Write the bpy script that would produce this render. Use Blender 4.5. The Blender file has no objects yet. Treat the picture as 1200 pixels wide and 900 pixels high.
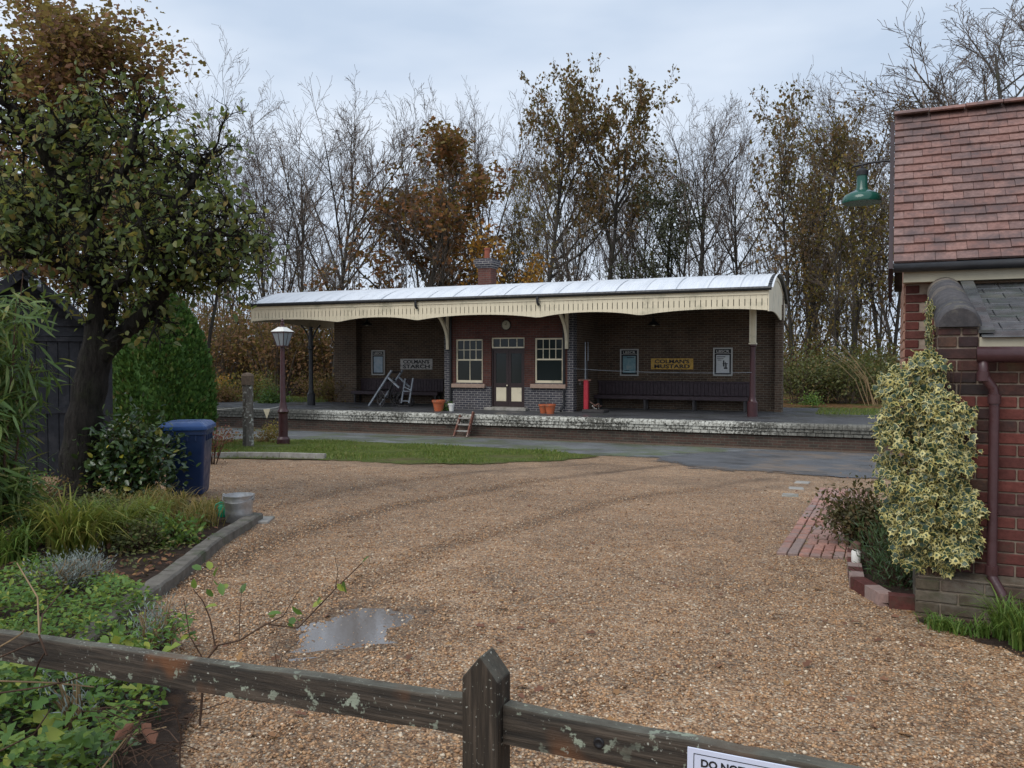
import bpy, math, random
import numpy as np
from mathutils import Vector, Matrix

# ------------------------------------------------------------------ camera, sky, sun, exposure
F_PX, CX, CY, HORIZON = 960.0, 600.0, 450.0, 423.0      # photograph is 1200 x 900
YAW = math.radians(22.92)                                # station runs along world x
PITCH = math.atan((CY - HORIZON) / F_PX)
EYE = Vector((0.0, 0.0, 1.41))
sc = bpy.context.scene
cam = bpy.data.cameras.new('camera')
cam.sensor_width = 36.0
cam.lens = F_PX / 1200.0 * 36.0
cam.clip_start, cam.clip_end = 0.05, 2000.0
cam_ob = bpy.data.objects.new('camera', cam)
sc.collection.objects.link(cam_ob)
cam_ob.location = EYE
cam_ob.rotation_euler = (math.pi / 2 - PITCH, 0.0, YAW)
sc.camera = cam_ob

SUN_EL, SUN_AZ = math.radians(48), math.radians(200)     # high, veiled, from behind the camera
world = bpy.data.worlds.new('World')
sc.world = world
world.use_nodes = True
wn, wl = world.node_tree.nodes, world.node_tree.links
wn.clear()
w_out = wn.new('ShaderNodeOutputWorld')
w_bg = wn.new('ShaderNodeBackground')
w_sky = wn.new('ShaderNodeTexSky')
w_sky.sky_type = 'NISHITA'
w_sky.sun_disc = False
w_sky.sun_elevation = SUN_EL
w_sky.sun_rotation = SUN_AZ
w_sky.dust_density = 3.0
w_tc = wn.new('ShaderNodeTexCoord')
w_map = wn.new('ShaderNodeMapping')
w_map.inputs['Scale'].default_value = (1.0, 1.0, 3.2)
w_noise = wn.new('ShaderNodeTexNoise')
w_noise.inputs['Scale'].default_value = 2.8
w_noise.inputs['Detail'].default_value = 4.0
w_noise.inputs['Roughness'].default_value = 0.5
w_ramp = wn.new('ShaderNodeValToRGB')                    # layered overcast cloud
w_ramp.color_ramp.elements[0].position = 0.3
w_ramp.color_ramp.elements[0].color = (5.1, 6.1, 7.55, 1)
w_ramp.color_ramp.elements[1].position = 0.72
w_ramp.color_ramp.elements[1].color = (7.5, 8.2, 9.2, 1)
w_mix = wn.new('ShaderNodeMix')
w_mix.data_type = 'RGBA'
w_mix.inputs['Factor'].default_value = 0.93
wl.new(w_tc.outputs['Generated'], w_map.inputs['Vector'])
wl.new(w_map.outputs['Vector'], w_noise.inputs['Vector'])
wl.new(w_noise.outputs['Fac'], w_ramp.inputs['Fac'])
wl.new(w_sky.outputs['Color'], w_mix.inputs['A'])
wl.new(w_ramp.outputs['Color'], w_mix.inputs['B'])
wl.new(w_mix.outputs['Result'], w_bg.inputs['Color'])
w_bg.inputs['Strength'].default_value = 0.095
wl.new(w_bg.outputs['Background'], w_out.inputs['Surface'])

sun = bpy.data.lights.new('sun', 'SUN')
sun.energy = 1.4
sun.angle = math.radians(40)
sun.color = (1.0, 0.97, 0.92)
sun_ob = bpy.data.objects.new('sun', sun)
sc.collection.objects.link(sun_ob)
_sd = Vector((math.sin(SUN_AZ) * math.cos(SUN_EL), math.cos(SUN_AZ) * math.cos(SUN_EL), math.sin(SUN_EL)))
sun_ob.rotation_euler = _sd.to_track_quat('Z', 'Y').to_euler()
sun_ob.location = (0, 0, 40)

sc.view_settings.view_transform = 'Standard'
sc.view_settings.look = 'None'
sc.view_settings.exposure = 0.3
sc.view_settings.gamma = 1.0
sc.view_settings.use_curve_mapping = False
sc.cycles.max_bounces = 6
sc.cycles.diffuse_bounces = 3
sc.cycles.transparent_max_bounces = 6
sc.cycles.use_denoising = True

# ------------------------------------------------------------------ pixel -> place helpers
_fh = Vector((-math.sin(YAW), math.cos(YAW), 0))
_rt = Vector((math.cos(YAW), math.sin(YAW), 0))
_fw = _fh * math.cos(PITCH) - Vector((0, 0, math.sin(PITCH)))
_up = _fh * math.sin(PITCH) + Vector((0, 0, math.cos(PITCH)))
PLAT_EDGE, SLOPE = 22.4, 0.04
TRACK_Z = -SLOPE * PLAT_EDGE
PLAT_Z = -0.23

def ray(px, py):
    return _fw + _rt * ((px - CX) / F_PX) + _up * ((CY - py) / F_PX)

def gz(x, y):
    """height of the yard: it falls gently to the old track bed"""
    return -SLOPE * min(max(y, -3.0), PLAT_EDGE)

def ground(px, py):
    d = ray(px, py)
    t = EYE.z / (-d.z - SLOPE * d.y)          # EYE.z + t dz = -SLOPE t dy
    return EYE + d * t

def at_y(px, py, y):                            # on a plane parallel to the station front
    d = ray(px, py)
    return EYE + d * (y / d.y)

def at_z(px, py, z):
    d = ray(px, py)
    return EYE + d * ((z - EYE.z) / d.z)

def at_d(px, py, dist):                         # at a distance measured along the view axis
    return EYE + ray(px, py) * dist

# ------------------------------------------------------------------ mesh helpers
COL = sc.collection

class MB:
    def __init__(self):
        self.v, self.f, self.m = [], [], []
    def add(self, vs, fs, mi=0):
        o = len(self.v)
        self.v.extend([tuple(p) for p in vs])
        self.f.extend([tuple(i + o for i in f) for f in fs])
        self.m.extend([mi] * len(fs))
        return self
    def box(self, x0, x1, y0, y1, z0, z1, mi=0):
        vs = [(x, y, z) for z in (z0, z1) for y in (y0, y1) for x in (x0, x1)]
        fs = [(0, 2, 3, 1), (4, 5, 7, 6), (0, 1, 5, 4), (2, 6, 7, 3), (0, 4, 6, 2), (1, 3, 7, 5)]
        return self.add(vs, fs, mi)
    def cbox(self, x0, x1, y0, y1, z0, z1, c=0.006, mi=0):
        """box with chamfered edges"""
        vs = []
        for sx in (0, 1):
            for sy in (0, 1):
                for sz in (0, 1):
                    X, Y, Z = (x0, x1)[sx], (y0, y1)[sy], (z0, z1)[sz]
                    ix, iy, iz = (c, -c)[sx], (c, -c)[sy], (c, -c)[sz]
                    vs += [(X, Y + iy, Z + iz), (X + ix, Y, Z + iz), (X + ix, Y + iy, Z)]
        def i(sx, sy, sz, k): return (sx * 4 + sy * 2 + sz) * 3 + k
        fs = []
        for s in (0, 1):
            q = [i(s, 0, 0, 0), i(s, 1, 0, 0), i(s, 1, 1, 0), i(s, 0, 1, 0)]
            fs.append(q if s else q[::-1])
            q = [i(0, s, 0, 1), i(0, s, 1, 1), i(1, s, 1, 1), i(1, s, 0, 1)]
            fs.append(q if s else q[::-1])
            q = [i(0, 0, s, 2), i(1, 0, s, 2), i(1, 1, s, 2), i(0, 1, s, 2)]
            fs.append(q if s else q[::-1])
        for a in (0, 1):
            for b in (0, 1):
                fs.append([i(a, b, 0, 0), i(a, b, 0, 1), i(a, b, 1, 1), i(a, b, 1, 0)])
                fs.append([i(a, 0, b, 0), i(a, 0, b, 2), i(a, 1, b, 2), i(a, 1, b, 0)])
                fs.append([i(0, a, b, 1), i(0, a, b, 2), i(1, a, b, 2), i(1, a, b, 1)])
                for c_ in (0, 1):
                    fs.append([i(a, b, c_, 0), i(a, b, c_, 1), i(a, b, c_, 2)])
        return self.add(vs, fs, mi)
    def tube(self, pts, radii, n=8, mi=0, cap=True):
        pts = [Vector(p) for p in pts]
        if not hasattr(radii, '__len__'): radii = [radii] * len(pts)
        vs, fs = [], []
        ref = None
        for k, p in enumerate(pts):
            d = (pts[min(k + 1, len(pts) - 1)] - pts[max(k - 1, 0)])
            if d.length < 1e-9: d = Vector((0, 0, 1))
            d.normalize()
            if ref is None:
                ref = d.orthogonal().normalized()
            a = ref - d * ref.dot(d)
            if a.length < 1e-6: a = d.orthogonal()
            a.normalize(); ref = a
            b = d.cross(a)
            for j in range(n):
                t = 2 * math.pi * j / n
                vs.append(p + (a * math.cos(t) + b * math.sin(t)) * radii[k])
        for k in range(len(pts) - 1):
            for j in range(n):
                j2 = (j + 1) % n
                fs.append((k * n + j, k * n + j2, (k + 1) * n + j2, (k + 1) * n + j))
        if cap:
            fs.append(tuple(range(n - 1, -1, -1)))
            fs.append(tuple(range((len(pts) - 1) * n, len(pts) * n)))
        return self.add(vs, fs, mi)
    def bar(self, a, b, w, h, up=(0, 0, 1), mi=0):
        a, b = Vector(a), Vector(b)
        d = (b - a).normalized()
        s = d.cross(Vector(up))
        if s.length < 1e-5: s = d.orthogonal()
        s.normalize(); u = s.cross(d)
        vs = [p + s * (sx * w / 2) + u * (sz * h / 2) for p in (a, b) for sz in (-1, 1) for sx in (-1, 1)]
        fs = [(0, 1, 3, 2), (4, 6, 7, 5), (0, 4, 5, 1), (2, 3, 7, 6), (0, 2, 6, 4), (1, 5, 7, 3)]
        return self.add(vs, fs, mi)
    def lathe(self, prof, c=(0, 0, 0), n=20, mi=0, sq=False):
        """profile of (radius, z) turned about a vertical axis; sq turns it about a square"""
        vs, fs = [], []
        for r, z in prof:
            for j in range(n):
                t = 2 * math.pi * (j + (0.5 if sq else 0)) / n
                k = r / math.cos(math.pi / n) if sq else r
                vs.append((c[0] + k * math.cos(t), c[1] + k * math.sin(t), c[2] + z))
        for k in range(len(prof) - 1):
            for j in range(n):
                j2 = (j + 1) % n
                fs.append((k * n + j, k * n + j2, (k + 1) * n + j2, (k + 1) * n + j))
        fs.append(tuple(range(n - 1, -1, -1)))
        fs.append(tuple(range((len(prof) - 1) * n, len(prof) * n)))
        return self.add(vs, fs, mi)
    def prism(self, poly, y0, y1, mi=0):
        """polygon in x,z extruded from y0 to y1"""
        n = len(poly)
        vs = [(x, y0, z) for x, z in poly] + [(x, y1, z) for x, z in poly]
        fs = [tuple(range(n)), tuple(range(2 * n - 1, n - 1, -1))]
        fs += [(i, i + n, (i + 1) % n + n, (i + 1) % n) for i in range(n)]
        return self.add(vs, fs, mi)
    def build(self, name, mats, parent=None, smooth=False, auto=None):
        me = bpy.data.meshes.new(name)
        me.from_pydata(self.v, [], self.f)
        if not isinstance(mats, (list, tuple)): mats = [mats]
        for m in mats: me.materials.append(m)
        if len(mats) > 1: me.polygons.foreach_set('material_index', self.m)
        import bmesh as _b
        bm = _b.new(); bm.from_mesh(me); _b.ops.recalc_face_normals(bm, faces=bm.faces); bm.to_mesh(me); bm.free()
        if smooth: me.polygons.foreach_set('use_smooth', [True] * len(me.polygons))
        if auto is not None:
            me.polygons.foreach_set('use_smooth', [True] * len(me.polygons))
            me.set_sharp_from_angle(angle=math.radians(auto))
        me.update()
        return link(name, me, parent)

def link(name, me, parent=None):
    o = bpy.data.objects.new(name, me)
    COL.objects.link(o)
    if parent is not None: o.parent = parent
    return o

def tag(o, label=None, cat=None, group=None, kind=None):
    if label: o['label'] = label
    if cat: o['category'] = cat
    if group: o['group'] = group
    if kind: o['kind'] = kind
    return o

def thing(name, label, cat, loc=(0, 0, 0), rz=0.0, group=None):
    o = bpy.data.objects.new(name, None)
    o.empty_display_size = 0.2
    COL.objects.link(o)
    o.location = loc
    o.rotation_euler = (0, 0, rz)
    return tag(o, label, cat, group)

def copy_tree(o, parent=None):
    c = o.copy()
    COL.objects.link(c)
    c.parent = parent
    for ch in list(o.children): copy_tree(ch, c)
    return c

def np_mesh(name, verts, faces, mats, parent=None, mi=None, smooth=False):
    """fast mesh from numpy: faces is an (n,k) array, all faces with k corners"""
    me = bpy.data.meshes.new(name)
    verts = np.asarray(verts, np.float32); faces = np.asarray(faces, np.int32)
    n, k = faces.shape
    me.vertices.add(len(verts)); me.vertices.foreach_set('co', verts.ravel())
    me.loops.add(n * k); me.loops.foreach_set('vertex_index', faces.ravel())
    me.polygons.add(n)
    me.polygons.foreach_set('loop_start', np.arange(0, n * k, k, dtype=np.int32))
    me.polygons.foreach_set('loop_total', np.full(n, k, np.int32))
    if not isinstance(mats, (list, tuple)): mats = [mats]
    for m in mats: me.materials.append(m)
    if mi is not None: me.polygons.foreach_set('material_index', np.asarray(mi, np.int32))
    if smooth: me.polygons.foreach_set('use_smooth', np.ones(n, bool))
    me.update(calc_edges=True)
    return link(name, me, parent)

def norm(a):
    return a / np.maximum(np.linalg.norm(a, axis=1, keepdims=True), 1e-9)

def scatter(name, tv, tf, pos, axis, nrm, size, mats, parent=None, tmi=None, wid=None):
    """copies of a small leaf template (x = width, y = along the leaf, z = face normal) as one mesh"""
    tv = np.asarray(tv, np.float32); tf = np.asarray(tf, np.int32)
    pos = np.asarray(pos, np.float32); N = len(pos)
    y = norm(np.asarray(axis, np.float32))
    z = np.asarray(nrm, np.float32)
    z = norm(z - y * np.sum(z * y, axis=1, keepdims=True) + 1e-5)
    x = np.cross(y, z)
    s = np.asarray(size, np.float32).reshape(-1, 1, 1) * np.ones((N, 1, 1), np.float32)
    w = 1.0 if wid is None else np.asarray(wid, np.float32).reshape(-1, 1, 1)
    V = pos[:, None, :] + s * (tv[None, :, 0:1] * w * x[:, None, :] + tv[None, :, 1:2] * y[:, None, :] + tv[None, :, 2:3] * z[:, None, :])
    Fa = tf[None] + (np.arange(N) * len(tv))[:, None, None]
    mi = None if tmi is None else np.tile(np.asarray(tmi), N)
    return np_mesh(name, V.reshape(-1, 3), Fa.reshape(-1, tf.shape[1]), mats, parent, mi)

# leaf templates: base at the origin, tip at y = 1
LEAF_OVAL = ([(0, 0, 0), (-.27, .3, .06), (0, .36, -.03), (.27, .3, .06), (-.22, .72, .02), (0, .7, -.06), (.22, .72, .02), (0, 1, -.12)],
             [(0, 1, 2), (0, 2, 3), (1, 4, 5), (1, 5, 2), (2, 5, 6), (2, 6, 3), (4, 7, 5), (5, 7, 6)])
LEAF_DIAMOND = ([(0, 0, 0), (-.3, .5, .05), (.3, .5, .05), (0, 1, -.08)], [(0, 1, 3), (0, 3, 2)])
LEAF_OAK = ([(0, 0, 0), (-.36, .35, .1), (-.18, .55, 0), (-.3, .8, .05), (0, 1, -.1), (.3, .8, .05), (.18, .55, 0), (.36, .35, .1)],
            [(0, 1, 2), (0, 2, 6), (0, 6, 7), (2, 3, 4), (2, 4, 6), (4, 5, 6)])
LEAF_LANCE = ([(0, 0, 0), (-.055, .3, .01), (.055, .3, .01), (-.05, .65, -.06), (.05, .65, -.06), (0, 1, -.2)],
              [(0, 1, 2), (1, 3, 4), (1, 4, 2), (3, 5, 4)])

def rnd_unit(r, n):
    return norm(r.normal(size=(n, 3)))
# ------------------------------------------------------------------ procedural materials
class NT:
    def __init__(self, name, rough=0.7, spec=0.4, metal=0.0):
        self.mat = bpy.data.materials.new(name)
        self.mat.use_nodes = True
        self.t = self.mat.node_tree
        self.n, self.l = self.t.nodes, self.t.links
        self.b = self.n['Principled BSDF']
        self.b.inputs['Roughness'].default_value = rough
        self.b.inputs['Specular IOR Level'].default_value = spec
        self.b.inputs['Metallic'].default_value = metal
        self._tc = None
    def set(self, sock, v):
        if hasattr(v, 'links') or isinstance(v, bpy.types.NodeSocket): self.l.new(v, sock)
        else: sock.default_value = v
    def co(self, kind='Object'):
        if self._tc is None: self._tc = self.n.new('ShaderNodeTexCoord')
        return self._tc.outputs[kind]
    def pos(self):
        return self.n.new('ShaderNodeNewGeometry').outputs['Position']
    def island(self):
        return self.n.new('ShaderNodeNewGeometry').outputs['Random Per Island']
    def orand(self):
        return self.n.new('ShaderNodeObjectInfo').outputs['Random']
    def map(self, vec, scale=(1, 1, 1), rot=(0, 0, 0), loc=(0, 0, 0)):
        m = self.n.new('ShaderNodeMapping')
        m.inputs['Scale'].default_value = scale; m.inputs['Rotation'].default_value = rot; m.inputs['Location'].default_value = loc
        self.l.new(vec, m.inputs['Vector'])
        return m.outputs['Vector']
    def noise(self, scale, detail=4, rough=0.6, vec=None, dist=0.0):
        m = self.n.new('ShaderNodeTexNoise')
        m.inputs['Scale'].default_value = scale; m.inputs['Detail'].default_value = detail
        m.inputs['Roughness'].default_value = rough; m.inputs['Distortion'].default_value = dist
        self.l.new(vec if vec is not None else self.pos(), m.inputs['Vector'])
        return m.outputs['Fac']
    def voro(self, scale, vec=None, feat='F1', rnd=1.0):
        m = self.n.new('ShaderNodeTexVoronoi')
        m.feature = feat
        m.inputs['Scale'].default_value = scale
        m.inputs['Randomness'].default_value = rnd
        self.l.new(vec if vec is not None else self.pos(), m.inputs['Vector'])
        return m
    def ramp(self, fac, stops, interp='LINEAR'):
        m = self.n.new('ShaderNodeValToRGB')
        cr = m.color_ramp
        cr.interpolation = interp
        while len(cr.elements) < len(stops): cr.elements.new(0.5)
        for e, (p, c) in zip(cr.elements, stops):
            e.position = p
            e.color = (c, c, c, 1) if not hasattr(c, '__len__') else (*c, 1)
        self.l.new(fac, m.inputs['Fac'])
        return m.outputs['Color']
    def mix(self, fac, a, b, mode='MIX'):
        m = self.n.new('ShaderNodeMix')
        m.data_type = 'RGBA'; m.blend_type = mode
        for s, v in ((m.inputs['Factor'], fac), (m.inputs['A'], a), (m.inputs['B'], b)):
            if isinstance(v, bpy.types.NodeSocket): self.l.new(v, s)
            elif hasattr(v, '__len__'): s.default_value = (*v, 1) if len(v) == 3 else v
            else: s.default_value = v
        return m.outputs['Result']
    def math(self, op, a, b=0.0, clamp=False):
        m = self.n.new('ShaderNodeMath'); m.operation = op; m.use_clamp = clamp
        for s, v in ((m.inputs[0], a), (m.inputs[1], b)):
            if isinstance(v, bpy.types.NodeSocket): self.l.new(v, s)
            else: s.default_value = v
        return m.outputs[0]
    def sep(self, vec):
        m = self.n.new('ShaderNodeSeparateXYZ'); self.l.new(vec, m.inputs[0]); return m.outputs
    def comb(self, x, y, z=0.0):
        m = self.n.new('ShaderNodeCombineXYZ')
        for s, v in zip(m.inputs, (x, y, z)):
            if isinstance(v, bpy.types.NodeSocket): self.l.new(v, s)
            else: s.default_value = v
        return m.outputs[0]
    def color(self, c):
        if isinstance(c, bpy.types.NodeSocket): self.l.new(c, self.b.inputs['Base Color'])
        else: self.b.inputs['Base Color'].default_value = (*c, 1)
        return self
    def rough(self, s):
        self.l.new(s, self.b.inputs['Roughness']); return self
    def bump(self, h, strength=0.5, dist=0.01):
        m = self.n.new('ShaderNodeBump')
        m.inputs['Strength'].default_value = strength; m.inputs['Distance'].default_value = dist
        self.l.new(h, m.inputs['Height']); self.l.new(m.outputs['Normal'], self.b.inputs['Normal'])
        return self

def wear(name, base, var=0.25, scale=6.0, rough=0.6, spec=0.4, dirt=None, dscale=2.5, bump=0.15, metal=0.0):
    """a plain material with uneven tone, blotches of dirt and slight relief"""
    t = NT(name, rough, spec, metal)
    n = t.noise(scale, 6)
    c = t.ramp(n, [(0.25, tuple(x * (1 - var) for x in base)), (0.75, tuple(min(1, x * (1 + var)) for x in base))])
    if dirt is not None:
        d = t.ramp(t.noise(dscale, 7, 0.7), [(0.52, 0.0), (0.68, 0.85)])
        c = t.mix(d, c, dirt)
    t.color(c)
    t.rough(t.ramp(t.noise(scale * 1.7, 3), [(0.3, max(0.05, rough - 0.15)), (0.7, min(1, rough + 0.15))]))
    t.bump(t.noise(scale * 5, 5), bump, 0.01)
    return t.mat

def leafmat(name, stops, rough=0.5, trans=0.25, spec=0.35):
    """leaf colours vary from leaf to leaf; light passes through a little"""
    t = NT(name, rough, spec)
    c = t.ramp(t.island(), stops)
    t.color(c)
    tr = t.n.new('ShaderNodeBsdfTranslucent')
    t.l.new(t.mix(0.35, c, (0.5, 0.55, 0.1), 'MIX'), tr.inputs['Color'])
    mx = t.n.new('ShaderNodeMixShader')
    mx.inputs[0].default_value = trans
    t.l.new(t.b.outputs[0], mx.inputs[1]); t.l.new(tr.outputs[0], mx.inputs[2])
    t.l.new(mx.outputs[0], t.n['Material Output'].inputs['Surface'])
    return t.mat

def bark(name, a, b, scale=9, moss=None, relief=.03):
    t = NT(name, 0.9, 0.15)
    v = t.map(t.pos(), (1, 1, 0.22))
    n = t.noise(scale, 6, 0.7, v)
    c = t.ramp(n, [(0.3, a), (0.7, b)])
    if moss is not None:
        c = t.mix(t.ramp(t.noise(3.5, 6, 0.7), [(0.5, 0.0), (0.68, 0.8)]), c, moss)
    t.color(c).bump(n, 0.9, relief)
    return t.mat

def brickmat(name, cols, mortar, mortar_rough=0.9, dark=0.0, size=(0.225, 0.075)):
    t = NT(name, 0.85, 0.2)
    x, y, z = t.sep(t.pos())
    v = t.comb(t.math('ADD', x, y), z)
    br = t.n.new('ShaderNodeTexBrick')
    br.offset = 0.5
    t.l.new(v, br.inputs['Vector'])
    br.inputs['Scale'].default_value = 1.0
    br.inputs['Mortar Size'].default_value = 0.0075
    br.inputs['Mortar Smooth'].default_value = 0.2
    br.inputs['Brick Width'].default_value = size[0]
    br.inputs['Row Height'].default_value = size[1]
    br.inputs['Color1'].default_value = (*cols[0], 1)
    br.inputs['Color2'].default_value = (*cols[1], 1)
    br.inputs['Mortar'].default_value = (*mortar, 1)
    n = t.ramp(t.noise(1.3, 6, 0.7), [(0.3, 0.65), (0.7, 1.15)])
    g = t.ramp(t.noise(45, 3), [(0.2, 0.8), (0.8, 1.15)])
    t.color(t.mix(1.0, t.mix(1.0, br.outputs['Color'], n, 'MULTIPLY'), g, 'MULTIPLY'))
    t.bump(t.math('SUBTRACT', 1.0, br.outputs['Fac']), 0.6, 0.008)
    return t.mat

MAT = {}
# gravel: pea shingle, each stone its own tint; darker where damp
def make_gravel():
    t = NT('gravel', 0.62, 0.35)
    p = t.pos()
    stops = [(0.0, (0.126, 0.072, 0.040)), (0.16, (0.281, 0.149, 0.074)), (0.38, (0.436, 0.248, 0.124)),
             (0.6, (0.514, 0.310, 0.160)), (0.78, (0.407, 0.284, 0.192)), (0.9, (0.582, 0.432, 0.280)), (1.0, (0.757, 0.648, 0.496))]
    v1 = t.voro(62, p); v2 = t.voro(105, p)
    c1 = t.ramp(t.sep(v1.outputs['Color'])[0], stops)
    c2 = t.ramp(t.sep(v2.outputs['Color'])[1], stops)
    big = t.ramp(t.noise(30, 2, 0.5, p), [(0.45, 0.0), (0.55, 1.0)])
    c = t.mix(big, c1, c2)
    d = t.math('MULTIPLY', t.math('ADD', v1.outputs['Distance'], t.math('MULTIPLY', v2.outputs['Distance'], 0.6)), 26.0)
    gap = t.ramp(v1.outputs['Distance'], [(0.4, 1.0), (0.8, 0.5)])
    c = t.mix(1.0, c, gap, 'MULTIPLY')
    damp = t.ramp(t.noise(0.55, 5, 0.62, p, 0.4), [(0.38, 0.74), (0.6, 1.05)])
    dirt = t.ramp(t.noise(3.2, 6, 0.7, p), [(0.36, 0.72), (0.55, 1.0)])
    c = t.mix(1.0, t.mix(1.0, c, damp, 'MULTIPLY'), dirt, 'MULTIPLY')
    c = t.mix(1.0, c, t.ramp(t.noise(19, 3, 0.75, p), [(0.32, 0.62), (0.5, 1.0), (0.7, 1.3)]), 'MULTIPLY')
    at = t.n.new('ShaderNodeAttribute'); at.attribute_name = 'rut'
    rut = t.math('MULTIPLY', at.outputs['Fac'], t.ramp(t.noise(2.4, 5, 0.7, p), [(0.3, 0.4), (0.65, 1.0)]))
    c = t.mix(rut, c, t.mix(1.0, c, (0.42, 0.40, 0.38), 'MULTIPLY'))
    t.color(c)
    t.bump(t.math('MULTIPLY', v1.outputs['Distance'], -1.0), 0.9, 0.012)
    return t.mat
MAT['gravel'] = make_gravel()

def make_pebble():
    t = NT('pebble', 0.5, 0.4)
    t.color(t.ramp(t.island(), [(0.0, (0.107, 0.063, 0.036)), (0.2, (0.281, 0.149, 0.074)), (0.45, (0.436, 0.248, 0.124)), (0.65, (0.514, 0.310, 0.160)), (0.82, (0.388, 0.279, 0.192)), (0.93, (0.582, 0.432, 0.280)), (1.0, (0.757, 0.648, 0.496))]))
    return t.mat
MAT['pebble'] = make_pebble()

def make_forest_floor():
    t = NT('leaf litter', 0.95, 0.1)
    v = t.voro(9)
    c = t.ramp(t.sep(v.outputs['Color'])[0], [(0, (0.045, 0.03, 0.018)), (0.5, (0.13, 0.07, 0.03)), (1, (0.2, 0.12, 0.05))])
    c = t.mix(t.ramp(t.noise(0.7, 5), [(0.5, 0.0), (0.62, 0.8)]), c, (0.07, 0.10, 0.025))
    t.color(c).bump(v.outputs['Distance'], 0.8, 0.05)
    return t.mat
MAT['litter'] = make_forest_floor()

def make_tarmac(name, a, b, moss, mossiness=0.5, rough=0.55, fray=False):
    t = NT(name, rough, 0.4)
    c = t.ramp(t.noise(70, 3), [(0.3, a), (0.7, b)])
    c = t.mix(t.ramp(t.noise(0.8, 6, 0.65, None, 0.5), [(mossiness, 0.0), (mossiness + 0.14, 0.75)]), c, moss)
    c = t.mix(1.0, c, t.ramp(t.noise(1.9, 5, 0.7), [(0.3, 0.7), (0.7, 1.2)]), 'MULTIPLY')
    t.color(c)
    t.rough(t.ramp(t.noise(0.9, 4), [(0.38, 0.28), (0.6, 0.8)]))
    t.bump(t.noise(90, 3), 0.4, 0.008)
    if fray: fray_edges(t)
    return t.mat
def fray_edges(t, amp=0.55):
    # the sheet thins out unevenly towards its rim, with gravel showing through
    e = t.n.new('ShaderNodeAttribute'); e.attribute_name = 'edge'
    k = t.math('ADD', e.outputs['Fac'], t.math('MULTIPLY', t.math('SUBTRACT', t.noise(2.2, 6, 0.75), 0.5), amp * 2))
    k = t.math('ADD', k, t.math('MULTIPLY', t.math('SUBTRACT', t.noise(30, 3, 0.7), 0.5), 0.5))
    a = t.ramp(k, [(0.16, 0.0), (0.24, 1.0)])
    tr = t.n.new('ShaderNodeBsdfTransparent'); mx = t.n.new('ShaderNodeMixShader')
    t.l.new(a, mx.inputs[0]); t.l.new(tr.outputs[0], mx.inputs[1]); t.l.new(t.b.outputs[0], mx.inputs[2])
    t.l.new(mx.outputs[0], t.n['Material Output'].inputs['Surface'])
MAT['path'] = make_tarmac('old tarmac', (0.10, 0.105, 0.11), (0.21, 0.215, 0.215), (0.10, 0.125, 0.05), 0.46, fray=True)
MAT['wet_tarmac'] = make_tarmac('wet broken tarmac', (0.06, 0.063, 0.07), (0.15, 0.15, 0.155), (0.19, 0.14, 0.10), 0.5, fray=True)
MAT['plat_top'] = make_tarmac('platform asphalt', (0.045, 0.046, 0.05), (0.10, 0.10, 0.105), (0.07, 0.08, 0.04), 0.56)

MAT['grass'] = leafmat('lawn grass', [(0, (0.06, 0.10, 0.02)), (0.5, (0.12, 0.18, 0.03)), (0.8, (0.19, 0.23, 0.05)), (1, (0.26, 0.21, 0.09))], 0.6, 0.2)
MAT['turf'] = make_tarmac('turf', (0.06, 0.085, 0.02), (0.12, 0.14, 0.035), (0.12, 0.085, 0.05), 0.5, fray=True)
MAT['turf'].node_tree.nodes['Principled BSDF'].inputs['Specular IOR Level'].default_value = 0.05
MAT['soil'] = wear('bed soil', (0.045, 0.032, 0.025), 0.5, 22, 0.95, 0.1, (0.11, 0.06, 0.035), 9, 0.9)
def _fray_soil():
    m = wear('loose soil', (0.045, 0.032, 0.025), 0.5, 22, 0.95, 0.1, (0.11, 0.06, 0.035), 9, 0.9)
    t = NT.__new__(NT); t.mat = m; t.t = m.node_tree; t.n, t.l = t.t.nodes, t.t.links; t.b = t.n['Principled BSDF']; t._tc = None
    fray_edges(t, 0.35)
    return m
MAT['loose_soil'] = _fray_soil()
MAT['stone_kerb'] = wear('weathered kerb', (0.15, 0.135, 0.115), 0.4, 9, 0.85, 0.2, (0.07, 0.085, 0.045), 4, 0.6)
MAT['concrete'] = wear('pale concrete', (0.33, 0.31, 0.28), 0.3, 8, 0.85, 0.2, (0.13, 0.13, 0.09), 3, 0.4)

MAT['brown_brick'] = brickmat('brown stock brick', ((0.085, 0.057, 0.043), (0.135, 0.086, 0.058)), (0.23, 0.20, 0.15))  # darkened all over: the shade under the canopy is put into this colour
MAT['red_brick'] = brickmat('red facing brick', ((0.145, 0.054, 0.041), (0.10, 0.043, 0.036)), (0.13, 0.105, 0.09))
MAT['blue_brick'] = brickmat('blue engineering brick', ((0.058, 0.058, 0.072), (0.085, 0.078, 0.088)), (0.36, 0.34, 0.32))
MAT['plat_brick'] = brickmat('platform face brick', ((0.105, 0.062, 0.048), (0.066, 0.052, 0.043)), (0.13, 0.125, 0.10))

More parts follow.
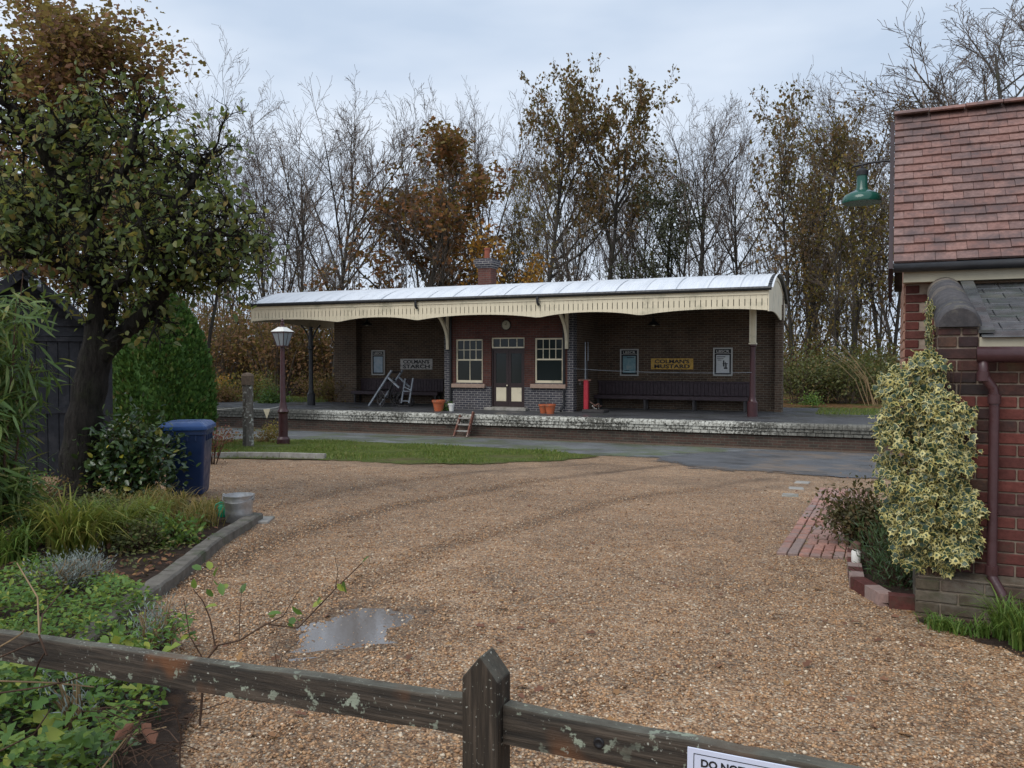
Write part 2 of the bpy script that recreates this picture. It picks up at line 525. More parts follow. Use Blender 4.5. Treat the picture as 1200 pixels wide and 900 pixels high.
def make_peeling():
    t = NT('peeling whitewash', 0.85, 0.2)
    n = t.noise(13, 8, 0.8)
    x = t.sep(t.pos())[0]
    # the paint was laid only in front of the building
    span = t.math('MULTIPLY', t.ramp(t.math('ADD', t.math('MULTIPLY', x, 0.02), 0.5), [(0.16, 0.08), (0.185, 1.0), (0.44, 1.0), (0.475, 0.15)]), 1.0)
    w = t.ramp(t.math('ADD', n, t.math('MULTIPLY', t.math('SUBTRACT', t.noise(0.8, 3), 0.5), 0.35)), [(0.47, 0.0), (0.53, 1.0)])
    grime = t.ramp(t.noise(16, 5), [(0.3, (0.05, 0.05, 0.042)), (0.7, (0.19, 0.18, 0.155))])
    t.color(t.mix(t.math('MULTIPLY', w, span), grime, t.ramp(t.noise(5, 4), [(0.3, (0.42, 0.41, 0.36)), (0.7, (0.66, 0.65, 0.58))])))
    t.bump(n, 0.5, 0.01)
    return t.mat
MAT['whitewash'] = make_peeling()

MAT['cream'] = wear('cream paint', (0.76, 0.665, 0.485), 0.06, 3, 0.5, 0.4, (0.45, 0.41, 0.29), 1.6, 0.08)
MAT['white_paint'] = wear('white paint', (0.78, 0.77, 0.72), 0.05, 6, 0.5, 0.4, None, 3, 0.08)
MAT['maroon'] = wear('maroon paint', (0.055, 0.018, 0.02), 0.3, 8, 0.4, 0.5)
MAT['black_paint'] = wear('black paint', (0.018, 0.018, 0.02), 0.3, 9, 0.45, 0.45)
MAT['dark_wood'] = wear('dark brown painted wood', (0.035, 0.02, 0.02), 0.3, 14, 0.45, 0.45)
MAT['bench_wood'] = wear('bench wood', (0.055, 0.036, 0.042), 0.35, 9, 0.55, 0.4)
MAT['soffit'] = wear('canopy boarding', (0.10, 0.085, 0.07), 0.3, 5, 0.8, 0.2)
MAT['sill'] = wear('stone sill', (0.38, 0.27, 0.21), 0.2, 9, 0.8, 0.2)
MAT['ink'] = wear('black lettering', (0.014, 0.014, 0.016), 0.2, 9, 0.5, 0.4)
MAT['yellow'] = wear('mustard enamel', (0.58, 0.33, 0.035), 0.12, 8, 0.3, 0.5, (0.25, 0.13, 0.02), 9)
MAT['grey_enamel'] = wear('chipped grey enamel', (0.46, 0.44, 0.41), 0.2, 12, 0.4, 0.5, (0.10, 0.09, 0.08), 8)
MAT['poster_frame'] = wear('poster frame', (0.50, 0.49, 0.46), 0.1, 9, 0.5)
MAT['terracotta'] = wear('terracotta', (0.46, 0.12, 0.05), 0.2, 9, 0.7, 0.25, (0.3, 0.16, 0.1), 8)
MAT['pot_clay'] = wear('sooty chimney clay', (0.26, 0.085, 0.055), 0.2, 9, 0.8, 0.2, (0.12, 0.06, 0.05), 8)
MAT['red_paint'] = wear('red enamel paint', (0.42, 0.025, 0.04), 0.15, 8, 0.4, 0.5)
MAT['trolley_grey'] = wear('blue grey paint', (0.28, 0.31, 0.35), 0.2, 9, 0.6, 0.4, (0.1, 0.08, 0.07), 7)
MAT['iron'] = wear('dull iron', (0.05, 0.045, 0.045), 0.4, 9, 0.6, 0.4)
MAT['rusty'] = wear('rusty junk', (0.16, 0.09, 0.07), 0.5, 14, 0.8, 0.2)
MAT['old_wood'] = wear('weathered timber', (0.13, 0.095, 0.07), 0.4, 16, 0.85, 0.2)
MAT['step_wood'] = wear('step timber', (0.16, 0.07, 0.05), 0.4, 16, 0.85, 0.2, (0.5, 0.48, 0.42), 9)
MAT['blue_plastic'] = wear('dark blue plastic', (0.012, 0.032, 0.095), 0.1, 5, 0.42, 0.45, None, 3, 0.04)
MAT['blue_lid'] = wear('blue plastic lid', (0.03, 0.085, 0.25), 0.1, 5, 0.38, 0.5, None, 3, 0.04)  # lighter than the body: the highlight on the lid is painted into its blue
MAT['rubber'] = wear('black rubber', (0.02, 0.02, 0.02), 0.2, 9, 0.7)
MAT['green_plastic'] = wear('green plastic', (0.0, 0.28, 0.15), 0.1, 9, 0.3, 0.5)
MAT['tar_board'] = wear('black stained boards', (0.022, 0.024, 0.03), 0.35, 10, 0.7, 0.3, (0.045, 0.045, 0.05), 5, 0.5)
MAT['felt'] = wear('roof felt', (0.055, 0.045, 0.04), 0.4, 12, 0.95, 0.1, (0.09, 0.1, 0.05), 7, 0.8)
MAT['post'] = None

def make_galv(name, base, rough, metal):
    t = NT(name, rough, 0.5, metal)
    v = t.voro(38)
    c = t.mix(0.35, (base,) * 3, t.ramp(t.sep(v.outputs['Color'])[0], [(0, base * 0.7), (1, min(1, base * 1.25))]))
    t.color(c)
    t.rough(t.ramp(t.noise(5, 5), [(0.3, rough - 0.1), (0.7, rough + 0.15)]))
    return t.mat
MAT['galv'] = make_galv('galvanised steel', 0.5, 0.42, 0.85)
def make_roofsheet():
    t = NT('galvanised roof sheet', 0.38, 0.5, 0.1)
    x, y, z = t.sep(t.pos())
    st = t.noise(1.0, 5, 0.65, t.comb(t.math('MULTIPLY', x, 3.0), t.math('MULTIPLY', y, 0.5), 0.0))
    c = t.ramp(st, [(0.3, (0.64, 0.67, 0.71)), (0.55, (0.80, 0.82, 0.85)), (0.8, (0.72, 0.75, 0.79))])
    c = t.mix(t.ramp(t.noise(2.4, 6, 0.7), [(0.6, 0.0), (0.75, 0.35)]), c, (0.33, 0.33, 0.31))
    t.color(c)
    t.rough(t.ramp(t.noise(3, 5), [(0.3, 0.28), (0.7, 0.5)]))
    return t.mat
MAT['roof_sheet'] = make_roofsheet()

def make_glass(name, tint=(0.02, 0.026, 0.026), rough=0.1):
    t = NT(name, rough, 0.3)
    t.color(tint)
    t.bump(t.noise(6, 2), 0.05, 0.01)
    return t.mat
MAT['window_glass'] = make_glass('dark window glass')
MAT['lamp_glass'] = make_glass('frosted lamp glass', (0.24, 0.26, 0.28), 0.3)

def make_brickpiece(name, stops, moss=None, soot=None):
    """single bricks: the tint changes from brick to brick"""
    t = NT(name, 0.88, 0.2)
    c = t.ramp(t.orand(), stops)
    c = t.mix(1.0, c, t.ramp(t.noise(26, 5, 0.7), [(0.25, 0.6), (0.75, 1.25)]), 'MULTIPLY')
    if soot is not None:
        c = t.mix(t.ramp(t.noise(3.0, 6, 0.7), [(0.45, 0.0), (0.62, 0.8)]), c, soot)
    if moss is not None:
        c = t.mix(t.ramp(t.noise(5.5, 6, 0.7), [(0.55, 0.0), (0.7, 0.7)]), c, moss)
    t.color(c).bump(t.noise(60, 5, 0.7), 0.5, 0.006)
    return t.mat
MAT['near_brick'] = make_brickpiece('red brick', [(0, (0.10, 0.036, 0.031)), (0.5, (0.155, 0.05, 0.04)), (0.8, (0.125, 0.05, 0.042)), (1, (0.08, 0.042, 0.04))], (0.07, 0.055, 0.04))
MAT['sooty_brick'] = make_brickpiece('sooty brick', [(0, (0.05, 0.03, 0.03)), (0.6, (0.10, 0.045, 0.035)), (1, (0.13, 0.075, 0.05))], (0.12, 0.105, 0.06), (0.03, 0.028, 0.028))
MAT['plinth_stone'] = make_brickpiece('mossy plinth brick', [(0, (0.10, 0.08, 0.055)), (0.6, (0.09, 0.06, 0.045)), (1, (0.14, 0.115, 0.085))], (0.05, 0.058, 0.026), (0.17, 0.155, 0.125))
MAT['coping_brick'] = make_brickpiece('weathered coping brick', [(0, (0.07, 0.068, 0.072)), (0.5, (0.12, 0.11, 0.11)), (1, (0.20, 0.165, 0.13))], (0.22, 0.20, 0.14), (0.045, 0.045, 0.05))
MAT['pink_brick'] = make_brickpiece('rubbed pink brick', [(0, (0.40, 0.23, 0.17)), (1, (0.46, 0.29, 0.22))], None, (0.30, 0.16, 0.11))
MAT['paver'] = make_brickpiece('red paving brick', [(0, (0.36, 0.19, 0.155)), (0.5, (0.45, 0.24, 0.19)), (0.8, (0.40, 0.25, 0.21)), (1, (0.28, 0.23, 0.215))], None, (0.27, 0.21, 0.19))
MAT['tile'] = make_brickpiece('clay roof tile', [(0, (0.235, 0.13, 0.11)), (0.45, (0.285, 0.165, 0.14)), (0.8, (0.265, 0.17, 0.15)), (1, (0.18, 0.115, 0.105))], None, (0.11, 0.085, 0.085))
MAT['mortar'] = wear('lime mortar', (0.25, 0.20, 0.155), 0.35, 20, 0.95, 0.1, (0.09, 0.07, 0.055), 5)
MAT['pale_mortar'] = wear('pale mortar', (0.36, 0.29, 0.23), 0.3, 20, 0.95, 0.1)
MAT['rwp'] = wear('dark red brown paint', (0.062, 0.026, 0.028), 0.2, 9, 0.38, 0.5)
MAT['cream_trim'] = wear('dull cream trim', (0.42, 0.38, 0.28), 0.15, 6, 0.6)
MAT['green_enamel'] = wear('green enamel', (0.012, 0.085, 0.06), 0.12, 8, 0.18, 0.6, None, 3, 0.03)
MAT['shade_inside'] = wear('dull shade lining', (0.30, 0.22, 0.19), 0.15, 8, 0.6)
def make_slate():
    t = NT('wet slate', 0.25, 0.5)
    c = t.ramp(t.noise(7, 5), [(0.3, (0.05, 0.055, 0.06)), (0.7, (0.12, 0.12, 0.125))])
    c = t.mix(t.ramp(t.noise(3, 6, 0.7), [(0.52, 0.0), (0.66, 0.6)]), c, (0.05, 0.075, 0.05))
    t.color(c)
    t.rough(t.ramp(t.noise(4, 5), [(0.35, 0.12), (0.65, 0.45)]))
    return t.mat
MAT['slate'] = make_slate()

def make_fencewood(stretch=(3, 60, 60)):
    t = NT('lichened fence timber', 0.75, 0.3)
    p = t.co('Object')
    v = t.map(p, stretch)
    g = t.noise(1.0, 6, 0.7, v)
    c = t.ramp(g, [(0.3, (0.013, 0.011, 0.009)), (0.5, (0.042, 0.032, 0.023)), (0.75, (0.125, 0.095, 0.07))])
    c = t.mix(t.ramp(t.noise(3.1, 3, 0.5), [(0.6, 0.0), (0.68, 0.75)]), c, (0.16, 0.065, 0.025))
    up = t.sep(t.n.new('ShaderNodeNewGeometry').outputs['Normal'])[2]
    c = t.mix(t.math('MULTIPLY', t.ramp(up, [(0.3, 0.0), (0.9, 0.75)]), t.ramp(t.noise(11, 5), [(0.3, 0.3), (0.6, 1.0)])), c, (0.17, 0.165, 0.13))
    l = t.ramp(t.noise(24, 4, 0.6), [(0.6, 0.0), (0.64, 1.0)])
    c = t.mix(t.math('MULTIPLY', l, t.ramp(t.noise(2.9, 2), [(0.42, 0.0), (0.58, 0.9)])), c, (0.33, 0.37, 0.28))
    sp = t.ramp(t.noise(95, 2, 0.5), [(0.66, 0.0), (0.7, 1.0)])
    c = t.mix(t.math('MULTIPLY', sp, t.ramp(t.noise(7, 2), [(0.45, 0.0), (0.55, 0.8)])), c, (0.4, 0.4, 0.34))
    t.color(c).bump(g, 0.7, 0.01)
    return t.mat
MAT['fence'] = make_fencewood()
MAT['fence_post'] = make_fencewood((60, 60, 3))
def make_lichen_post():
    t = NT('lichened post', 0.9, 0.2)
    c = t.ramp(t.noise(9, 5, 0.6, t.map(t.pos(), (1, 1, 0.3))), [(0.3, (0.075, 0.062, 0.052)), (0.7, (0.19, 0.17, 0.15))])
    c = t.mix(t.math('MULTIPLY', t.ramp(t.noise(17, 3, 0.5), [(0.56, 0.0), (0.6, 1.0)]), t.ramp(t.noise(4, 2), [(0.4, 0.1), (0.55, 0.9)])), c, (0.46, 0.46, 0.41))
    t.color(c).bump(t.noise(30, 4), 0.5, 0.01)
    return t.mat
MAT['post'] = make_lichen_post()
def make_water():
    t = NT('puddle water', 0.03, 0.9)
    t.color((0.15, 0.13, 0.115))
    t.b.inputs['IOR'].default_value = 1.5
    t.bump(t.noise(28, 3), 0.03, 0.01)
    return t.mat
MAT['water'] = make_water()

MAT['bark_grey'] = bark('grey bark', (0.03, 0.026, 0.023), (0.085, 0.074, 0.064), 8, (0.055, 0.06, 0.033))
MAT['bark_twig'] = bark('twig bark', (0.085, 0.065, 0.052), (0.17, 0.135, 0.11), 6)
MAT['bark_dark'] = bark('apple bark', (0.009, 0.008, 0.007), (0.05, 0.043, 0.037), 17, (0.035, 0.038, 0.022), .12)
MAT['stem'] = bark('stem bark', (0.05, 0.03, 0.022), (0.12, 0.075, 0.05), 12)
MAT['straw'] = wear('dry stem', (0.25, 0.17, 0.09), 0.3, 16, 0.9)
MAT['leaf_oak'] = leafmat('brown oak leaf', [(0, (0.10, 0.04, 0.016)), (0.5, (0.19, 0.072, 0.025)), (0.85, (0.26, 0.105, 0.032)), (1, (0.17, 0.13, 0.04))], 0.65)
MAT['leaf_olive'] = leafmat('fading oak leaf', [(0, (0.085, 0.045, 0.018)), (0.5, (0.16, 0.08, 0.03)), (0.85, (0.13, 0.095, 0.032)), (1, (0.23, 0.13, 0.04))], 0.65)
MAT['leaf_rust'] = leafmat('rust oak leaf', [(0, (0.11, 0.05, 0.03)), (0.5, (0.20, 0.09, 0.052)), (0.85, (0.27, 0.125, 0.06)), (1, (0.26, 0.17, 0.06))], 0.65, 0.35)
MAT['leaf_orange'] = leafmat('orange leaf', [(0, (0.24, 0.09, 0.02)), (0.5, (0.42, 0.18, 0.025)), (1, (0.5, 0.3, 0.06))], 0.6, 0.35)
MAT['leaf_yellow'] = leafmat('yellow green leaf', [(0, (0.10, 0.085, 0.02)), (0.5, (0.2, 0.14, 0.03)), (0.8, (0.3, 0.19, 0.04)), (1, (0.14, 0.15, 0.035))], 0.6, 0.3)
MAT['leaf_beech'] = leafmat('copper thicket leaf', [(0, (0.085, 0.042, 0.02)), (0.5, (0.165, 0.08, 0.036)), (0.85, (0.24, 0.125, 0.05)), (1, (0.13, 0.12, 0.05))], 0.7)
MAT['leaf_dark'] = leafmat('ivy dark leaf', [(0, (0.028, 0.032, 0.016)), (1, (0.06, 0.065, 0.03))], 0.5, 0.1)
MAT['leaf_bramble'] = leafmat('bramble leaf', [(0, (0.05, 0.06, 0.022)), (0.5, (0.095, 0.11, 0.035)), (0.8, (0.15, 0.15, 0.05)), (1, (0.2, 0.13, 0.05))], 0.6)
MAT['leaf_green'] = leafmat('fresh green leaf', [(0, (0.04, 0.10, 0.018)), (0.5, (0.075, 0.16, 0.03)), (1, (0.14, 0.21, 0.04))], 0.5)
MAT['leaf_apple'] = leafmat('apple leaf', [(0, (0.06, 0.095, 0.034)), (0.4, (0.10, 0.145, 0.048)), (0.7, (0.15, 0.175, 0.075)), (0.9, (0.21, 0.19, 0.05)), (1, (0.28, 0.18, 0.05))], 0.5, 0.4)
MAT['leaf_thuja'] = leafmat('conifer spray', [(0, (0.025, 0.07, 0.013)), (0.5, (0.055, 0.13, 0.022)), (0.93, (0.10, 0.19, 0.04)), (1, (0.14, 0.11, 0.04))], 0.6, 0.1)
MAT['leaf_bamboo'] = leafmat('bamboo leaf', [(0, (0.05, 0.10, 0.025)), (0.6, (0.095, 0.165, 0.045)), (0.9, (0.16, 0.21, 0.06)), (1, (0.3, 0.27, 0.09))], 0.45, 0.25)
MAT['leaf_camellia'] = leafmat('glossy evergreen leaf', [(0, (0.018, 0.04, 0.012)), (0.6, (0.035, 0.072, 0.02)), (0.95, (0.07, 0.11, 0.03)), (1, (0.4, 0.34, 0.03))], 0.28, 0.08, 0.5)
MAT['blade'] = leafmat('arching grass blade', [(0, (0.10, 0.15, 0.025)), (0.5, (0.20, 0.24, 0.045)), (0.85, (0.3, 0.29, 0.065)), (1, (0.32, 0.22, 0.07))], 0.5, 0.3)
MAT['blade_tan'] = leafmat('fading grass blade', [(0, (0.13, 0.13, 0.04)), (0.5, (0.25, 0.19, 0.06)), (0.9, (0.32, 0.21, 0.07)), (1, (0.17, 0.2, 0.05))], 0.6, 0.3)
MAT['blade_green'] = leafmat('green grass blade', [(0, (0.06, 0.12, 0.02)), (0.6, (0.11, 0.19, 0.035)), (1, (0.19, 0.25, 0.06))], 0.5, 0.25)
MAT['leaf_silver'] = leafmat('silver leaf', [(0, (0.17, 0.2, 0.185)), (1, (0.31, 0.35, 0.33))], 0.8, 0.1)
MAT['leaf_light'] = leafmat('light green leaf', [(0, (0.055, 0.12, 0.025)), (0.5, (0.10, 0.2, 0.04)), (0.85, (0.18, 0.27, 0.05)), (1, (0.32, 0.34, 0.05))], 0.45, 0.3)
MAT['leaf_dead'] = leafmat('dead leaf', [(0, (0.12, 0.055, 0.03)), (0.6, (0.2, 0.09, 0.055)), (1, (0.36, 0.2, 0.08))], 0.8, 0.1)
MAT['leaf_fuchsia'] = leafmat('bronze green leaf', [(0, (0.05, 0.045, 0.022)), (0.5, (0.09, 0.085, 0.035)), (1, (0.15, 0.095, 0.045))], 0.55, 0.2)
MAT['leaf_rosemary'] = leafmat('dark narrow leaf', [(0, (0.022, 0.05, 0.02)), (0.6, (0.045, 0.085, 0.032)), (1, (0.08, 0.13, 0.045))], 0.5, 0.1)
MAT['ivy_green'] = leafmat('ivy leaf centre', [(0, (0.018, 0.042, 0.022)), (0.6, (0.038, 0.07, 0.038)), (1, (0.08, 0.11, 0.06))], 0.4, 0.1, 0.45)
MAT['ivy_cream'] = leafmat('ivy leaf margin', [(0, (0.12, 0.13, 0.045)), (0.25, (0.42, 0.37, 0.12)), (0.6, (0.58, 0.50, 0.18)), (1, (0.64, 0.58, 0.28))], 0.45, 0.1, 0.4)
MAT['red_twig'] = leafmat('red leaf', [(0, (0.12, 0.015, 0.02)), (1, (0.22, 0.04, 0.04))], 0.6)
# ------------------------------------------------------------------ ground
rs = np.random.RandomState(7)
PUD = ground(414, 737)
PUD_RX, PUD_RY = 0.30, 0.50

def grid_axis(lo, a, b, hi, step, grow=1.35):
    mid = list(np.arange(a, b + 1e-6, step))
    out, s, v = [], step, a
    while v > lo:
        s *= grow; v -= s; out.append(max(v, lo))
    out2, s, v = [], step, mid[-1]
    while v < hi:
        s *= grow; v += s; out2.append(min(v, hi))
    return np.array(out[::-1] + mid + out2)

RUTS = [[(200, 690), (330, 628), (470, 592), (620, 564), (780, 545)], [(395, 700), (520, 640), (700, 590), (900, 560)],
        [(240, 610), (400, 575), (560, 552), (700, 543)]]
def rut_points():
    seg = []
    for k, line in enumerate(RUTS):
        P = [ground(*p) for p in line]
        for a, b in zip(P[:-1], P[1:]):
            seg.append((a.x, a.y, b.x, b.y, (0.15, 0.13, 0.12)[k], (1.0, 0.75, 0.65)[k]))
    return seg

def build_ground():
    xs = grid_axis(-500, -11.0, 5.0, 500, 0.09)
    ys = grid_axis(-300, 0.6, 22.4, 22.41, 0.09)
    ys = np.concatenate([ys[ys < 22.35], [22.4, 23.2, 24.0, 26, 29, 32, 36, 42, 50, 62, 80, 110, 160, 260, 500]])
    X, Y = np.meshgrid(xs, ys)
    Z = -SLOPE * np.clip(Y, -3.0, PLAT_EDGE)
    back = np.clip((Y - 23.2) / 0.8, 0, 1)
    Z = Z * (1 - back) + back * (-0.32)
    Z += np.where(Y > 33, 0.25 * np.sin(X * 0.13 + Y * 0.07) * np.clip((Y - 33) / 20, 0, 1), 0)
    near = (Y < 21.8) & (Y > 0)
    Z += np.clip((17.0 - Y) / 4.0, 0, 1) * np.where(near, 0.012 * np.sin(X * 1.7 + 0.6 * np.sin(Y * 1.1)) * np.sin(Y * 1.3 + 0.4) + rs.normal(size=X.shape) * 0.0022, 0)
    rut = np.zeros_like(X)
    for ax, ay, bx, by, w, amt in rut_points():
        dx, dy = bx - ax, by - ay
        t = np.clip(((X - ax) * dx + (Y - ay) * dy) / (dx * dx + dy * dy), 0, 1)
        d = np.hypot(X - ax - t * dx, Y - ay - t * dy)
        rut = np.maximum(rut, amt * np.exp(-(d / w) ** 2))
    Z -= 0.014 * rut
    r = np.hypot((X - PUD.x) / PUD_RX, (Y - PUD.y) / PUD_RY) + 0.10 * np.sin(5 * np.arctan2(Y - PUD.y, X - PUD.x))
    flat = PUD.z + np.clip(0.010 * (r * r - 1), -1, 0.010) + rs.normal(size=X.shape) * 0.0025
    rut = np.maximum(rut, 0.9 * np.clip((1.7 - r) / 0.6, 0, 1))
    w = np.clip((1.75 - r) / 0.4, 0, 1)
    Z = Z * (1 - w) + flat * w
    ny, nx = X.shape
    idx = np.arange(nx * ny).reshape(ny, nx)
    fa = np.stack([idx[:-1, :-1], idx[:-1, 1:], idx[1:, 1:], idx[1:, :-1]], -1).reshape(-1, 4)
    o = np_mesh('ground', np.stack([X, Y, Z], -1).reshape(-1, 3), fa, [MAT['gravel'], MAT['litter']], smooth=True,
                mi=(Y[:-1, :-1].reshape(-1) > 23).astype(int))
    at = o.data.attributes.new('rut', 'FLOAT', 'POINT')
    at.data.foreach_set('value', rut.ravel().astype(np.float32))
    tag(o, 'wide yard of brown pea gravel sloping down to the platform', kind='structure')
    # level sheet of water lying in the hollow
    mb = MB()
    n = 40
    ring = [(PUD.x, PUD.y, PUD.z - 0.0025)]
    for j in range(n):
        a = 2 * math.pi * j / n
        k = 1.3
        ring.append((PUD.x + PUD_RX * k * math.cos(a), PUD.y + PUD_RY * k * math.sin(a), PUD.z - 0.0025))
    mb.add(ring, [(0, 1 + j, 1 + (j + 1) % n) for j in range(n)])
    tag(mb.build('puddle', MAT['water']), 'shallow rain puddle in the gravel reflecting bare trees', kind='structure')
build_ground()

def in_poly(x, y, poly):
    c = np.zeros(len(x), bool)
    n = len(poly)
    for i in range(n):
        x1, y1, x2, y2 = poly[i].x, poly[i].y, poly[(i + 1) % n].x, poly[(i + 1) % n].y
        hit = ((y1 > y) != (y2 > y)) & (x < (x2 - x1) * (y - y1) / (y2 - y1 + 1e-12) + x1)
        c ^= hit
    return c

def edge_dist(x, y, poly):
    d = np.full(len(x), 1e9)
    n = len(poly)
    for i in range(n):
        ax, ay, bx, by = poly[i].x, poly[i].y, poly[(i + 1) % n].x, poly[(i + 1) % n].y
        dx, dy = bx - ax, by - ay
        t = np.clip(((x - ax) * dx + (y - ay) * dy) / (dx * dx + dy * dy + 1e-12), 0, 1)
        d = np.minimum(d, np.hypot(x - ax - t * dx, y - ay - t * dy))
    return d

def sheet(name, outline, mat, lift=0.004, jitter=0.0, label=None, step=0.1, soft=0.35):
    """a thin sheet following the yard; the attribute edge falls from 1 inside to 0 at the rim"""
    poly = [Vector(p) for p in outline]
    xs = np.arange(min(p.x for p in poly) - soft, max(p.x for p in poly) + soft, step)
    ys = np.arange(min(p.y for p in poly) - soft, min(PLAT_EDGE - .04, max(p.y for p in poly) + soft), step)
    X, Y = np.meshgrid(xs, ys)
    x, y = X.ravel(), Y.ravel()
    ins, d = in_poly(x, y, poly), edge_dist(x, y, poly)
    e = np.clip(np.where(ins, d, -d) / soft * .5 + .5, 0, 1)
    ny, nx = X.shape
    idx = np.arange(nx * ny).reshape(ny, nx)
    fa = np.stack([idx[:-1, :-1], idx[:-1, 1:], idx[1:, 1:], idx[1:, :-1]], -1).reshape(-1, 4)
    fa = fa[e[fa].max(1) > (0.0 if jitter else .5)]
    used, inv_ = np.unique(fa, return_inverse=True)
    V = np.stack([x, y, -SLOPE * np.clip(y, -3, PLAT_EDGE) + lift], -1)[used]
    o = np_mesh(name, V, inv_.reshape(-1, 4), mat, smooth=True)
    at = o.data.attributes.new('edge', 'FLOAT', 'POINT')
    at.data.foreach_set('value', e[used].astype(np.float32))
    return tag(o, label, kind='structure')
random.seed(11)

# old track bed, now a mossy tarmac path along the platform foot
g = ground
path_poly = [(-45, PLAT_EDGE + 0.5, 0), (-45, 19.4, 0)] + [tuple(g(*p)) for p in ((60, 512), (200, 513), (345, 516), (480, 521), (600, 526), (690, 532), (800, 536), (850, 540))] + \
            [(3.0, 17.6, 0), (12, 17.6, 0), (12, PLAT_EDGE + 0.5, 0)]
sheet('path', path_poly, MAT['path'], 0.006, 0.05, 'grey mossy tarmac path along the foot of the platform', .1, .7)
wet_poly = [tuple(g(*p)) for p in ((800, 538), (850, 533), (900, 531), (960, 531), (1040, 532), (1060, 545), (1040, 558), (985, 556), (945, 553), (905, 549), (850, 548))]
sheet('wet_road', wet_poly, MAT['wet_tarmac'], 0.011, 0.07, 'broken wet tarmac by the end of the brick path', .08, 1.0)

# lawn strip with a concrete edging
lawn_px = [(225, 536), (300, 537), (372, 538), (470, 543), (560, 543), (640, 540), (690, 535), (640, 530), (560, 525), (470, 521), (400, 518), (345, 516), (290, 516), (230, 520)]
LAWN = [g(*p) for p in lawn_px]
sheet('turf', [tuple(p) for p in LAWN], MAT['turf'], 0.016, 0.03, 'short turf bordering the gravel yard')

def grass_stuff(name, poly, n, h, mat, label, seed, lift=0.02, clump=True):
    r = np.random.RandomState(seed)
    x = r.uniform(min(p.x for p in poly) - .1, max(p.x for p in poly) + .1, n)
    y = r.uniform(min(p.y for p in poly) - .1, max(p.y for p in poly) + .1, n)
    jx = x + r.normal(size=n) * 0.1; jy = y + r.normal(size=n) * 0.1
    jx += r.normal(size=n) * .08; jy += r.normal(size=n) * .08
    patch = .5 + .5 * np.sin(x * 2.3 + 1.7 * np.sin(y * 1.9)) * np.sin(y * 3.1 + x)
    k = in_poly(jx, jy, poly) & (r.uniform(size=n) < .3 + .85 * patch)
    x, y = x[k], y[k]; n = len(x)
    z = np.array([gz(a, b) for a, b in zip(x, y)]) + lift
    ax = np.stack([r.normal(size=n) * .5, r.normal(size=n) * .5, np.ones(n)], -1)
    tv = [(-.07, 0, 0), (.07, 0, 0), (-.05, .55, .04), (.05, .55, .04), (0, 1, .18)]
    tf = [(0, 1, 3), (0, 3, 2), (2, 3, 4)]
    hh = h * r.uniform(.5, 1.3, n) * (0.7 + 0.5 * np.sin(x * 2.1) * np.sin(y * 1.7))
    o = scatter(name, tv, tf, np.stack([x, y, z], -1), ax, r.normal(size=(n, 3)), hh, mat, wid=r.uniform(.8, 1.6, n))
    return tag(o, label, kind='stuff')
grass_stuff('lawn_grass', LAWN, 80000, 0.07, MAT['grass'], 'short bright green grass on the strip by the lamp post', 3)

# concrete edging at the near side of the lawn: separate lengths
ed = thing('lawn_edging', 'low concrete edging between gravel and grass strip', 'edging', g(245, 537))
EP = [g(228, 538), g(278, 536.5), g(328, 537), g(382, 538.5)]
for a, b in zip(EP[:-1], EP[1:]):
    mb = MB(); d = (b - a).normalized()
    mb.bar(a + d * 0.01 + Vector((0, 0, .05)) - ed.location, b - d * 0.01 + Vector((0, 0, .05)) - ed.location, 0.09, 0.13)
    mb.build('edging_stone', MAT['concrete'], ed)

# ------------------------------------------------------------------ platform
pl = thing('platform', 'raised brick railway platform with flaking whitewashed edge', 'platform', (0, 0, 0))
mb = MB().box(-75, 30, PLAT_EDGE + 0.14, 30.5, TRACK_Z - 0.3, PLAT_Z - 0.33)
mb.build('face_wall', MAT['plat_brick'], pl)
mb = MB().box(-75, 30, PLAT_EDGE + 0.40, 30.4, PLAT_Z - 0.33, PLAT_Z)
mb.build('surface', MAT['plat_top'], pl)
rr = random.Random(5)
mb = MB()
x = -40.0
while x < 12:
    w = 0.112 + rr.uniform(-.004, .004)
    dz = rr.uniform(-.006, .006); dy = rr.uniform(-.008, .008)
    y0, y1, z0, z1 = PLAT_EDGE + dy, PLAT_EDGE + 0.40, PLAT_Z - 0.115, PLAT_Z + 0.008 + dz
    prof = [(y0, z0), (y0, z1 - .05), (y0 + .015, z1 - .018), (y0 + .05, z1), (y1, z1), (y1, z0)]
    n = len(prof)
    vs = [(x + .003, a, b) for a, b in prof] + [(x + w - .003, a, b) for a, b in prof]
    mb.add(vs, [tuple(range(n)), tuple(range(2 * n - 1, n - 1, -1))] + [(i, (i + 1) % n, (i + 1) % n + n, i + n) for i in range(n)])
    x += w
tag(mb.build('coping', MAT['whitewash'], pl), kind='stuff')
mb = MB()
for row in range(2):
    x = -40.0 + 0.1 * row
    while x < 12:
        w = 0.225 + rr.uniform(-.006, .006)
        z1 = PLAT_Z - 0.122 - row * 0.098
        mb.cbox(x + .004, x + w - .004, PLAT_EDGE + 0.035 + row * .025 + rr.uniform(-.008, .008), PLAT_EDGE + 0.40, z1 - .09, z1, .008)
        x += w
tag(mb.build('oversail_course', MAT['whitewash'], pl), kind='stuff')
# buried rail still showing along the platform foot
mb = MB().box(-60, 20, PLAT_EDGE - 0.42, PLAT_EDGE - 0.35, TRACK_Z - .05, TRACK_Z + 0.045).box(-60, 20, PLAT_EDGE - 0.34, PLAT_EDGE + 0.14, TRACK_Z - .05, TRACK_Z + 0.02)
tag(mb.build('buried_rail', MAT['old_wood']), 'rusty rail buried along the platform foot', 'rail')

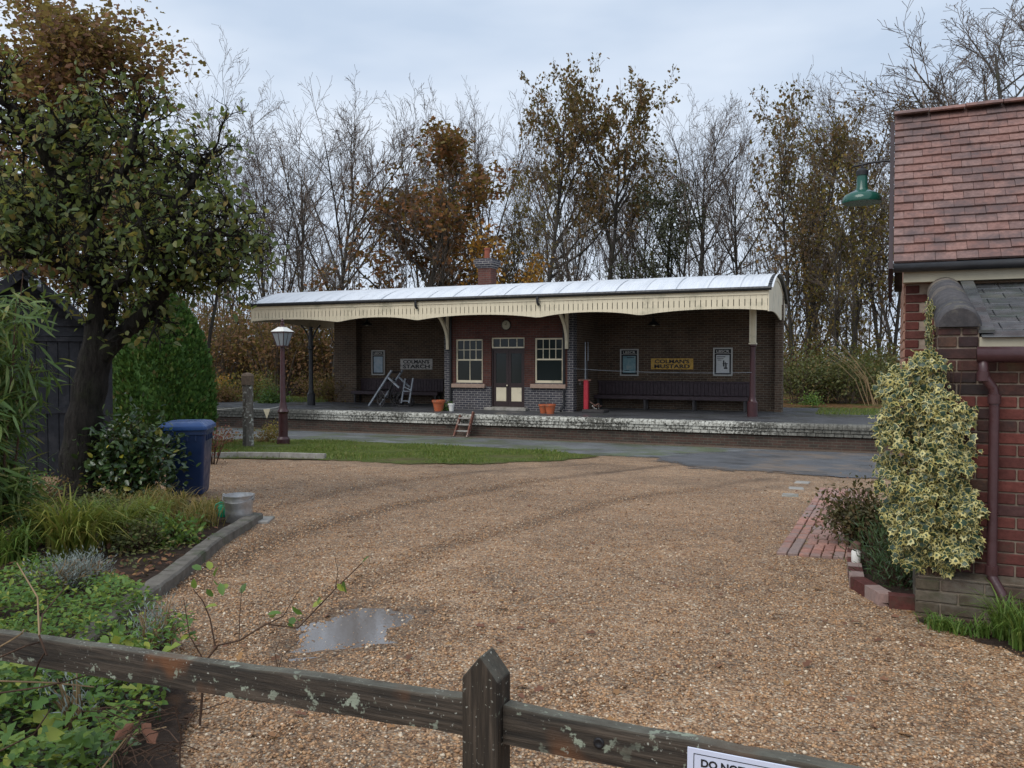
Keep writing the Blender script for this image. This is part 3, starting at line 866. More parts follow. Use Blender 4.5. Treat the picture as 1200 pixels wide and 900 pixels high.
# ------------------------------------------------------------------ station building
YF, YC, YR, YB = 23.4, 25.0, 27.7, 28.7
st = thing('station_building', 'long brick station shelter with curved corrugated roof and cream valance', 'station', (0, 0, 0))
def sx(px, y=YC): return at_y(px, 440, y).x
def sz(px, py, y=YC): return at_y(px, py, y).z
XL, XR = sx(296, YF), sx(899, YF)            # canopy ends
WL, WR = sx(399, YR), sx(917, YR)            # rear wall ends
BL, BR = sx(521), sx(672)                    # central block
EAVE_Z = 3.44
TOP_Z = 4.04
def arc_z(y):
    """curved roof over the whole depth"""
    m, h = (YF + YB) / 2, (YB - YF) / 2 + 0.02
    u = (y - m) / h
    base = EAVE_Z + (-0.12) * (u + 1) / 2
    R = (h * h + 0.62 ** 2) / (2 * 0.62)
    return base + math.sqrt(max(R * R - (u * h) ** 2, 0)) - (R - 0.62)

# walls
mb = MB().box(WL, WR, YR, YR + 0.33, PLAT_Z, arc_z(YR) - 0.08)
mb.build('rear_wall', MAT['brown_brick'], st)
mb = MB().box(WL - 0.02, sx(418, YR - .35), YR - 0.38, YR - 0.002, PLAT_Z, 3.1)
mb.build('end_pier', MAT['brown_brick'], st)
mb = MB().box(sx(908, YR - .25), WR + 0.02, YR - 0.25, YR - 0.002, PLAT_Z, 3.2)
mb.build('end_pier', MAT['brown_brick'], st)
# central block: front wall with openings
def zc(py, px=595): return sz(px, py)
W1 = (sx(534), sx(565.5), sz(550, 448.5), sz(550, 397.5))
W2 = (sx(626.5), sx(659.5), sz(643, 449), sz(643, 396))
D1 = (sx(575.5), sx(614.5), PLAT_Z + 0.11, sz(595, 395.5))
T_W = 0.33
DADO = sz(595, 453)
def wall_part(name, mat, boxes):
    m_ = MB()
    for (a, b, c, d) in boxes: m_.box(a, b, YC, YC + T_W, c, d)
    return m_.build(name, mat, st)
RTOP = 3.3
wall_part('lower_wall', MAT['blue_brick'], [(BL, D1[0], PLAT_Z, DADO)])
wall_part('lower_wall', MAT['blue_brick'], [(D1[1], BR, PLAT_Z, DADO)])
q = 0.2
wall_part('wall', MAT['red_brick'], [(BL + q, W1[0], DADO, RTOP), (W1[1], D1[0], DADO, RTOP), (D1[1], W2[0], DADO, RTOP), (W2[1], BR - q, DADO, RTOP),
                                     (W1[0], W1[1], W1[3], RTOP), (D1[0], D1[1], D1[3], RTOP), (W2[0], W2[1], W2[3], RTOP)])
for a, b in ((BL, BL + q), (BR - q, BR)):
    MB().box(a, b, YC - 0.012, YC + T_W, DADO, RTOP).build('corner_pilaster', MAT['blue_brick'], st)
for a, b in ((W1[0], W1[1]), (W2[0], W2[1])):
    MB().box(a, b, YC + 0.003, YC + T_W, DADO, W1[2]).build('window_apron', MAT['blue_brick'], st)
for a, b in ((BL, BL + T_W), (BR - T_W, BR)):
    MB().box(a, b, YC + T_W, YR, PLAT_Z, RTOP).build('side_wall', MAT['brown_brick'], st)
MB().box(BL + T_W, BR - T_W, YC + 0.9, YC + 0.95, PLAT_Z, RTOP).build('room_partition', MAT['soffit'], st)
MB().cbox(D1[0] - .15, D1[1] + .15, YC - 0.28, YC + 0.05, PLAT_Z, PLAT_Z + 0.10, .012).build('door_step', MAT['concrete'], st)
MB().box(D1[0], D1[1], YC + 0.06, YC + T_W, PLAT_Z + .001, D1[2]).build('threshold', MAT['concrete'], st)

def sash_window(x0, x1, z0, z1, curtain):
    y = YC + 0.07
    w = MB().box(x0 + .002, x0 + .05, y - .02, y + .09, z0, z1).box(x1 - .05, x1 - .002, y - .02, y + .09, z0, z1)\
        .box(x0 + .05, x1 - .05, y - .02, y + .09, z1 - .05, z1 - .002).box(x0 + .05, x1 - .05, y - .03, y + .09, z0 + .002, z0 + .085)
    win = w.build('window', MAT['cream'], st)
    zm = z0 + (z1 - z0) * 0.525
    MB().box(x0 + .05, x1 - .05, y - .005, y + .05, zm - .025, zm + .025).build('meeting_rail', MAT['cream'], win)
    gx0, gx1 = x0 + .05, x1 - .05
    for k in (1, 2, 3):
        xx = gx0 + (gx1 - gx0) * k / 4
        MB().box(xx - .011, xx + .011, y + .005, y + .04, zm + .026, z1 - .051).build('glazing_bar', MAT['cream'], win)
    zz = (zm + z1) / 2 - .01
    MB().box(gx0, gx1, y + .002, y + .037, zz - .011, zz + .011).build('glazing_bar', MAT['cream'], win)
    if curtain:
        xx = (gx0 + gx1) / 2
        MB().box(xx - .011, xx + .011, y + .002, y + .037, z0 + .086, zm - .026).build('glazing_bar', MAT['cream'], win)
    MB().box(gx0, gx1, y + .018, y + .024, z0 + .08, z1 - .05).build('pane', MAT['window_glass'], win)
    MB().box(x0 + .003, x1 - .003, y - .045, y - .022, z0 - .06, z0 + .0).build('sub_sill', MAT['dark_wood'], win)
    MB().cbox(x0 - .12, x1 + .12, YC - .11, YC - .001, z0 - .17, z0 - .035, .012).build('sill', MAT['sill'], win)
sash_window(*W1, True)
sash_window(*W2, False)

# double door with transom light
x0, x1, z0, z1 = D1
zt = sz(595, 408)
y = YC + 0.09
dr = MB().box(x0 + .002, x0 + .05, y - .03, y + .08, z0, zt).box(x1 - .05, x1 - .002, y - .03, y + .08, z0, zt).box(x0 + .05, x1 - .05, y - .03, y + .08, zt - .05, zt).build('door_frame', MAT['dark_wood'], st)
tr = MB().box(x0 + .002, x0 + .05, y - .03, y + .06, zt + .001, z1).box(x1 - .05, x1 - .002, y - .03, y + .06, zt + .001, z1)\
    .box(x0 + .05, x1 - .05, y - .03, y + .06, z1 - .04, z1 - .001).box(x0 + .05, x1 - .05, y - .03, y + .06, zt + .001, zt + .045).build('transom_light', MAT['cream'], st)
MB().box(x0 + .05, x1 - .05, y + .01, y + .02, zt + .045, z1 - .04).build('pane', MAT['window_glass'], tr)
for k in (1, 2, 3):
    xx = x0 + (x1 - x0) * k / 4
    MB().box(xx - .012, xx + .012, y - .01, y + .03, zt + .046, z1 - .041).build('glazing_bar', MAT['cream'], tr)
xm = (x0 + x1) / 2
zp0, zp1 = sz(595, 470.5), sz(595, 454)
for a, b in ((x0 + .052, xm - .003), (xm + .003, x1 - .052)):
    m_ = MB().box(a, a + .085, y, y + .045, z0 + .005, zt - .052).box(b - .085, b, y, y + .045, z0 + .005, zt - .052)\
        .box(a + .085, b - .085, y, y + .045, z0 + .005, zp0).box(a + .085, b - .085, y, y + .045, zp1, zp1 + .14).box(a + .085, b - .085, y, y + .045, zt - .17, zt - .052)
    d_ = m_.build('door', MAT['dark_wood'], st)
    MB().cbox(a + .085, b - .085, y + .012, y + .03, zp0, zp1, .006).build('panel', MAT['cream'], d_)
    MB().box(a + .085, b - .085, y + .018, y + .026, zp1 + .14, zt - .17).build('pane', MAT['window_glass'], d_)
    kx = b - .04 if a < xm - .1 else a + .04
    if a < xm - .1:
        kb = MB().lathe([(0.0, -.028), (.02, -.024), (.03, -.008), (.026, .01), (.012, .02), (.012, .03)], n=12).build('knob', MAT['cream'], d_, smooth=True)
        kb.rotation_euler = (-math.pi / 2, 0, 0); kb.location = (kx, y - .03, zp1 + .06)

# rainwater pipe on the block front, and gutter outlets on the valance
px_ = sx(661.5)
MB().tube([(px_, YC - .06, RTOP), (px_, YC - .06, PLAT_Z + .45), (px_, YC - .06, PLAT_Z + .22), (px_ - .05, YC - .13, PLAT_Z + .1), (px_ - .06, YC - .2, PLAT_Z + .03)], .042, 8).build('drainpipe', MAT['black_paint'], st, auto=40)
px_ = sx(529)
MB().tube([(px_, YC - .06, RTOP), (px_, YC - .06, PLAT_Z + .03)], .042, 8).build('drainpipe', MAT['black_paint'], st, auto=40)

# curved roof, laid in separate corrugated sheets
roof = MB()
NA = 15
ysr = [YF - 0.10 + (YB + 0.05 - (YF - 0.10)) * i / NA for i in range(NA + 1)]
vs, fs = [], []
for x in (XL, XR):
    for yy in ysr:
        vs += [(x, yy, arc_z(yy) - .03), (x, yy, arc_z(yy) - .07)]
n1 = len(ysr) * 2
for i in range(NA):
    fs += [(i * 2, i * 2 + 2, n1 + i * 2 + 2, n1 + i * 2), (i * 2 + 1, n1 + i * 2 + 1, n1 + i * 2 + 3, i * 2 + 3), (i * 2, i * 2 + 1, i * 2 + 3, i * 2 + 2), (n1 + i * 2, n1 + i * 2 + 2, n1 + i * 2 + 3, n1 + i * 2 + 1)]
roof.add(vs, fs)
roof_o = roof.build('roof', MAT['soffit'], st)
WAVE, SHEET_W = 0.13, 0.13 * 7
def sheet_mesh():
    xs_ = [i * WAVE / 4 for i in range(int(SHEET_W / WAVE) * 4 + 3)]
    V, Fc = [], []
    for i, xx in enumerate(xs_):
        for yy in ysr:
            m, h = (YF + YB) / 2, (YB - YF) / 2
            nx_ = (yy - m) / 6.0
            dz = 0.02 * math.sin(2 * math.pi * xx / WAVE)
            V.append((xx, yy + nx_ * dz, arc_z(yy) + dz * 1.0 + 0.003 * (xx / SHEET_W)))
    k = len(ysr)
    for i in range(len(xs_) - 1):
        for j in range(k - 1):
            Fc.append((i * k + j, (i + 1) * k + j, (i + 1) * k + j + 1, i * k + j + 1))
    me = bpy.data.meshes.new('roof_sheet')
    me.from_pydata(V, [], Fc); me.materials.append(MAT['roof_sheet'])
    me.polygons.foreach_set('use_smooth', [True] * len(me.polygons)); me.update()
    return me
smesh = sheet_mesh()
nsh = int((XR - XL + 0.16) / SHEET_W) + 1
for i in range(nsh):
    o = link('roof_sheet', smesh, roof_o)
    o.location = (XL - 0.08 + i * (XR - XL + 0.16 - SHEET_W) / (nsh - 1), rr.uniform(-.012, .012), rr.uniform(0, .003))

# chimney
cx = at_y(571, 330, 26.9)
cw = 0.25
ch = MB().box(cx.x - cw, cx.x + cw, 26.65, 27.15, 3.6, 4.73)
for k, (e, a, b) in enumerate(((.035, 4.73, 4.80), (.075, 4.80, 4.87), (.12, 4.87, 5.02), (.08, 5.02, 5.07))):
    ch.box(cx.x - cw - e, cx.x + cw + e, 26.65 - e, 27.15 + e, a, b, 1)
ch_o = ch.build('chimney', [MAT['red_brick'], MAT['blue_brick']], st)
MB().lathe([(.125, 0), (.115, .05), (.1, .08), (.098, .33), (.12, .35), (.12, .40), (.09, .41), (.085, .25)], (cx.x, 26.9, 5.06), 16).build('chimney_pot', MAT['pot_clay'], ch_o, auto=40)

# valance: fascia, slotted boards with scalloped foot
VAL_TOP = EAVE_Z - 0.05
MB().box(XL, XR, YF - 0.03, YF + 0.02, VAL_TOP - .145, VAL_TOP).build('fascia', MAT['cream'], st)
MB().box(XL, XR, YF - 0.045, YF - 0.031, VAL_TOP - .16, VAL_TOP - .13).build('fascia_moulding', MAT['cream'], st)
cusps = [XL - .9] + [sx(p, YF) for p in (397, 489, 631, 750)] + [XR + .55]
def foot(x):
    for a, b in zip(cusps[:-1], cusps[1:]):
        if a <= x <= b:
            u = (x - a) / (b - a) * 2 - 1
            return VAL_TOP - 0.66 + 0.135 * (1 - abs(u) ** 2.2)
    return VAL_TOP - 0.6
val = thing('valance', None, None); val.parent = st
del_keys = [k for k in val.keys()]
BW = 0.15
nb = int((XR - XL) / BW)
bw = (XR - XL) / nb
for i in range(nb):
    a, b = XL + i * bw, XL + (i + 1) * bw
    zt_ = VAL_TOP - 0.161
    g_ = 0.0025
    zs0, zs1 = VAL_TOP - 0.47, VAL_TOP - 0.26
    s_ = 0.0115
    # board outline with half slots cut in both edges
    poly = [(a + g_, foot(a)), (b - g_, foot(b)), (b - g_, zs0), (b - s_, zs0 + .02), (b - s_, zs1 - .02), (b - g_, zs1), (b - g_, zt_), (a + g_, zt_), (a + g_, zs1), (a + s_, zs1 - .02), (a + s_, zs0 + .02), (a + g_, zs0)]
    MB().prism(poly, YF - 0.022 + rr.uniform(-.002, .002), YF + 0.0).build('board', MAT['cream'], val)
MB().box(XL, XR, YF + 0.012, YF + 0.02, VAL_TOP - 0.5, VAL_TOP - .146).build('backing_board', MAT['soffit'], val)
# gutter
MB().tube([(XL - .12, YF - .09, EAVE_Z - .045), (XR + .1, YF - .09, EAVE_Z - .045)], .055, 8).build('gutter', MAT['black_paint'], st)
for p in (489, 631):
    xx = sx(p, YF)
    MB().tube([(xx, YF - .09, EAVE_Z - .06), (xx, YF - .11, EAVE_Z - .16), (xx + .01, YF - .11, EAVE_Z - .26), (xx + .03, YF - .06, EAVE_Z - .33)], .042, 8).build('gutter_outlet', MAT['black_paint'], st, auto=50)

# arched gable ends
for X, sgn in ((XR, 1), (XL, -1)):
    ysg = [YF - 0.022 + (YB - YF) * i / 26 for i in range(27)]
    top = [(yy, arc_z(yy) - .075) for yy in ysg]
    def gfoot(yy):
        u = (yy - YF) / (YB - YF)
        return VAL_TOP - 0.62 + 0.10 * abs(math.sin(u * math.pi * 1.5)) + (-.12) * u
    bot = [(yy, gfoot(yy)) for yy in ysg[::-1]]
    poly = top + bot
    n = len(poly)
    a, b = (X + .002, X + .032) if sgn > 0 else (X - .032, X - .002)
    m_ = MB()
    vs = [(a, *p) for p in poly] + [(b, *p) for p in poly]
    k = len(ysg)
    fs = []
    for i in range(k - 1):
        t0, t1, b0, b1 = i, i + 1, n - 1 - i, n - 2 - i
        fs += [(t0, t1, b1, b0), (t0 + n, b0 + n, b1 + n, t1 + n), (t0, t0 + n, t1 + n, t1), (b0, b1, b1 + n, b0 + n)]
    fs += [(0, n - 1, 2 * n - 1, n), (k - 1, k - 1 + n, k + n, k)]
    m_.add(vs, fs)
    ge = m_.build('gable_end', MAT['cream'], st)
    # raised moulding and dark barge cap following the curve
    m_ = MB()
    xo = b + .008 if sgn > 0 else a - .008
    m_.tube([(xo, yy, arc_z(yy) - .20 - .1 * (1 - min(1, (yy - YF) * (YB - yy) * 1.5))) for yy in ysg[2:-2]], .016, 6)
    m_.build('moulding', MAT['cream'], ge, smooth=True)
    m_ = MB()
    for i in range(k - 1):
        p0, p1 = top[i], top[i + 1]
        m_.bar((X + sgn * .05, p0[0] - .02, p0[1] + .06), (X + sgn * .05, p1[0] + .02, p1[1] + .06), .11, .05)
    m_.build('barge_cap', MAT['black_paint'], ge)

# cast iron columns with brackets, and brackets on the block corners
def bracket(xx, zfoot, y_, mat):
    """curved timber strut reaching forward under the canopy"""
    m_ = MB()
    pts = []
    for i in range(9):
        u = i / 8
        pts.append((xx, y_ - .06 - 0.75 * u ** 2.6, zfoot + (2.98 - zfoot) * u))
    for p, q_ in zip(pts[:-1], pts[1:]):
        m_.bar(p, q_, .09, .09, up=(0, 1, 0.3))
    m_.box(xx - .05, xx + .05, y_ - .1, y_ + .0, zfoot - .05, 3.1)
    return m_.build('bracket', mat, st)
for p, py0 in ((882, 488), (364.5, 474)):
    xx = sx(p)
    col = MB().lathe([(.15, 0), (.15, .42), (.11, .46), (.095, .52), (.085, .6), (.075, 1.9), (.078, 2.05), (.11, 2.08), (.11, 2.14), (.075, 2.18), (.07, 2.9)], (xx, YC, PLAT_Z), 16).build('column', MAT['maroon'] if p > 800 else MAT['black_paint'], st, auto=35)
    if p > 800:
        m_ = MB()
        m_.box(xx - .085, xx + .085, YC - .1, YC + .1, PLAT_Z + 2.17, 3.12).box(xx - .11, xx + .11, YC - .12, YC + .12, PLAT_Z + 2.13, PLAT_Z + 2.17)
        m_.box(xx - .085, xx - .04, YC - .18, YC - .101, PLAT_Z + 2.2, 3.05)
        m_.build('post_head', MAT['cream'], st)
    else:
        m_ = MB()
        for s_ in (-1, 1):
            m_.tube([(xx + s_ * (.07 + .35 * u ** 2.5), YC, PLAT_Z + 2.2 + .75 * u) for u in [i / 8 for i in range(9)]], .03, 6)
        m_.box(xx - .1, xx + .1, YC - .1, YC + .1, PLAT_Z + 2.14, PLAT_Z + 2.2)
        m_.build('column_bracket', MAT['black_paint'], st)
bracket(sx(526), sz(525, 408), YC - .02, MAT['cream'])
bracket(sx(665), sz(664, 407), YC - .02, MAT['cream'])
# purlin carrying the canopy on the column line
MB().box(XL + .05, XR - .05, YC - .07, YC + .07, 3.12, 3.30).build('canopy_beam', MAT['soffit'], st)
for p in (326, 400, 470, 560, 640, 720, 800, 880):
    xx = sx(p)
    MB().box(xx - .04, xx + .04, YF + .03, YR, 3.305, 3.4).build('canopy_joist', MAT['soffit'], st)
# ------------------------------------------------------------------ things on the platform
def text_mesh(name, body, size_x, height, mat, parent, loc, bold=0.0, rz=0.0, depth=0.004):
    cu = bpy.data.curves.new(name, 'FONT')
    cu.body = body; cu.align_x = 'CENTER'; cu.align_y = 'CENTER'; cu.extrude = depth; cu.offset = bold
    cu.resolution_u = 3
    tmp = bpy.data.objects.new('tmp', cu); COL.objects.link(tmp)
    bpy.context.view_layer.update()
    me = bpy.data.meshes.new_from_object(tmp.evaluated_get(bpy.context.evaluated_depsgraph_get()))
    bpy.data.objects.remove(tmp); bpy.data.curves.remove(cu)
    co = np.empty(len(me.vertices) * 3, np.float32); me.vertices.foreach_get('co', co); co = co.reshape(-1, 3)
    mn, mx = co.min(0), co.max(0)
    sxx, syy = size_x / (mx[0] - mn[0]), height / (mx[1] - mn[1])
    co = (co - (mn + mx) / 2) * np.array([sxx, syy, 1.0])
    co = np.stack([co[:, 0], -co[:, 2], co[:, 1]], -1)         # stand it up facing -y
    me.vertices.foreach_set('co', co.astype(np.float32).ravel()); me.update()
    me.materials.clear(); me.materials.append(mat)
    o = link(name, me, parent); o.location = loc; o.rotation_euler = (0, 0, rz)
    return o

YW = YR - 0.002
def poster(px0, px1, py0, py1, label, sheet_stops, bars):
    a, b = at_y(px0, py0, YW), at_y(px1, py1, YW)
    w, h = b.x - a.x, a.z - b.z
    t = thing('poster_board', label, 'poster', ((a.x + b.x) / 2, YW, b.z))
    w2 = w / 2
    f = .045
    MB().box(-w2, -w2 + f, -.05, 0, 0, h).box(w2 - f, w2, -.05, 0, 0, h).box(-w2 + f, w2 - f, -.05, 0, 0, f).box(-w2 + f, w2 - f, -.05, 0, h - f, h).build('frame', MAT['poster_frame'], t)
    MB().box(-w2 + f, w2 - f, -.03, 0, f, h - f).build('backing', MAT['ink'], t)
    hh = (h - 2 * f) * 0.17
    text_mesh('header_lettering', 'LBSCR', w * 0.66, hh * 0.62, MAT['poster_frame'], t, (0, -.032, h - f - hh / 2 - .005), 0.02)
    MB().box(-w2 + f, w2 - f, -.036, -.03, h - f - hh - .012, h - f - hh).build('header_rule', MAT['poster_frame'], t)
    m_ = NT('poster sheet', 0.35, 0.4)
    n = m_.noise(5.5, 5, 0.6, None, 0.6)
    m_.color(m_.ramp(n, sheet_stops))
    g_ = w * 0.09
    s = MB().box(-w2 + f + g_, w2 - f - g_, -.035, -.03, f + g_, h - f - hh - g_).build('poster_sheet', m_.mat, t)
    for u0, u1, v0, v1 in bars:          # dark printed lines and figure on the sheet
        W_, H_ = (w - 2 * f - 2 * g_), (h - 2 * f - hh - 2 * g_)
        X0, Z0 = -w2 + f + g_, f + g_
        MB().box(X0 + u0 * W_, X0 + u1 * W_, -.037, -.0352, Z0 + v0 * H_, Z0 + v1 * H_).build('print', MAT['ink'] if v1 < .98 else MAT['trolley_grey'], t)
    return t
blue = [(0.3, (0.10, 0.22, 0.27)), (0.5, (0.19, 0.34, 0.38)), (0.7, (0.32, 0.42, 0.42))]
poster(436, 451.5, 410.5, 439.5, 'framed poster with pale blue sheet beside the starch sign', [(0.3, (0.25, 0.36, 0.45)), (0.6, (0.42, 0.5, 0.56)), (0.75, (0.5, 0.52, 0.5))], [])
poster(727, 748.5, 409, 440.5, 'framed poster with teal sheet beside the mustard sign', blue, [(.1, .5, .12, .15), (.3, .9, .9, .94)])
poster(836, 858.5, 407.5, 440.5, 'framed poster with drawing on white sheet by the maroon column', [(0.3, (0.5, 0.52, 0.53)), (0.7, (0.66, 0.67, 0.66))],
       [(.05, .7, .88, .92), (.05, .55, .78, .81), (.1, .4, .70, .725), (.52, .62, .35, .7), (.66, .72, .3, .62), (.58, .86, .22, .30), (.74, .8, .3, .55), (.48, .9, .5, .53)])

def enamel_sign(px0, px1, py0, py1, l1, l2, mat, label):
    a, b = at_y(px0, py0, YW), at_y(px1, py1, YW)
    w, h = b.x - a.x, a.z - b.z
    t = thing('enamel_sign', label, 'sign', ((a.x + b.x) / 2, YW, b.z))
    MB().cbox(-w / 2, w / 2, -.02, 0, 0, h, .004).build('plate', mat, t)
    text_mesh('lettering', l1, w * .82, h * .36, MAT['ink'], t, (0, -.022, h * .73), 0.03)
    text_mesh('lettering', l2, w * .84, h * .36, MAT['ink'], t, (0, -.022, h * .28), 0.03)
enamel_sign(469.5, 507, 420.5, 433, "COLMAN'S", 'STARCH', MAT['grey_enamel'], 'grey enamel starch advertising sign with chipped edges on shelter wall')
enamel_sign(763, 812.5, 420, 433, "COLMAN'S", 'MUSTARD', MAT['yellow'], 'yellow enamel mustard advertising sign on shelter wall')

# clock over the door
p = sz(593.5, 381)
ck = thing('clock', 'round cream faced clock on the wall above the double doors', 'clock', (sx(593.5), YC - .001, p))
o = MB().lathe([(.0, 0), (.17, 0), (.18, .02), (.165, .05), (.15, .05), (.145, .03), (0, .03)], n=28).build('case', MAT['dark_wood'], ck, auto=30)
o.rotation_euler = (math.pi / 2, 0, 0)
o = MB().lathe([(.0, .031), (.148, .031), (.148, .038), (0, .038)], n=28).build('dial', MAT['cream_trim'], ck)
o.rotation_euler = (math.pi / 2, 0, 0)
MB().bar((0, -.045, 0), (.02, -.045, .09), .01, .006).build('hand', MAT['ink'], ck)
MB().bar((0, -.043, 0), (-.055, -.043, .03), .014, .006).build('hand', MAT['ink'], ck)
for k in range(12):
    a = k * math.pi / 6
    MB().bar((.115 * math.sin(a), -.041, .115 * math.cos(a)), (.135 * math.sin(a), -.041, .135 * math.cos(a)), .008, .004, up=(0, 1, 0)).build('hour_mark', MAT['ink'], ck)

# benches with boarded backs
def bench(x0, x1, label):
    y = YR - .06
    t = thing('bench', label, 'bench', ((x0 + x1) / 2, y - .25, PLAT_Z))
    L = (x1 - x0) / 2
    seat = MB()
    for k in range(3):
        MB().cbox(-L, L, -.23 + k * .16, -.08 + k * .16, .43, .47, .006).build('seat_board', MAT['bench_wood'], t)
    MB().box(-L, L, -.25, -.232, .35, .465).build('apron', MAT['bench_wood'], t)
    n = int(2 * L / .12)
    for i in range(n):
        a = -L + 2 * L * i / n
        MB().cbox(a + .003, a + 2 * L / n - .003, .245, .268, .48, .90, .005).build('back_board', MAT['bench_wood'], t)
    MB().cbox(-L - .02, L + .02, .225, .285, .90, .955, .008).build('back_rail', MAT['bench_wood'], t)
    nl = max(2, int(2 * L / 1.5) + 1)
    for i in range(nl):
        a = -L + .12 + (2 * L - .24) * i / (nl - 1)
        m_ = MB().box(a - .035, a + .035, -.2, -.13, 0, .43).box(a - .035, a + .035, .14, .21, 0, .43).box(a - .03, a + .03, -.13, .14, .33, .4)
        m_.build('leg', MAT['iron'], t)
bench(sx(701, YR - .1), sx(879, YR - .1), 'long dark bench with boarded back under the mustard sign')
bench(sx(419, YR - .1), sx(519, YR - .1), 'dark bench with boarded back behind the luggage trolleys')

# hanging lamps under the canopy
for pxl, lab in ((430, 'dark hanging lamp shade under the canopy above the starch sign side'), (766, 'dark hanging lamp shade under the canopy above the mustard sign')):
    y = YC + 1.0
    p = at_y(pxl, 381, y)
    t = thing('hanging_lamp', lab, 'lamp', (p.x, y, p.z))
    MB().lathe([(.21, 0), (.2, .02), (.11, .1), (.06, .13), (.05, .2), (.02, .22), (.018, .24)], n=20).build('shade', MAT['black_paint'], t, auto=40)
    MB().tube([(0, 0, .23), (0, 0, 3.3 - p.z)], .012, 6).build('stem', MAT['black_paint'], t)
    MB().lathe([(.0, -.03), (.05, -.02), (.06, .02), (.03, .05)], n=10).build('bulb', MAT['cream_trim'], t, smooth=True)

# luggage trolleys
def wheel(c, r, name, parent, axis_x=True):
    w = MB()
    n = 22
    ring = []
    for j in range(n + 1):
        a = 2 * math.pi * j / n
        ring.append((0, r * math.cos(a), r * math.sin(a)))
    w.tube(ring, .022, 6, cap=False)
    for j in range(8):
        a = 2 * math.pi * j / 8
        w.bar((0, 0, 0), (0, r * math.cos(a), r * math.sin(a)), .02, .025, up=(1, 0, 0))
    w.tube([(-.05, 0, 0), (.05, 0, 0)], .035, 8)
    o = w.build(name, MAT['iron'], parent); o.location = c
    return o
def Y_(px, py, y): return at_y(px, py, y)
yt = YC + .15
base = at_y(448, 478, yt)
t1 = thing('luggage_trolley', 'two wheeled luggage trolley tipped up on its grey shafts', 'trolley', (base.x, yt, PLAT_Z))
def loc(px, py, dy=0.0):
    q_ = at_y(px, py, yt + dy)
    return Vector((q_.x - base.x, dy, max(q_.z - PLAT_Z, .03)))
for dy in (0.0, 0.75):
    a, b = loc(432.5, 476, 0) + Vector((0, dy, 0)), loc(459, 434, 0) + Vector((0, dy, 0))
    MB().bar(a, b, .055, .085, up=(0, 1, 0)).build('shaft', MAT['trolley_grey'], t1)
    a, b = loc(455, 442.5, 0) + Vector((0, dy, 0)), loc(468, 454.5, 0) + Vector((0, dy, 0))
    MB().bar(a, b, .05, .07, up=(0, 1, 0)).build('side_rail', MAT['trolley_grey'], t1)
for u in (.2, .45, .7, .95):
    a = loc(432.5, 476).lerp(loc(459, 434), u)
    MB().bar(a, a + Vector((0, .75, 0)), .05, .03, up=(1, 0, 0)).build('cross_bar', MAT['iron'], t1)
for dy in (-.08, .83):
    o = wheel((.0, 0, 0), .27, 'wheel', t1)
    o.rotation_euler = (0, 0, math.radians(62)); o.location = Vector((loc(448, 470).x, dy, .295))
MB().tube([(0, -.1, .295), (0, .85, .295)], .022, 8).build('axle', MAT['iron'], t1)
MB().bar((0.0, .37, .3), loc(455, 442.5) + Vector((0, .37, 0)), .09, .06).build('spine', MAT['iron'], t1)
b2 = at_y(476, 472, yt + .5)
t2 = thing('sack_truck', 'upright grey sack truck standing behind the tipped trolley', 'trolley', (b2.x, yt + .5, PLAT_Z))
for s_, top in ((-.16, 1.0), (.16, 1.02)):
    MB().bar((s_ - .04, 0, .12), (s_ + .06, .12, top), .05, .05, up=(0, 1, 0)).build('handle_rail', MAT['trolley_grey'], t2)
for z in (.2, .55, .72):
    MB().bar((-.17 + .05 * z, .06 * z, z), (.17 + .05 * z, .06 * z, z - (.14 if z > .6 else 0)), .035, .05, up=(0, 1, 0)).build('rung', MAT['trolley_grey'], t2)
MB().box(-.2, .2, -.2, .0, .02, .05).build('toe_plate', MAT['iron'], t2)
for s_ in (-.24, .2):
    o = wheel((s_, .08, .16), .135, 'wheel', t2)
o = wheel((0, 0, 0), .24, 'spare_wheel', t2); o.location = (-.42, .15, .265); o.rotation_euler = (0, 0, math.radians(70))
MB().bar((-.42, .1, .3), (-.15, .05, .62), .05, .05).build('draw_bar', MAT['iron'], t2)

# weighing machine with red column, bits of scrap on its plate
bw_ = at_y(692, 478, YC + .1)
wm = thing('weighing_machine', 'red weighing machine column with low black plate by the block corner', 'scales', (bw_.x, YC + .1, PLAT_Z))
rx = sx(687, YC + .1) - bw_.x
MB().cbox(rx - .075, rx + .075, -.06, .09, .02, 1.02, .02).build('column', MAT['red_paint'], wm)
MB().box(rx - .26, rx + .16, -.03, .05, 1.0, 1.05).build('beam', MAT['rusty'], wm)
MB().box(rx - .03, rx + .03, .02, .06, 1.05, 1.65).build('upper_post', MAT['black_paint'], wm)
MB().box(rx - .055, rx - .032, .03, .05, 1.05, 2.25).build('scale_rod', MAT['trolley_grey'], wm)
MB().box(rx + .04, rx + .055, .03, .05, 1.65, 2.25).build('scale_rod', MAT['trolley_grey'], wm)
MB().lathe([(.05, 0), (.05, .05), (.012, .06), (.012, .12)], (rx - .2, 0, .88), 10).build('weight', MAT['iron'], wm)
MB().cbox(rx - .05, rx + .68, -.3, .3, .0, .1, .015).build('plate', MAT['iron'], wm)
sp = thing('scrap_ironwork', 'small heap of rusty scrap on the weighing machine plate', 'scrap', (bw_.x + rx + .42, YC + .1, PLAT_Z + .1))
for k in range(7):
    a = Vector((rr.uniform(-.2, .2), rr.uniform(-.15, .15), .02 + .03 * (k % 3)))
    b = a + Vector((rr.uniform(-.25, .25), rr.uniform(-.15, .15), rr.uniform(.0, .16)))
    MB().bar(a, b, rr.uniform(.02, .05), rr.uniform(.02, .04)).build('scrap_bar', MAT['rusty'] if k % 3 else MAT['grey_enamel'], sp)

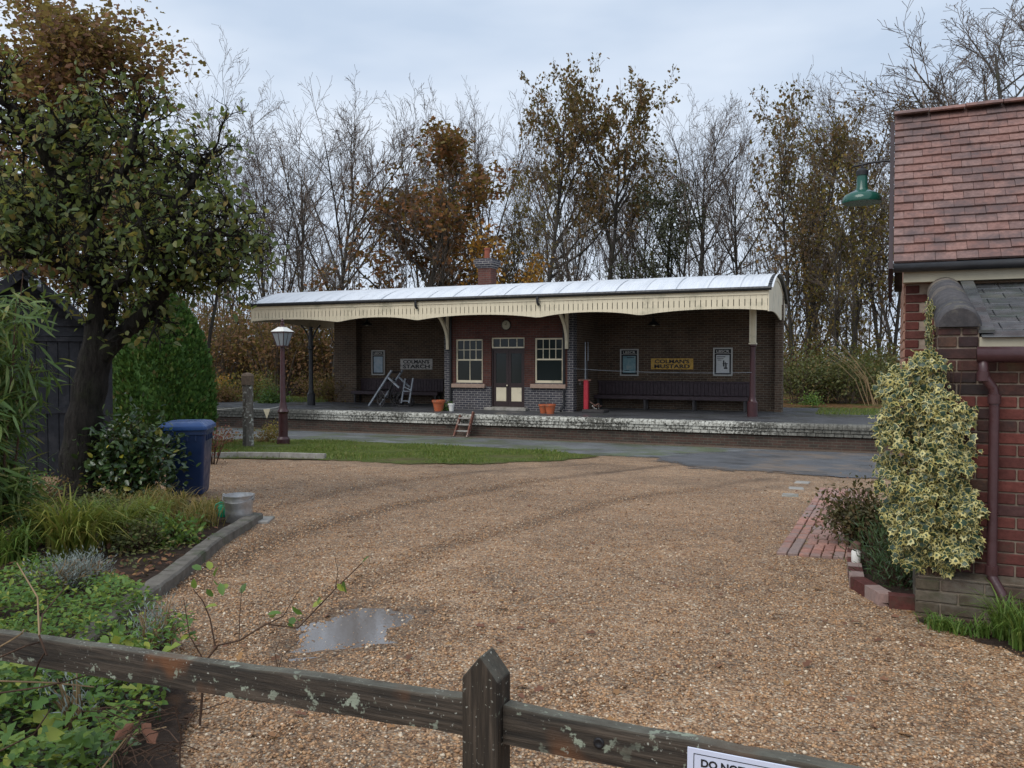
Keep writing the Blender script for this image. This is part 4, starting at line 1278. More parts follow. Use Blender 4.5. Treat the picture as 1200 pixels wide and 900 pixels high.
# flower pots
def pot(px, py, y, r, h, mat, label, plant=False):
    p = at_y(px, py, y)
    t = thing('flower_pot', label, 'flower pot', (p.x, y, PLAT_Z))
    MB().lathe([(r * .66, 0), (r * .92, h * .8), (r * 1.04, h * .8), (r * 1.06, h), (r * .9, h), (r * .85, h * .85), (0, h * .84)], n=20).build('pot', mat, t, auto=35)
    return t
pot(514, 482, 23.75, .21, .36, MAT['terracotta'], 'large terracotta flower pot next to the small white pot')
pot(529, 482, 23.9, .105, .25, MAT['white_paint'], 'small white flower pot by the wooden steps')
pot(637.5, 484, 24.05, .17, .28, MAT['terracotta'], 'terracotta flower pot set back beside its twin near the drainpipe')
pot(644.8, 485, 23.85, .17, .3, MAT['terracotta'], 'terracotta flower pot set forward beside its twin near the drainpipe')

# wooden steps leaning on the platform edge
b = at_y(541, 505, PLAT_EDGE - .35)
ws = thing('wooden_steps', 'small weathered wooden steps up to the platform edge', 'steps', (b.x, PLAT_EDGE - .42, TRACK_Z + .02))
for s_, top in ((-.22, .62), (.22, .74)):
    MB().bar((s_, 0, 0), (s_ + .03, .38, top), .045, .12, up=(0, 1, 0)).build('string', MAT['step_wood'], ws)
for k, z in enumerate((.17, .36, .55)):
    MB().cbox(-.2, .21, .02 + z * .44, .2 + z * .44, z - .02, z + .02, .004).build('tread', MAT['concrete'], ws)

# rope strung between the block corner and the end column
def sag(a, b, drop, n=16):
    return [Vector(a).lerp(Vector(b), i / n) - Vector((0, 0, drop * 4 * (i / n) * (1 - i / n))) for i in range(n + 1)]
a, b = at_y(672, 432, YC - .05), at_y(881, 436.5, YC - .1)
tag(MB().tube(sag(a, b, .06), .005, 5).build('rope', MAT['trolley_grey']), 'thin pale rope strung from block corner to maroon column', 'rope')

# ------------------------------------------------------------------ lamp post, old post and bunting line
lp = g(332, 521)
t = thing('lamp_post', 'maroon iron lamp post with square tapered lantern on the grass strip', 'lamp post', lp)
MB().lathe([(.16, -.05), (.16, .14), (.13, .18), (.115, .2), (.115, .75), (.12, .78), (.15, .82), (.12, .86), (.1, .9), (.085, 1.0), (.07, 1.06), (.06, 2.2), (.055, 2.42)], n=14).build('post', MAT['maroon'], t, auto=35)
LZ = 2.42
m_ = MB()
for sx_ in (-1, 1):
    for sy_ in (-1, 1):
        m_.bar((sx_ * .125, sy_ * .125, LZ + .03), (sx_ * .225, sy_ * .225, LZ + .44), .022, .022)
m_.box(-.135, .135, -.135, .135, LZ, LZ + .03)
for a_ in range(4):
    c_, s_ = math.cos(a_ * math.pi / 2), math.sin(a_ * math.pi / 2)
    m_.bar((c_ * .225 - s_ * .225, s_ * .225 + c_ * .225, LZ + .44), (c_ * .225 + s_ * .225, s_ * .225 - c_ * .225, LZ + .44), .026, .03)
    m_.bar((c_ * .17, s_ * .17, LZ + .03) if 0 else (c_ * .128, s_ * .128, LZ + .03), (c_ * .222, s_ * .222, LZ + .44), .012, .012)
lt = m_.build('lantern', MAT['maroon'], t)
LSC = .8
for a_ in range(4):
    c_, s_ = math.cos(a_ * math.pi / 2), math.sin(a_ * math.pi / 2)
    def R_(x_, y_, z_): return (c_ * x_ - s_ * y_, s_ * x_ + c_ * y_, z_)
    MB().add([R_(.122, -.122, LZ + .03), R_(.122, .122, LZ + .03), R_(.218, .218, LZ + .43), R_(.218, -.218, LZ + .43)], [(0, 1, 2, 3)]).build('pane', MAT['lamp_glass'], lt)
    MB().add([R_(.25, -.25, LZ + .46), R_(.25, .25, LZ + .46), R_(.09, .09, LZ + .60), R_(.09, -.09, LZ + .60)], [(0, 1, 2, 3)]).build('roof_pane', MAT['white_paint'], lt)
MB().lathe([(.09, 0), (.1, .02), (.09, .05), (.06, .07), (.06, .12), (.08, .13), (.03, .17), (.05, .2), (.03, .24), (.0, .3)], (0, 0, LZ + .58), 12).build('finial', MAT['maroon'], t, auto=40)

for o in [lt] + [c for c in t.children if c.name.startswith('finial')]:
    o.scale = (LSC,) * 3; o.location.z = LZ * (1 - LSC)
pp = g(291, 524)
t = thing('old_post', 'thick lichen spotted timber post with domed cap beside the lamp post', 'post', pp)
hp = 1.72
MB().lathe([(.125, -.1), (.12, .3), (.115, hp - .28), (.125, hp - .26)], n=8, sq=True).build('shaft', MAT['post'], t)
MB().lathe([(.14, hp - .26), (.14, hp - .05), (.11, hp), (.02, hp + .03)], n=8, sq=True).build('cap', MAT['old_wood'], t)
# string line with a pennant
a = Vector((pp.x - 4.0, pp.y + 1.2, pp.z + .92)); b = pp + Vector((0, -.12, .95)); c = lp + Vector((-.06, 0, .95))
ln = tag(MB().tube(sag(a, b, .12) + sag(b, c, .06)[1:], .008, 5).build('string_line', MAT['poster_frame']), 'pale string line tied to the old post', 'string')
m_ = at_d(312.5, 479, (lp - EYE).dot(_fw))
pn = MB().add([(-.09, 0, 0), (.09, 0, 0), (0, .01, -.25), (-.09, .006, 0), (.09, .006, 0), (0, .016, -.25)], [(0, 1, 2), (3, 5, 4), (0, 3, 4, 1), (1, 4, 5, 2), (2, 5, 3, 0)]).build('pennant', MAT['cream'])
pn.location = m_; pn.rotation_euler = (0, 0, YAW)
tag(pn, 'small pale yellow triangular pennant hanging from the string line', 'pennant')
# ------------------------------------------------------------------ brick building on the right
WY = 5.9                                          # front face of the outhouse wall
PX0 = at_y(1098, 500, WY).x                       # its left corner
RB = thing('brick_building', 'red brick building with clay tiled roof and small slated lean-to', 'building', (PX0, WY, 0), math.radians(-1.8))
# local axes: x to the right along the wall, y away, z up (world heights)
rb = random.Random(21)
GZ = gz(PX0, WY)
BZ0 = GZ - 0.05
PITCHB = 0.0755
WALL_W = 2.4
WALL_TOP = at_y(1160, 403, WY).z
def piece(meshes, key, dims, c=.005):
    if key not in meshes:
        m_ = MB().cbox(0, dims[0], 0, dims[1], 0, dims[2], c)
        o = m_.build('brick', MAT['near_brick']); meshes[key] = o.data
        bpy.data.objects.remove(o)
    return meshes[key]
BM = {}
def lay(parent, name, x, y, z, w, d, h, mat=None, rot=0.0):
    key = (round(w, 3), round(d, 3), round(h, 3), mat)
    if key not in BM:
        m_ = MB().cbox(0, w, 0, d, 0, h, .0045)
        me_o = m_.build(name, MAT[mat or 'near_brick']); BM[key] = me_o.data
        bpy.data.objects.remove(me_o)
    o = link(name, BM[key], parent)
    o.location = (x, y, z)
    if rot: o.rotation_euler = (0, 0, rot)
    return o
MB().box(.012, WALL_W, .012, .2, BZ0, WALL_TOP).build('wall_core', MAT['mortar'], RB)
core = RB.children[-1]
z = GZ + 0.30
row = 0
while z < WALL_TOP - .03:
    off = (row % 2) * .1125
    x = 0.0
    while x < 0.95:
        w = .215
        if x == 0.0 and row % 2: w = .1025
        sooty = z > WALL_TOP - .33 or rb.random() < .12
        lay(core, 'brick', x + rb.uniform(-.002, .002), rb.uniform(-.003, .003), z, w, .1025, .065, 'sooty_brick' if sooty else 'near_brick')
        x += w + .01
    z += PITCHB; row += 1
ZTOP = z
MB().box(.96, WALL_W, .002, .1, GZ + .3, ZTOP - .012).build('wall_return', MAT['red_brick'], core)
# mossy plinth, wider than the wall
z = GZ - .04
row = 0
MB().box(-.10, WALL_W, -.08, .011, BZ0, GZ + .27).build('plinth', MAT['mortar'], RB)
plo = RB.children[-1]
while z < GZ + .24:
    x = -.112
    if row % 2: x -= .1
    while x < .95:
        x0 = max(x, -.112)
        w = round(min(.235, x + .235 - x0), 3)
        if w > .05: lay(plo, 'brick', x0, -.092 + rb.uniform(-.004, .004), z, w, .09, .066, 'plinth_stone')
        x += .245
    z += .0755; row += 1
for k in range(2):
    for j in range(4): lay(plo, 'brick', -.112, -.0 + j * .2, GZ - .04 + k * .0755 * 2, .09, .19, .14, 'plinth_stone')
m_ = MB().add([(-.112, -.093, GZ + .262), (.95, -.093, GZ + .262), (.95, -.004, GZ + .30), (-.0, -.004, GZ + .30), (-.112, .8, GZ + .262), (-.004, .8, GZ + .30)], [(0, 1, 2, 3), (0, 3, 5, 4)])
m_.build('plinth_splay', MAT['plinth_stone'], plo)

# parapet wall running back, with half round coping bricks
PAR_W = .23
PY1 = 1.62                                        # meets the main building
zf = at_y(1120, 384, WY).z                        # coping springing at the front
zb = at_y(1080, 345, WY + PY1).z
MB().add([(.002, .015, BZ0), (PAR_W, .015, BZ0), (PAR_W, PY1, BZ0), (.002, PY1, BZ0), (.002, .015, zf), (PAR_W, .015, zf), (PAR_W, PY1, zb), (.002, PY1, zb)],
         [(0, 1, 2, 3), (4, 7, 6, 5), (0, 4, 5, 1), (1, 5, 6, 2), (2, 6, 7, 3), (3, 7, 4, 0)]).build('parapet', MAT['mortar'], RB)
par = RB.children[-1]
# bricks on the pier front above the wall head, and down its left face
z = ZTOP
row = 0
while z < zf - .02:
    lay(par, 'brick', .0, 0, z, .125 if row % 2 else .105, .1, min(.065, zf - z - .004), 'sooty_brick')
    lay(par, 'brick', .136 if row % 2 else .115, 0.002, z, .085 if row % 2 else .11, .1, min(.065, zf - z - .004), 'sooty_brick')
    z += PITCHB; row += 1
z = GZ + .30
row = 0
while z < zb - .06:
    y = .11 + (row % 2) * .1
    while y < PY1 - .1:
        zt_ = zf + (zb - zf) * y / PY1
        if z + .07 < zt_: lay(par, 'brick', -.006 + rb.uniform(-.003, .003), y, z, .06, .215, .065, 'sooty_brick' if rb.random() < .5 else 'near_brick')
        y += .225
    z += PITCHB; row += 1
nc = 9
def half_round(r, L, n=14):
    m_ = MB()
    vs, fs = [], []
    for yy, rr_ in ((0, r * .9), (.016, r), (L - .016, r), (L, r * .9)):
        for j in range(n + 1):
            a = math.pi * j / n
            vs.append((r - rr_ * math.cos(a), yy, rr_ * 1.02 * math.sin(a)))
    for i in range(3):
        for j in range(n): fs.append((i * (n + 1) + j, i * (n + 1) + j + 1, (i + 1) * (n + 1) + j + 1, (i + 1) * (n + 1) + j))
    fs += [tuple(range(n + 1)), tuple(range(4 * (n + 1) - 1, 3 * (n + 1) - 1, -1))]
    for i in range(3): fs.append((i * (n + 1), (i + 1) * (n + 1), (i + 1) * (n + 1) + n, i * (n + 1) + n))
    m_.add(vs, fs)
    return m_
slope_a = math.atan2(zb - zf, PY1)
Lc = math.hypot(zb - zf, PY1) / nc
hr = half_round(.128, Lc - .006)
o = hr.build('coping_brick', MAT['coping_brick'], par, auto=40); cm = o.data
for k in range(nc):
    if k: o = link('coping_brick', cm, par)
    o.location = (PAR_W / 2 - .128, -.02 + k * Lc * math.cos(slope_a), zf + .004 + k * Lc * math.sin(slope_a) + rb.uniform(0, .006)); o.rotation_euler = (slope_a, 0, 0)
# lean-to slates
zlf, zlb = at_y(1170, 392, WY).z, at_y(1170, 330, WY + PY1).z
LS = math.hypot(zlb - zlf, PY1 + .05)
sl = math.atan2(zlb - zlf, PY1 + .05)
MB().box(PAR_W, WALL_W, -.01, .05, zlf - .10, zlf - .015).build('eave_board', MAT['cream_trim'], RB)
lean = MB().add([(PAR_W, .0, zlf - .03), (WALL_W, .0, zlf - .03), (WALL_W, PY1 + .05, zlb - .03), (PAR_W, PY1 + .05, zlb - .03)], [(0, 1, 2, 3)]).build('lean_to_roof', MAT['slate'], RB)
nr = 9
sm = None
for r_ in range(nr):
    for c_ in range(5):
        if sm is None:
            o = MB().cbox(0, .245, -.02, LS / nr + .03, 0, .009, .003).build('slate', MAT['slate'], lean); sm = o.data
        else: o = link('slate', sm, lean)
        yy = r_ * LS / nr
        o.location = (PAR_W + .01 + c_ * .25 - (r_ % 2) * .12, -.02 + yy * math.cos(sl), zlf - .02 + yy * math.sin(sl) + .004)
        o.rotation_euler = (sl - math.radians(1.5), 0, 0)
# lead flashing against the parapet, head flashing under the eaves
MB().bar((PAR_W + .04, .0, zlf + .02), (PAR_W + .04, PY1, zlb + .02), .09, .02).build('flashing', MAT['slate'], lean)
# stepped bricks (corbel) where the lean-to eave meets the pier
lay(RB, 'corbel_brick', PAR_W + .002, -.003, ZTOP, .055, .1, .06, 'sooty_brick')
# gutter and downpipe
GY = -.09
MB().tube([(PAR_W - .02, GY, zlf - .125), (WALL_W, GY, zlf - .135)], .05, 10).build('gutter', MAT['rwp'], RB, smooth=True)
dx = .305
dp = MB().tube([(dx - .06, GY, zlf - .14), (dx - .06, GY, zlf - .24), (dx - .045, GY + .0, zlf - .28), (dx - .005, GY + .02, zlf - .33), (dx + .005, GY + .02, zlf - .38), (dx + .005, GY + .02, GZ + .36),
                (dx + .01, GY + .01, GZ + .30), (dx + .055, GY - .05, GZ + .22), (dx + .065, GY - .06, GZ + .17), (dx + .065, GY - .06, GZ + .03)], .029, 12).build('downpipe', MAT['rwp'], RB, smooth=True)
for zz, ddx, ddy in ((zlf - .26, -.06, 0), (zlf - .40, .005, .02), (GZ + .345, .005, .02), (GZ + .14, .065, -.06)):
    MB().lathe([(.029, -.03), (.037, -.028), (.037, .028), (.029, .03)], (dx + ddx, GY + ddy, zz), 14).build('pipe_collar', MAT['rwp'], dp, auto=40)

# main building behind: gable wall, eaves, tiled roof
MY = PY1 + .06
inv = Matrix.Rotation(math.radians(1.8), 4, 'Z') @ Matrix.Translation(Vector((-PX0, -WY, 0)))
def lx(px, py, wy): return (inv @ at_y(px, py, wy))
cl = lx(1061, 360, WY + MY).x                    # left corner of the main wall
EZ = at_y(1060, 320, WY + MY).z                   # eaves height
RY = MY + 1.15                                    # ridge
RZ_ = at_y(1046, 141, WY + RY).z
MB().box(cl + .01, 4.0, MY + .012, MY + .3, BZ0, EZ - .02).build('main_wall', MAT['pale_mortar'], RB)
mw = RB.children[-1]
z = EZ - .075 - .02
row = 0
while z > GZ + .9:
    lay(mw, 'brick', cl + .0, MY, z, .1025 if row % 2 else .215, .1, .065, 'near_brick')
    z -= PITCHB; row += 1
# gable wall in pinkish rubbed brick with a rounded arris
gw = MB().add([(cl, MY + .02, BZ0), (cl, RY, BZ0), (cl, RY + 1.1, BZ0), (cl, MY + .02, EZ), (cl, RY, RZ_ - .1), (cl, RY + 1.1, EZ),
               (cl + .2, MY + .02, BZ0), (cl + .2, RY, BZ0), (cl + .2, RY + 1.1, BZ0), (cl + .2, MY + .02, EZ), (cl + .2, RY, RZ_ - .1), (cl + .2, RY + 1.1, EZ)],
              [(0, 3, 4, 1), (1, 4, 5, 2), (6, 7, 10, 9), (7, 8, 11, 10), (0, 6, 9, 3), (2, 5, 11, 8), (3, 9, 10, 4), (4, 10, 11, 5)]).build('gable_wall', MAT['pink_brick'], RB)
z = EZ - .1
row = 0
while z > GZ + .8:
    yy = MY + .03
    while yy < RY + .9:
        lay(gw, 'brick', cl - .012, yy + (row % 2) * .11, z, .05, .21, .066, 'pink_brick')
        yy += .222
    z -= PITCHB; row += 1
# eaves: black gutter, soffit and cream fascia
VL = lx(1047, 316, WY + MY - .14).x              # verge line
MB().tube([(VL, MY - .19, EZ + .025), (4.0, MY - .19, EZ + .015)], .038, 10).build('gutter', MAT['black_paint'], RB, smooth=True)
MB().box(cl - .02, 4.0, MY - .14, MY - .12, EZ - .09, EZ + .05).build('fascia', MAT['cream_trim'], RB)
MB().box(cl - .02, 4.0, MY - .119, MY, EZ - .09, EZ - .07).build('soffit', MAT['cream_trim'], RB)
# roof slopes
ES = MY - .16
EZr = EZ + .06
SL = math.hypot(RY - ES, RZ_ - EZr)
sa = math.atan2(RZ_ - EZr, RY - ES)
roof2 = MB().add([(VL + .02, ES, EZr - .03), (4.0, ES, EZr - .03), (4.0, RY, RZ_ - .03), (VL + .02, RY, RZ_ - .03), (VL + .02, 2 * RY - ES, EZr - .03), (4.0, 2 * RY - ES, EZr - .03)], [(0, 1, 2, 3), (3, 2, 5, 4)]).build('main_roof', MAT['felt'], RB)
rows = 19
gauge = SL / rows
tw = .152
tm = None
for r_ in range(rows):
    n_ = 14
    for c_ in range(n_):
        x0 = VL + c_ * tw + (0 if r_ % 2 == 0 else -tw / 2)
        w = tw
        if x0 < VL - .001:
            continue_half = True
        key = 'tile'
        if tm is None:
            m_ = MB()
            k = 4
            vs, fs = [], []
            for i in range(k + 1):
                u = i / k
                yy = -.012 + u * (gauge + .055)
                zz = .024 - .03 * u + .006 * math.sin(math.pi * u)
                vs += [(.0015, yy, zz), (tw - .0015, yy, zz), (.0015, yy, zz - .02), (tw - .0015, yy, zz - .02)]
            for i in range(k):
                a = i * 4
                fs += [(a, a + 1, a + 5, a + 4), (a + 2, a + 6, a + 7, a + 3), (a, a + 4, a + 6, a + 2), (a + 1, a + 3, a + 7, a + 5)]
            fs += [(0, 2, 3, 1), (k * 4, k * 4 + 1, k * 4 + 3, k * 4 + 2)]
            m_.add(vs, fs)
            o = m_.build('tile', MAT['tile'], roof2); tm = o.data
        else: o = link('tile', tm, roof2)
        if x0 < VL - .001:
            x0 = VL; o.scale = (.5, 1, 1)
        yy = r_ * gauge
        o.location = (x0, ES + yy * math.cos(sa) - .004, EZr + yy * math.sin(sa) + .012 + rb.uniform(0, .007))
        o.rotation_euler = (sa - math.radians(1.0) + rb.uniform(-.02, .02), rb.uniform(-.008, .008), rb.uniform(-.012, .012))
# ridge tiles
rm = None
for k in range(8):
    if rm is None:
        m_ = MB()
        vs, fs = [], []
        n = 10
        for xx in (0.004, .296):
            for rr_ in (.115, .098):
                for j in range(n + 1):
                    a = math.radians(35) + math.radians(110) * j / n
                    vs.append((xx, -rr_ * math.cos(a) * 1.15, rr_ * math.sin(a) - .055))
        for j in range(n):
            fs += [(j, j + 1, 22 + j + 1, 22 + j), (11 + j, 33 + j, 33 + j + 1, 11 + j + 1), (j, 11 + j, 11 + j + 1, j + 1), (22 + j, 22 + j + 1, 33 + j + 1, 33 + j)]
        fs += [(0, 22, 33, 11), (n, 11 + n, 33 + n, 22 + n)]
        m_.add(vs, fs)
        o = m_.build('ridge_tile', MAT['tile'], roof2, auto=40); rm = o.data
    else: o = link('ridge_tile', rm, roof2)
    o.location = (VL - .01 + k * .3, RY, RZ_ + .015 + rb.uniform(0, .008))
# barge board along the verge
MB().bar((VL - .02, ES + .02, EZr - .09), (VL - .02, RY, RZ_ - .08), .035, .16).build('barge_board', MAT['dark_wood'], RB)
MB().bar((VL - .02, RY, RZ_ - .08), (VL - .02, 2 * RY - ES, EZr - .09), .035, .16).build('barge_board', MAT['dark_wood'], RB)

# green swan-neck lamp on the gable
ly = WY + MY + .78
sh = at_y(1010, 238, ly)
topz = at_y(1010, 193, ly).z
gx = (RB.matrix_basis @ Vector((cl, MY + .78, 0))).x
t = thing('gable_lamp', 'green enamel lamp shade on a swan neck bracket from the gable', 'lamp', (sh.x, ly, sh.z))
hz = topz - sh.z
m_ = MB().lathe([(.172, 0), (.176, .012), (.17, .045), (.15, .075), (.10, .10), (.062, .115), (.05, .14), (.046, .25), (.052, .255)], n=32).build('shade', MAT['green_enamel'], t, auto=30)
MB().lathe([(.0, .06), (.1, .055), (.168, .004), (.165, .002), (.165, 0.0), (.168, .001)], n=32).build('reflector', MAT['shade_inside'], m_, smooth=True)
MB().lathe([(.054, .255), (.056, .295), (.04, .31), (.012, .325), (.012, hz)], n=16).build('lamp_holder', MAT['black_paint'], t, auto=40)
ex = gx - sh.x
MB().tube([(-.08, 0, hz - .012), (-.03, 0, hz - .004), (0, 0, hz), (.05, 0, hz + .01), (ex * .55, 0, hz + .015), (ex * .85, 0, hz - .005), (ex * .97, 0, hz - .05), (ex, 0, hz - .1)], .011, 8).build('swan_neck', MAT['black_paint'], t, smooth=True)
MB().box(ex - .015, ex + .005, -.04, .04, hz - .16, hz - .05).build('wall_plate', MAT['black_paint'], t)

# ------------------------------------------------------------------ brick path and planting bed by the wall
bp = thing('brick_path', 'short path of red paving bricks beside the bronze leaved shrub', 'path', g(952, 652))
o_ = bp.location.copy()
a0, a1, a2 = g(909, 651), g(1003, 657), g(962, 572)
ex_ = (a1 - a0); ex_.z = 0; LX = ex_.length; ex_.normalize()
ey_ = (a2 - a0); ey_.z = 0; LY = ey_.length; ey_.normalize()
ang = math.atan2(ex_.y, ex_.x)
pm = {}
def paver(u, v, w, d, along=False):
    key = (round(w, 3), round(d, 3))
    if key not in pm:
        m_ = MB().cbox(.004, w - .004, .02, d - .02, -.05, .0, .006)
        m_.v = [tuple(ex_ * vx + ey_ * vy + Vector((0, 0, vz - SLOPE * (ex_ * vx + ey_ * vy).y))) for vx, vy, vz in m_.v]
        o = m_.build('paving_brick', MAT['paver'], bp); pm[key] = o.data
    else: o = link('paving_brick', pm[key], bp)
    p = a0 + ex_ * u + ey_ * v
    o.location = Vector((p.x, p.y, gz(p.x, p.y) + .024 + rb.uniform(-.004, .004))) - o_
    o.rotation_euler = (rb.uniform(-.012, .012), rb.uniform(-.012, .012), rb.uniform(-.012, .012))
pw = LX / 7
for k in range(7): paver(k * pw, 0, pw, .30)
rows_ = int((LY - .30) / .30)
for r_ in range(rows_):
    v = .302 + r_ * .30
    paver(0, v, pw * .98, .298); 
    paver(pw, v, pw * .98, .298)
    for k in range(5):
        if r_ == 0 and k >= 3:
            paver((2 + k) * pw, v, pw, .145); paver((2 + k) * pw, v + .15, pw, .145)
        else: paver((2 + k) * pw + (.02 if r_ % 2 else 0), v, pw, .298)
# loose slabs set in the gravel past the path
for px, py in ((926, 581), (933, 573), (940, 566)):
    p = g(px, py)
    s_ = MB().cbox(-.11, .11, -.16, .16, -.03, .012, .01).build('paving_slab', MAT['concrete'])
    s_.location = p + Vector((0, 0, .006)); s_.rotation_euler = (-SLOPE, 0, rb.uniform(-.2, .2))
    tag(s_, 'small grey slab sunk in the gravel beyond the brick path', 'slab', 'sunken slabs beyond the brick path')

bd = thing('bed_edging', 'brick on edge border round the planting bed by the ivy', 'edging', g(1035, 700))
ob = bd.location.copy()
E = [g(1000, 655), g(1001, 672), g(1004, 690), g(1040, 712), g(1082, 716)]
k = 0
for a, b in zip(E[:-1], E[1:]):
    n_ = max(1, round((b - a).length / .22))
    for j in range(n_):
        p, q_ = a.lerp(b, j / n_), a.lerp(b, (j + 1) / n_)
        d_ = (q_ - p).normalized()
        MB().bar(p + d_ * .006 + Vector((0, 0, .035)) - ob, q_ - d_ * .006 + Vector((0, 0, .035)) - ob, .1, .11 + (k % 3) * .004).build('edging_brick', MAT['paver'] if k % 2 else MAT['near_brick'], bd)
        k += 1
sheet('bed_soil', [tuple(p) for p in E] + [tuple(g(1090, 690)), tuple(g(1085, 640)), tuple(g(1040, 600)), tuple(g(1003, 612))], MAT['soil'], .03, 0.0, 'dark soil of the planting bed under the ivy', .04, .05)
# white jar lantern on the edging
p = g(1003, 672)
t = thing('jar_lantern', 'small white jar with rusty lid standing on the brick edging', 'jar', p + Vector((0, 0, .09)))
MB().lathe([(.032, 0), (.036, .01), (.036, .085), (.028, .1), (.028, .11)], n=16).build('jar', MAT['white_paint'], t, auto=40)
MB().lathe([(.03, .11), (.038, .113), (.036, .15), (.02, .165), (.0, .17)], n=16).build('lid', MAT['rusty'], t, auto=40)
# ------------------------------------------------------------------ foreground fence
FY = at_d(541, 818, 1.9).y
RAIL_Z = at_y(541, 818, FY).z                     # rail top
fe = thing('post_and_rail_fence', 'low weathered post and rail fence with lichen', 'fence', (at_y(566, 820, FY).x, FY, gz(0, FY)))
fo = fe.location.copy()
pxl, pxr = at_y(541, 800, FY - .012).x, at_y(583.5, 800, FY - .012).x
pwid = pxr - pxl
ptop = at_y(562, 767, FY).z
pc = (pxl + pxr) / 2 - fo.x
zt = ptop - fo.z
h2 = pwid / 2
m_ = MB().prism([(-h2, -.4), (h2, -.4), (h2, zt - .055), (.0, zt), (-h2, zt - .055)], -.012, .062)
po = m_.build('post', MAT['fence_post'], fe)
po.location = (pc, 0, 0)
bv = po.modifiers.new('bevel', 'BEVEL'); bv.width = .004; bv.segments = 2
rh = at_y(541, 818, FY).z - at_y(541, 860, FY).z
rng_f = random.Random(4)
def rail(x0, x1, zA, zB, name='rail'):
    m_ = MB()
    n = 24
    vs, fs = [], []
    for i in range(n + 1):
        x = x0 + (x1 - x0) * i / n
        z0 = zA + (zB - zA) * i / n
        w = [rng_f.uniform(-.0022, .0022) for _ in range(4)]
        vs += [(x, .012 + w[0], z0 - rh + w[1]), (x, .058, z0 - rh + w[1]), (x, .058, z0 - .004 + w[2]), (x, .016 + w[0], z0 + w[2]), (x, .012 + w[0], z0 - .006 + w[2])]
    for i in range(n):
        a = i * 5
        for j in range(5): fs.append((a + j, a + (j + 1) % 5, a + 5 + (j + 1) % 5, a + 5 + j))
    fs += [(0, 1, 2, 3, 4), tuple(range(n * 5 + 4, n * 5 - 1, -1))]
    m_.add(vs, fs)
    return m_.build(name, MAT['fence'], fe, auto=50)
def railz(pa, ya, pb, yb, x):
    A_, B_ = at_y(pa, ya, FY + .012), at_y(pb, yb, FY + .012)
    return A_.z - fo.z + (B_.z - A_.z) * ((x + fo.x) - A_.x) / (B_.x - A_.x)
LFT, RGT = (0, 743, 520, 816), (600, 830, 804, 869)
rail(pc - 2.6, pc - h2 - .002, railz(*LFT, pc - 2.6), railz(*LFT, pc - h2))
rail(pc + h2 + .002, pc + 2.6, railz(*RGT, pc + h2), railz(*RGT, pc + 2.6))
zr = railz(*RGT, at_y(810, 878, FY).x - fo.x)
ntilt = math.atan2(railz(*RGT, 1.0) - railz(*RGT, 0.0), 1.0)
for sgn in (-1, 1):
    o = link('post', po.data, fe); o.location = (pc + sgn * 2.66, 0, -.02)
# knot in the right hand rail
kx = at_y(700, 868, FY).x - fo.x
o = MB().lathe([(.0, 0), (.006, 0.0005), (.0085, .003), (.012, .0015), (.013, -.004)], n=14).build('knot', MAT['ink'], fe, smooth=True)
o.rotation_euler = (math.pi / 2, 0, 0); o.location = (kx, .011, railz(*RGT, kx) - .04)
# notice fixed to the rail
a_, b_ = at_y(805, 878, FY), at_y(945, 910, FY)
wv = .34
nt = thing('notice_plate', 'white notice with black border screwed to the fence rail', 'notice', (a_.x, FY + .008, zr + fo.z - .007))
nt.rotation_euler = (0, -ntilt, 0)
MB().cbox(0, wv, -.003, 0, -.10, 0, .0008).build('plate', wear('notice white', (0.62, 0.66, 0.80), .04, 6, .35, .5, None, 3, .02), nt)
m_ = MB()
for x0, x1, z0, z1 in ((.013, wv - .013, -.012, -.0105), (.013, wv - .013, -.0895, -.088), (.013, .0145, -.088, -.012), (wv - .0145, wv - .013, -.088, -.012)):
    m_.box(x0, x1, -.0036, -.0031, z0, z1)
m_.build('border', MAT['ink'], nt)
text_mesh('lettering', 'DO NOT L', .105, .0165, MAT['ink'], nt, (.081, -.0036, -.028), 0.03, depth=.0006)
o = MB().lathe([(.0, .0012), (.004, .001), (.005, 0)], n=10).build('screw', MAT['galv'], nt); o.rotation_euler = (math.pi / 2, 0, 0); o.location = (.007, -.003, -.05)

# ------------------------------------------------------------------ shed behind the apple tree
SD = 12.2
apex = at_d(26, 316, SD)
sz0 = gz(apex.x, apex.y) - .05
fwd2 = math.atan2(_fh.y, _fh.x) - math.pi / 2      # shed faces the camera roughly
sd = thing('garden_shed', 'black boarded garden shed with felted gable roof behind the apple tree', 'shed', (apex.x, apex.y, sz0), YAW + .56)
H_ = apex.z - sz0
hw, ev = 1.05, H_ - 0.92
MB().prism([(-hw, 0), (hw, 0), (hw, ev), (0, H_ - .05), (-hw, ev)], .03, 2.4).build('body', MAT['tar_board'], sd)
k = 0
z = H_ - .98
while z < H_ - .12:                               # weatherboards in the gable
    half = max(0.06, (H_ - .06 - z) / (H_ - .05 - ev) * hw)
    half2 = max(0.02, (H_ - .06 - z - .16) / (H_ - .05 - ev) * hw)
    half, half2 = min(half, hw), min(half2, hw)
    m_ = MB().add([(-half, -.004, z), (half, -.004, z), (half2, .022, z + .165), (-half2, .022, z + .165), (-half, .03, z), (half, .03, z)], [(0, 1, 2, 3), (0, 4, 5, 1)])
    m_.build('weatherboard', MAT['tar_board'], sd); z += .155
MB().box(-hw, hw, -.02, .03, H_ - 1.06, H_ - .99).build('lintel_rail', MAT['tar_board'], sd)
for i in range(15):                                # vertical boards and door below
    a = -hw + i * .15
    MB().cbox(a + .004, a + .146, 0.0, .03, 0.02, H_ - 1.065, .005).build('board', MAT['tar_board'], sd)
MB().box(.12, .95, -.02, .0, 1.0, 1.1).build('door_ledge', MAT['tar_board'], sd)
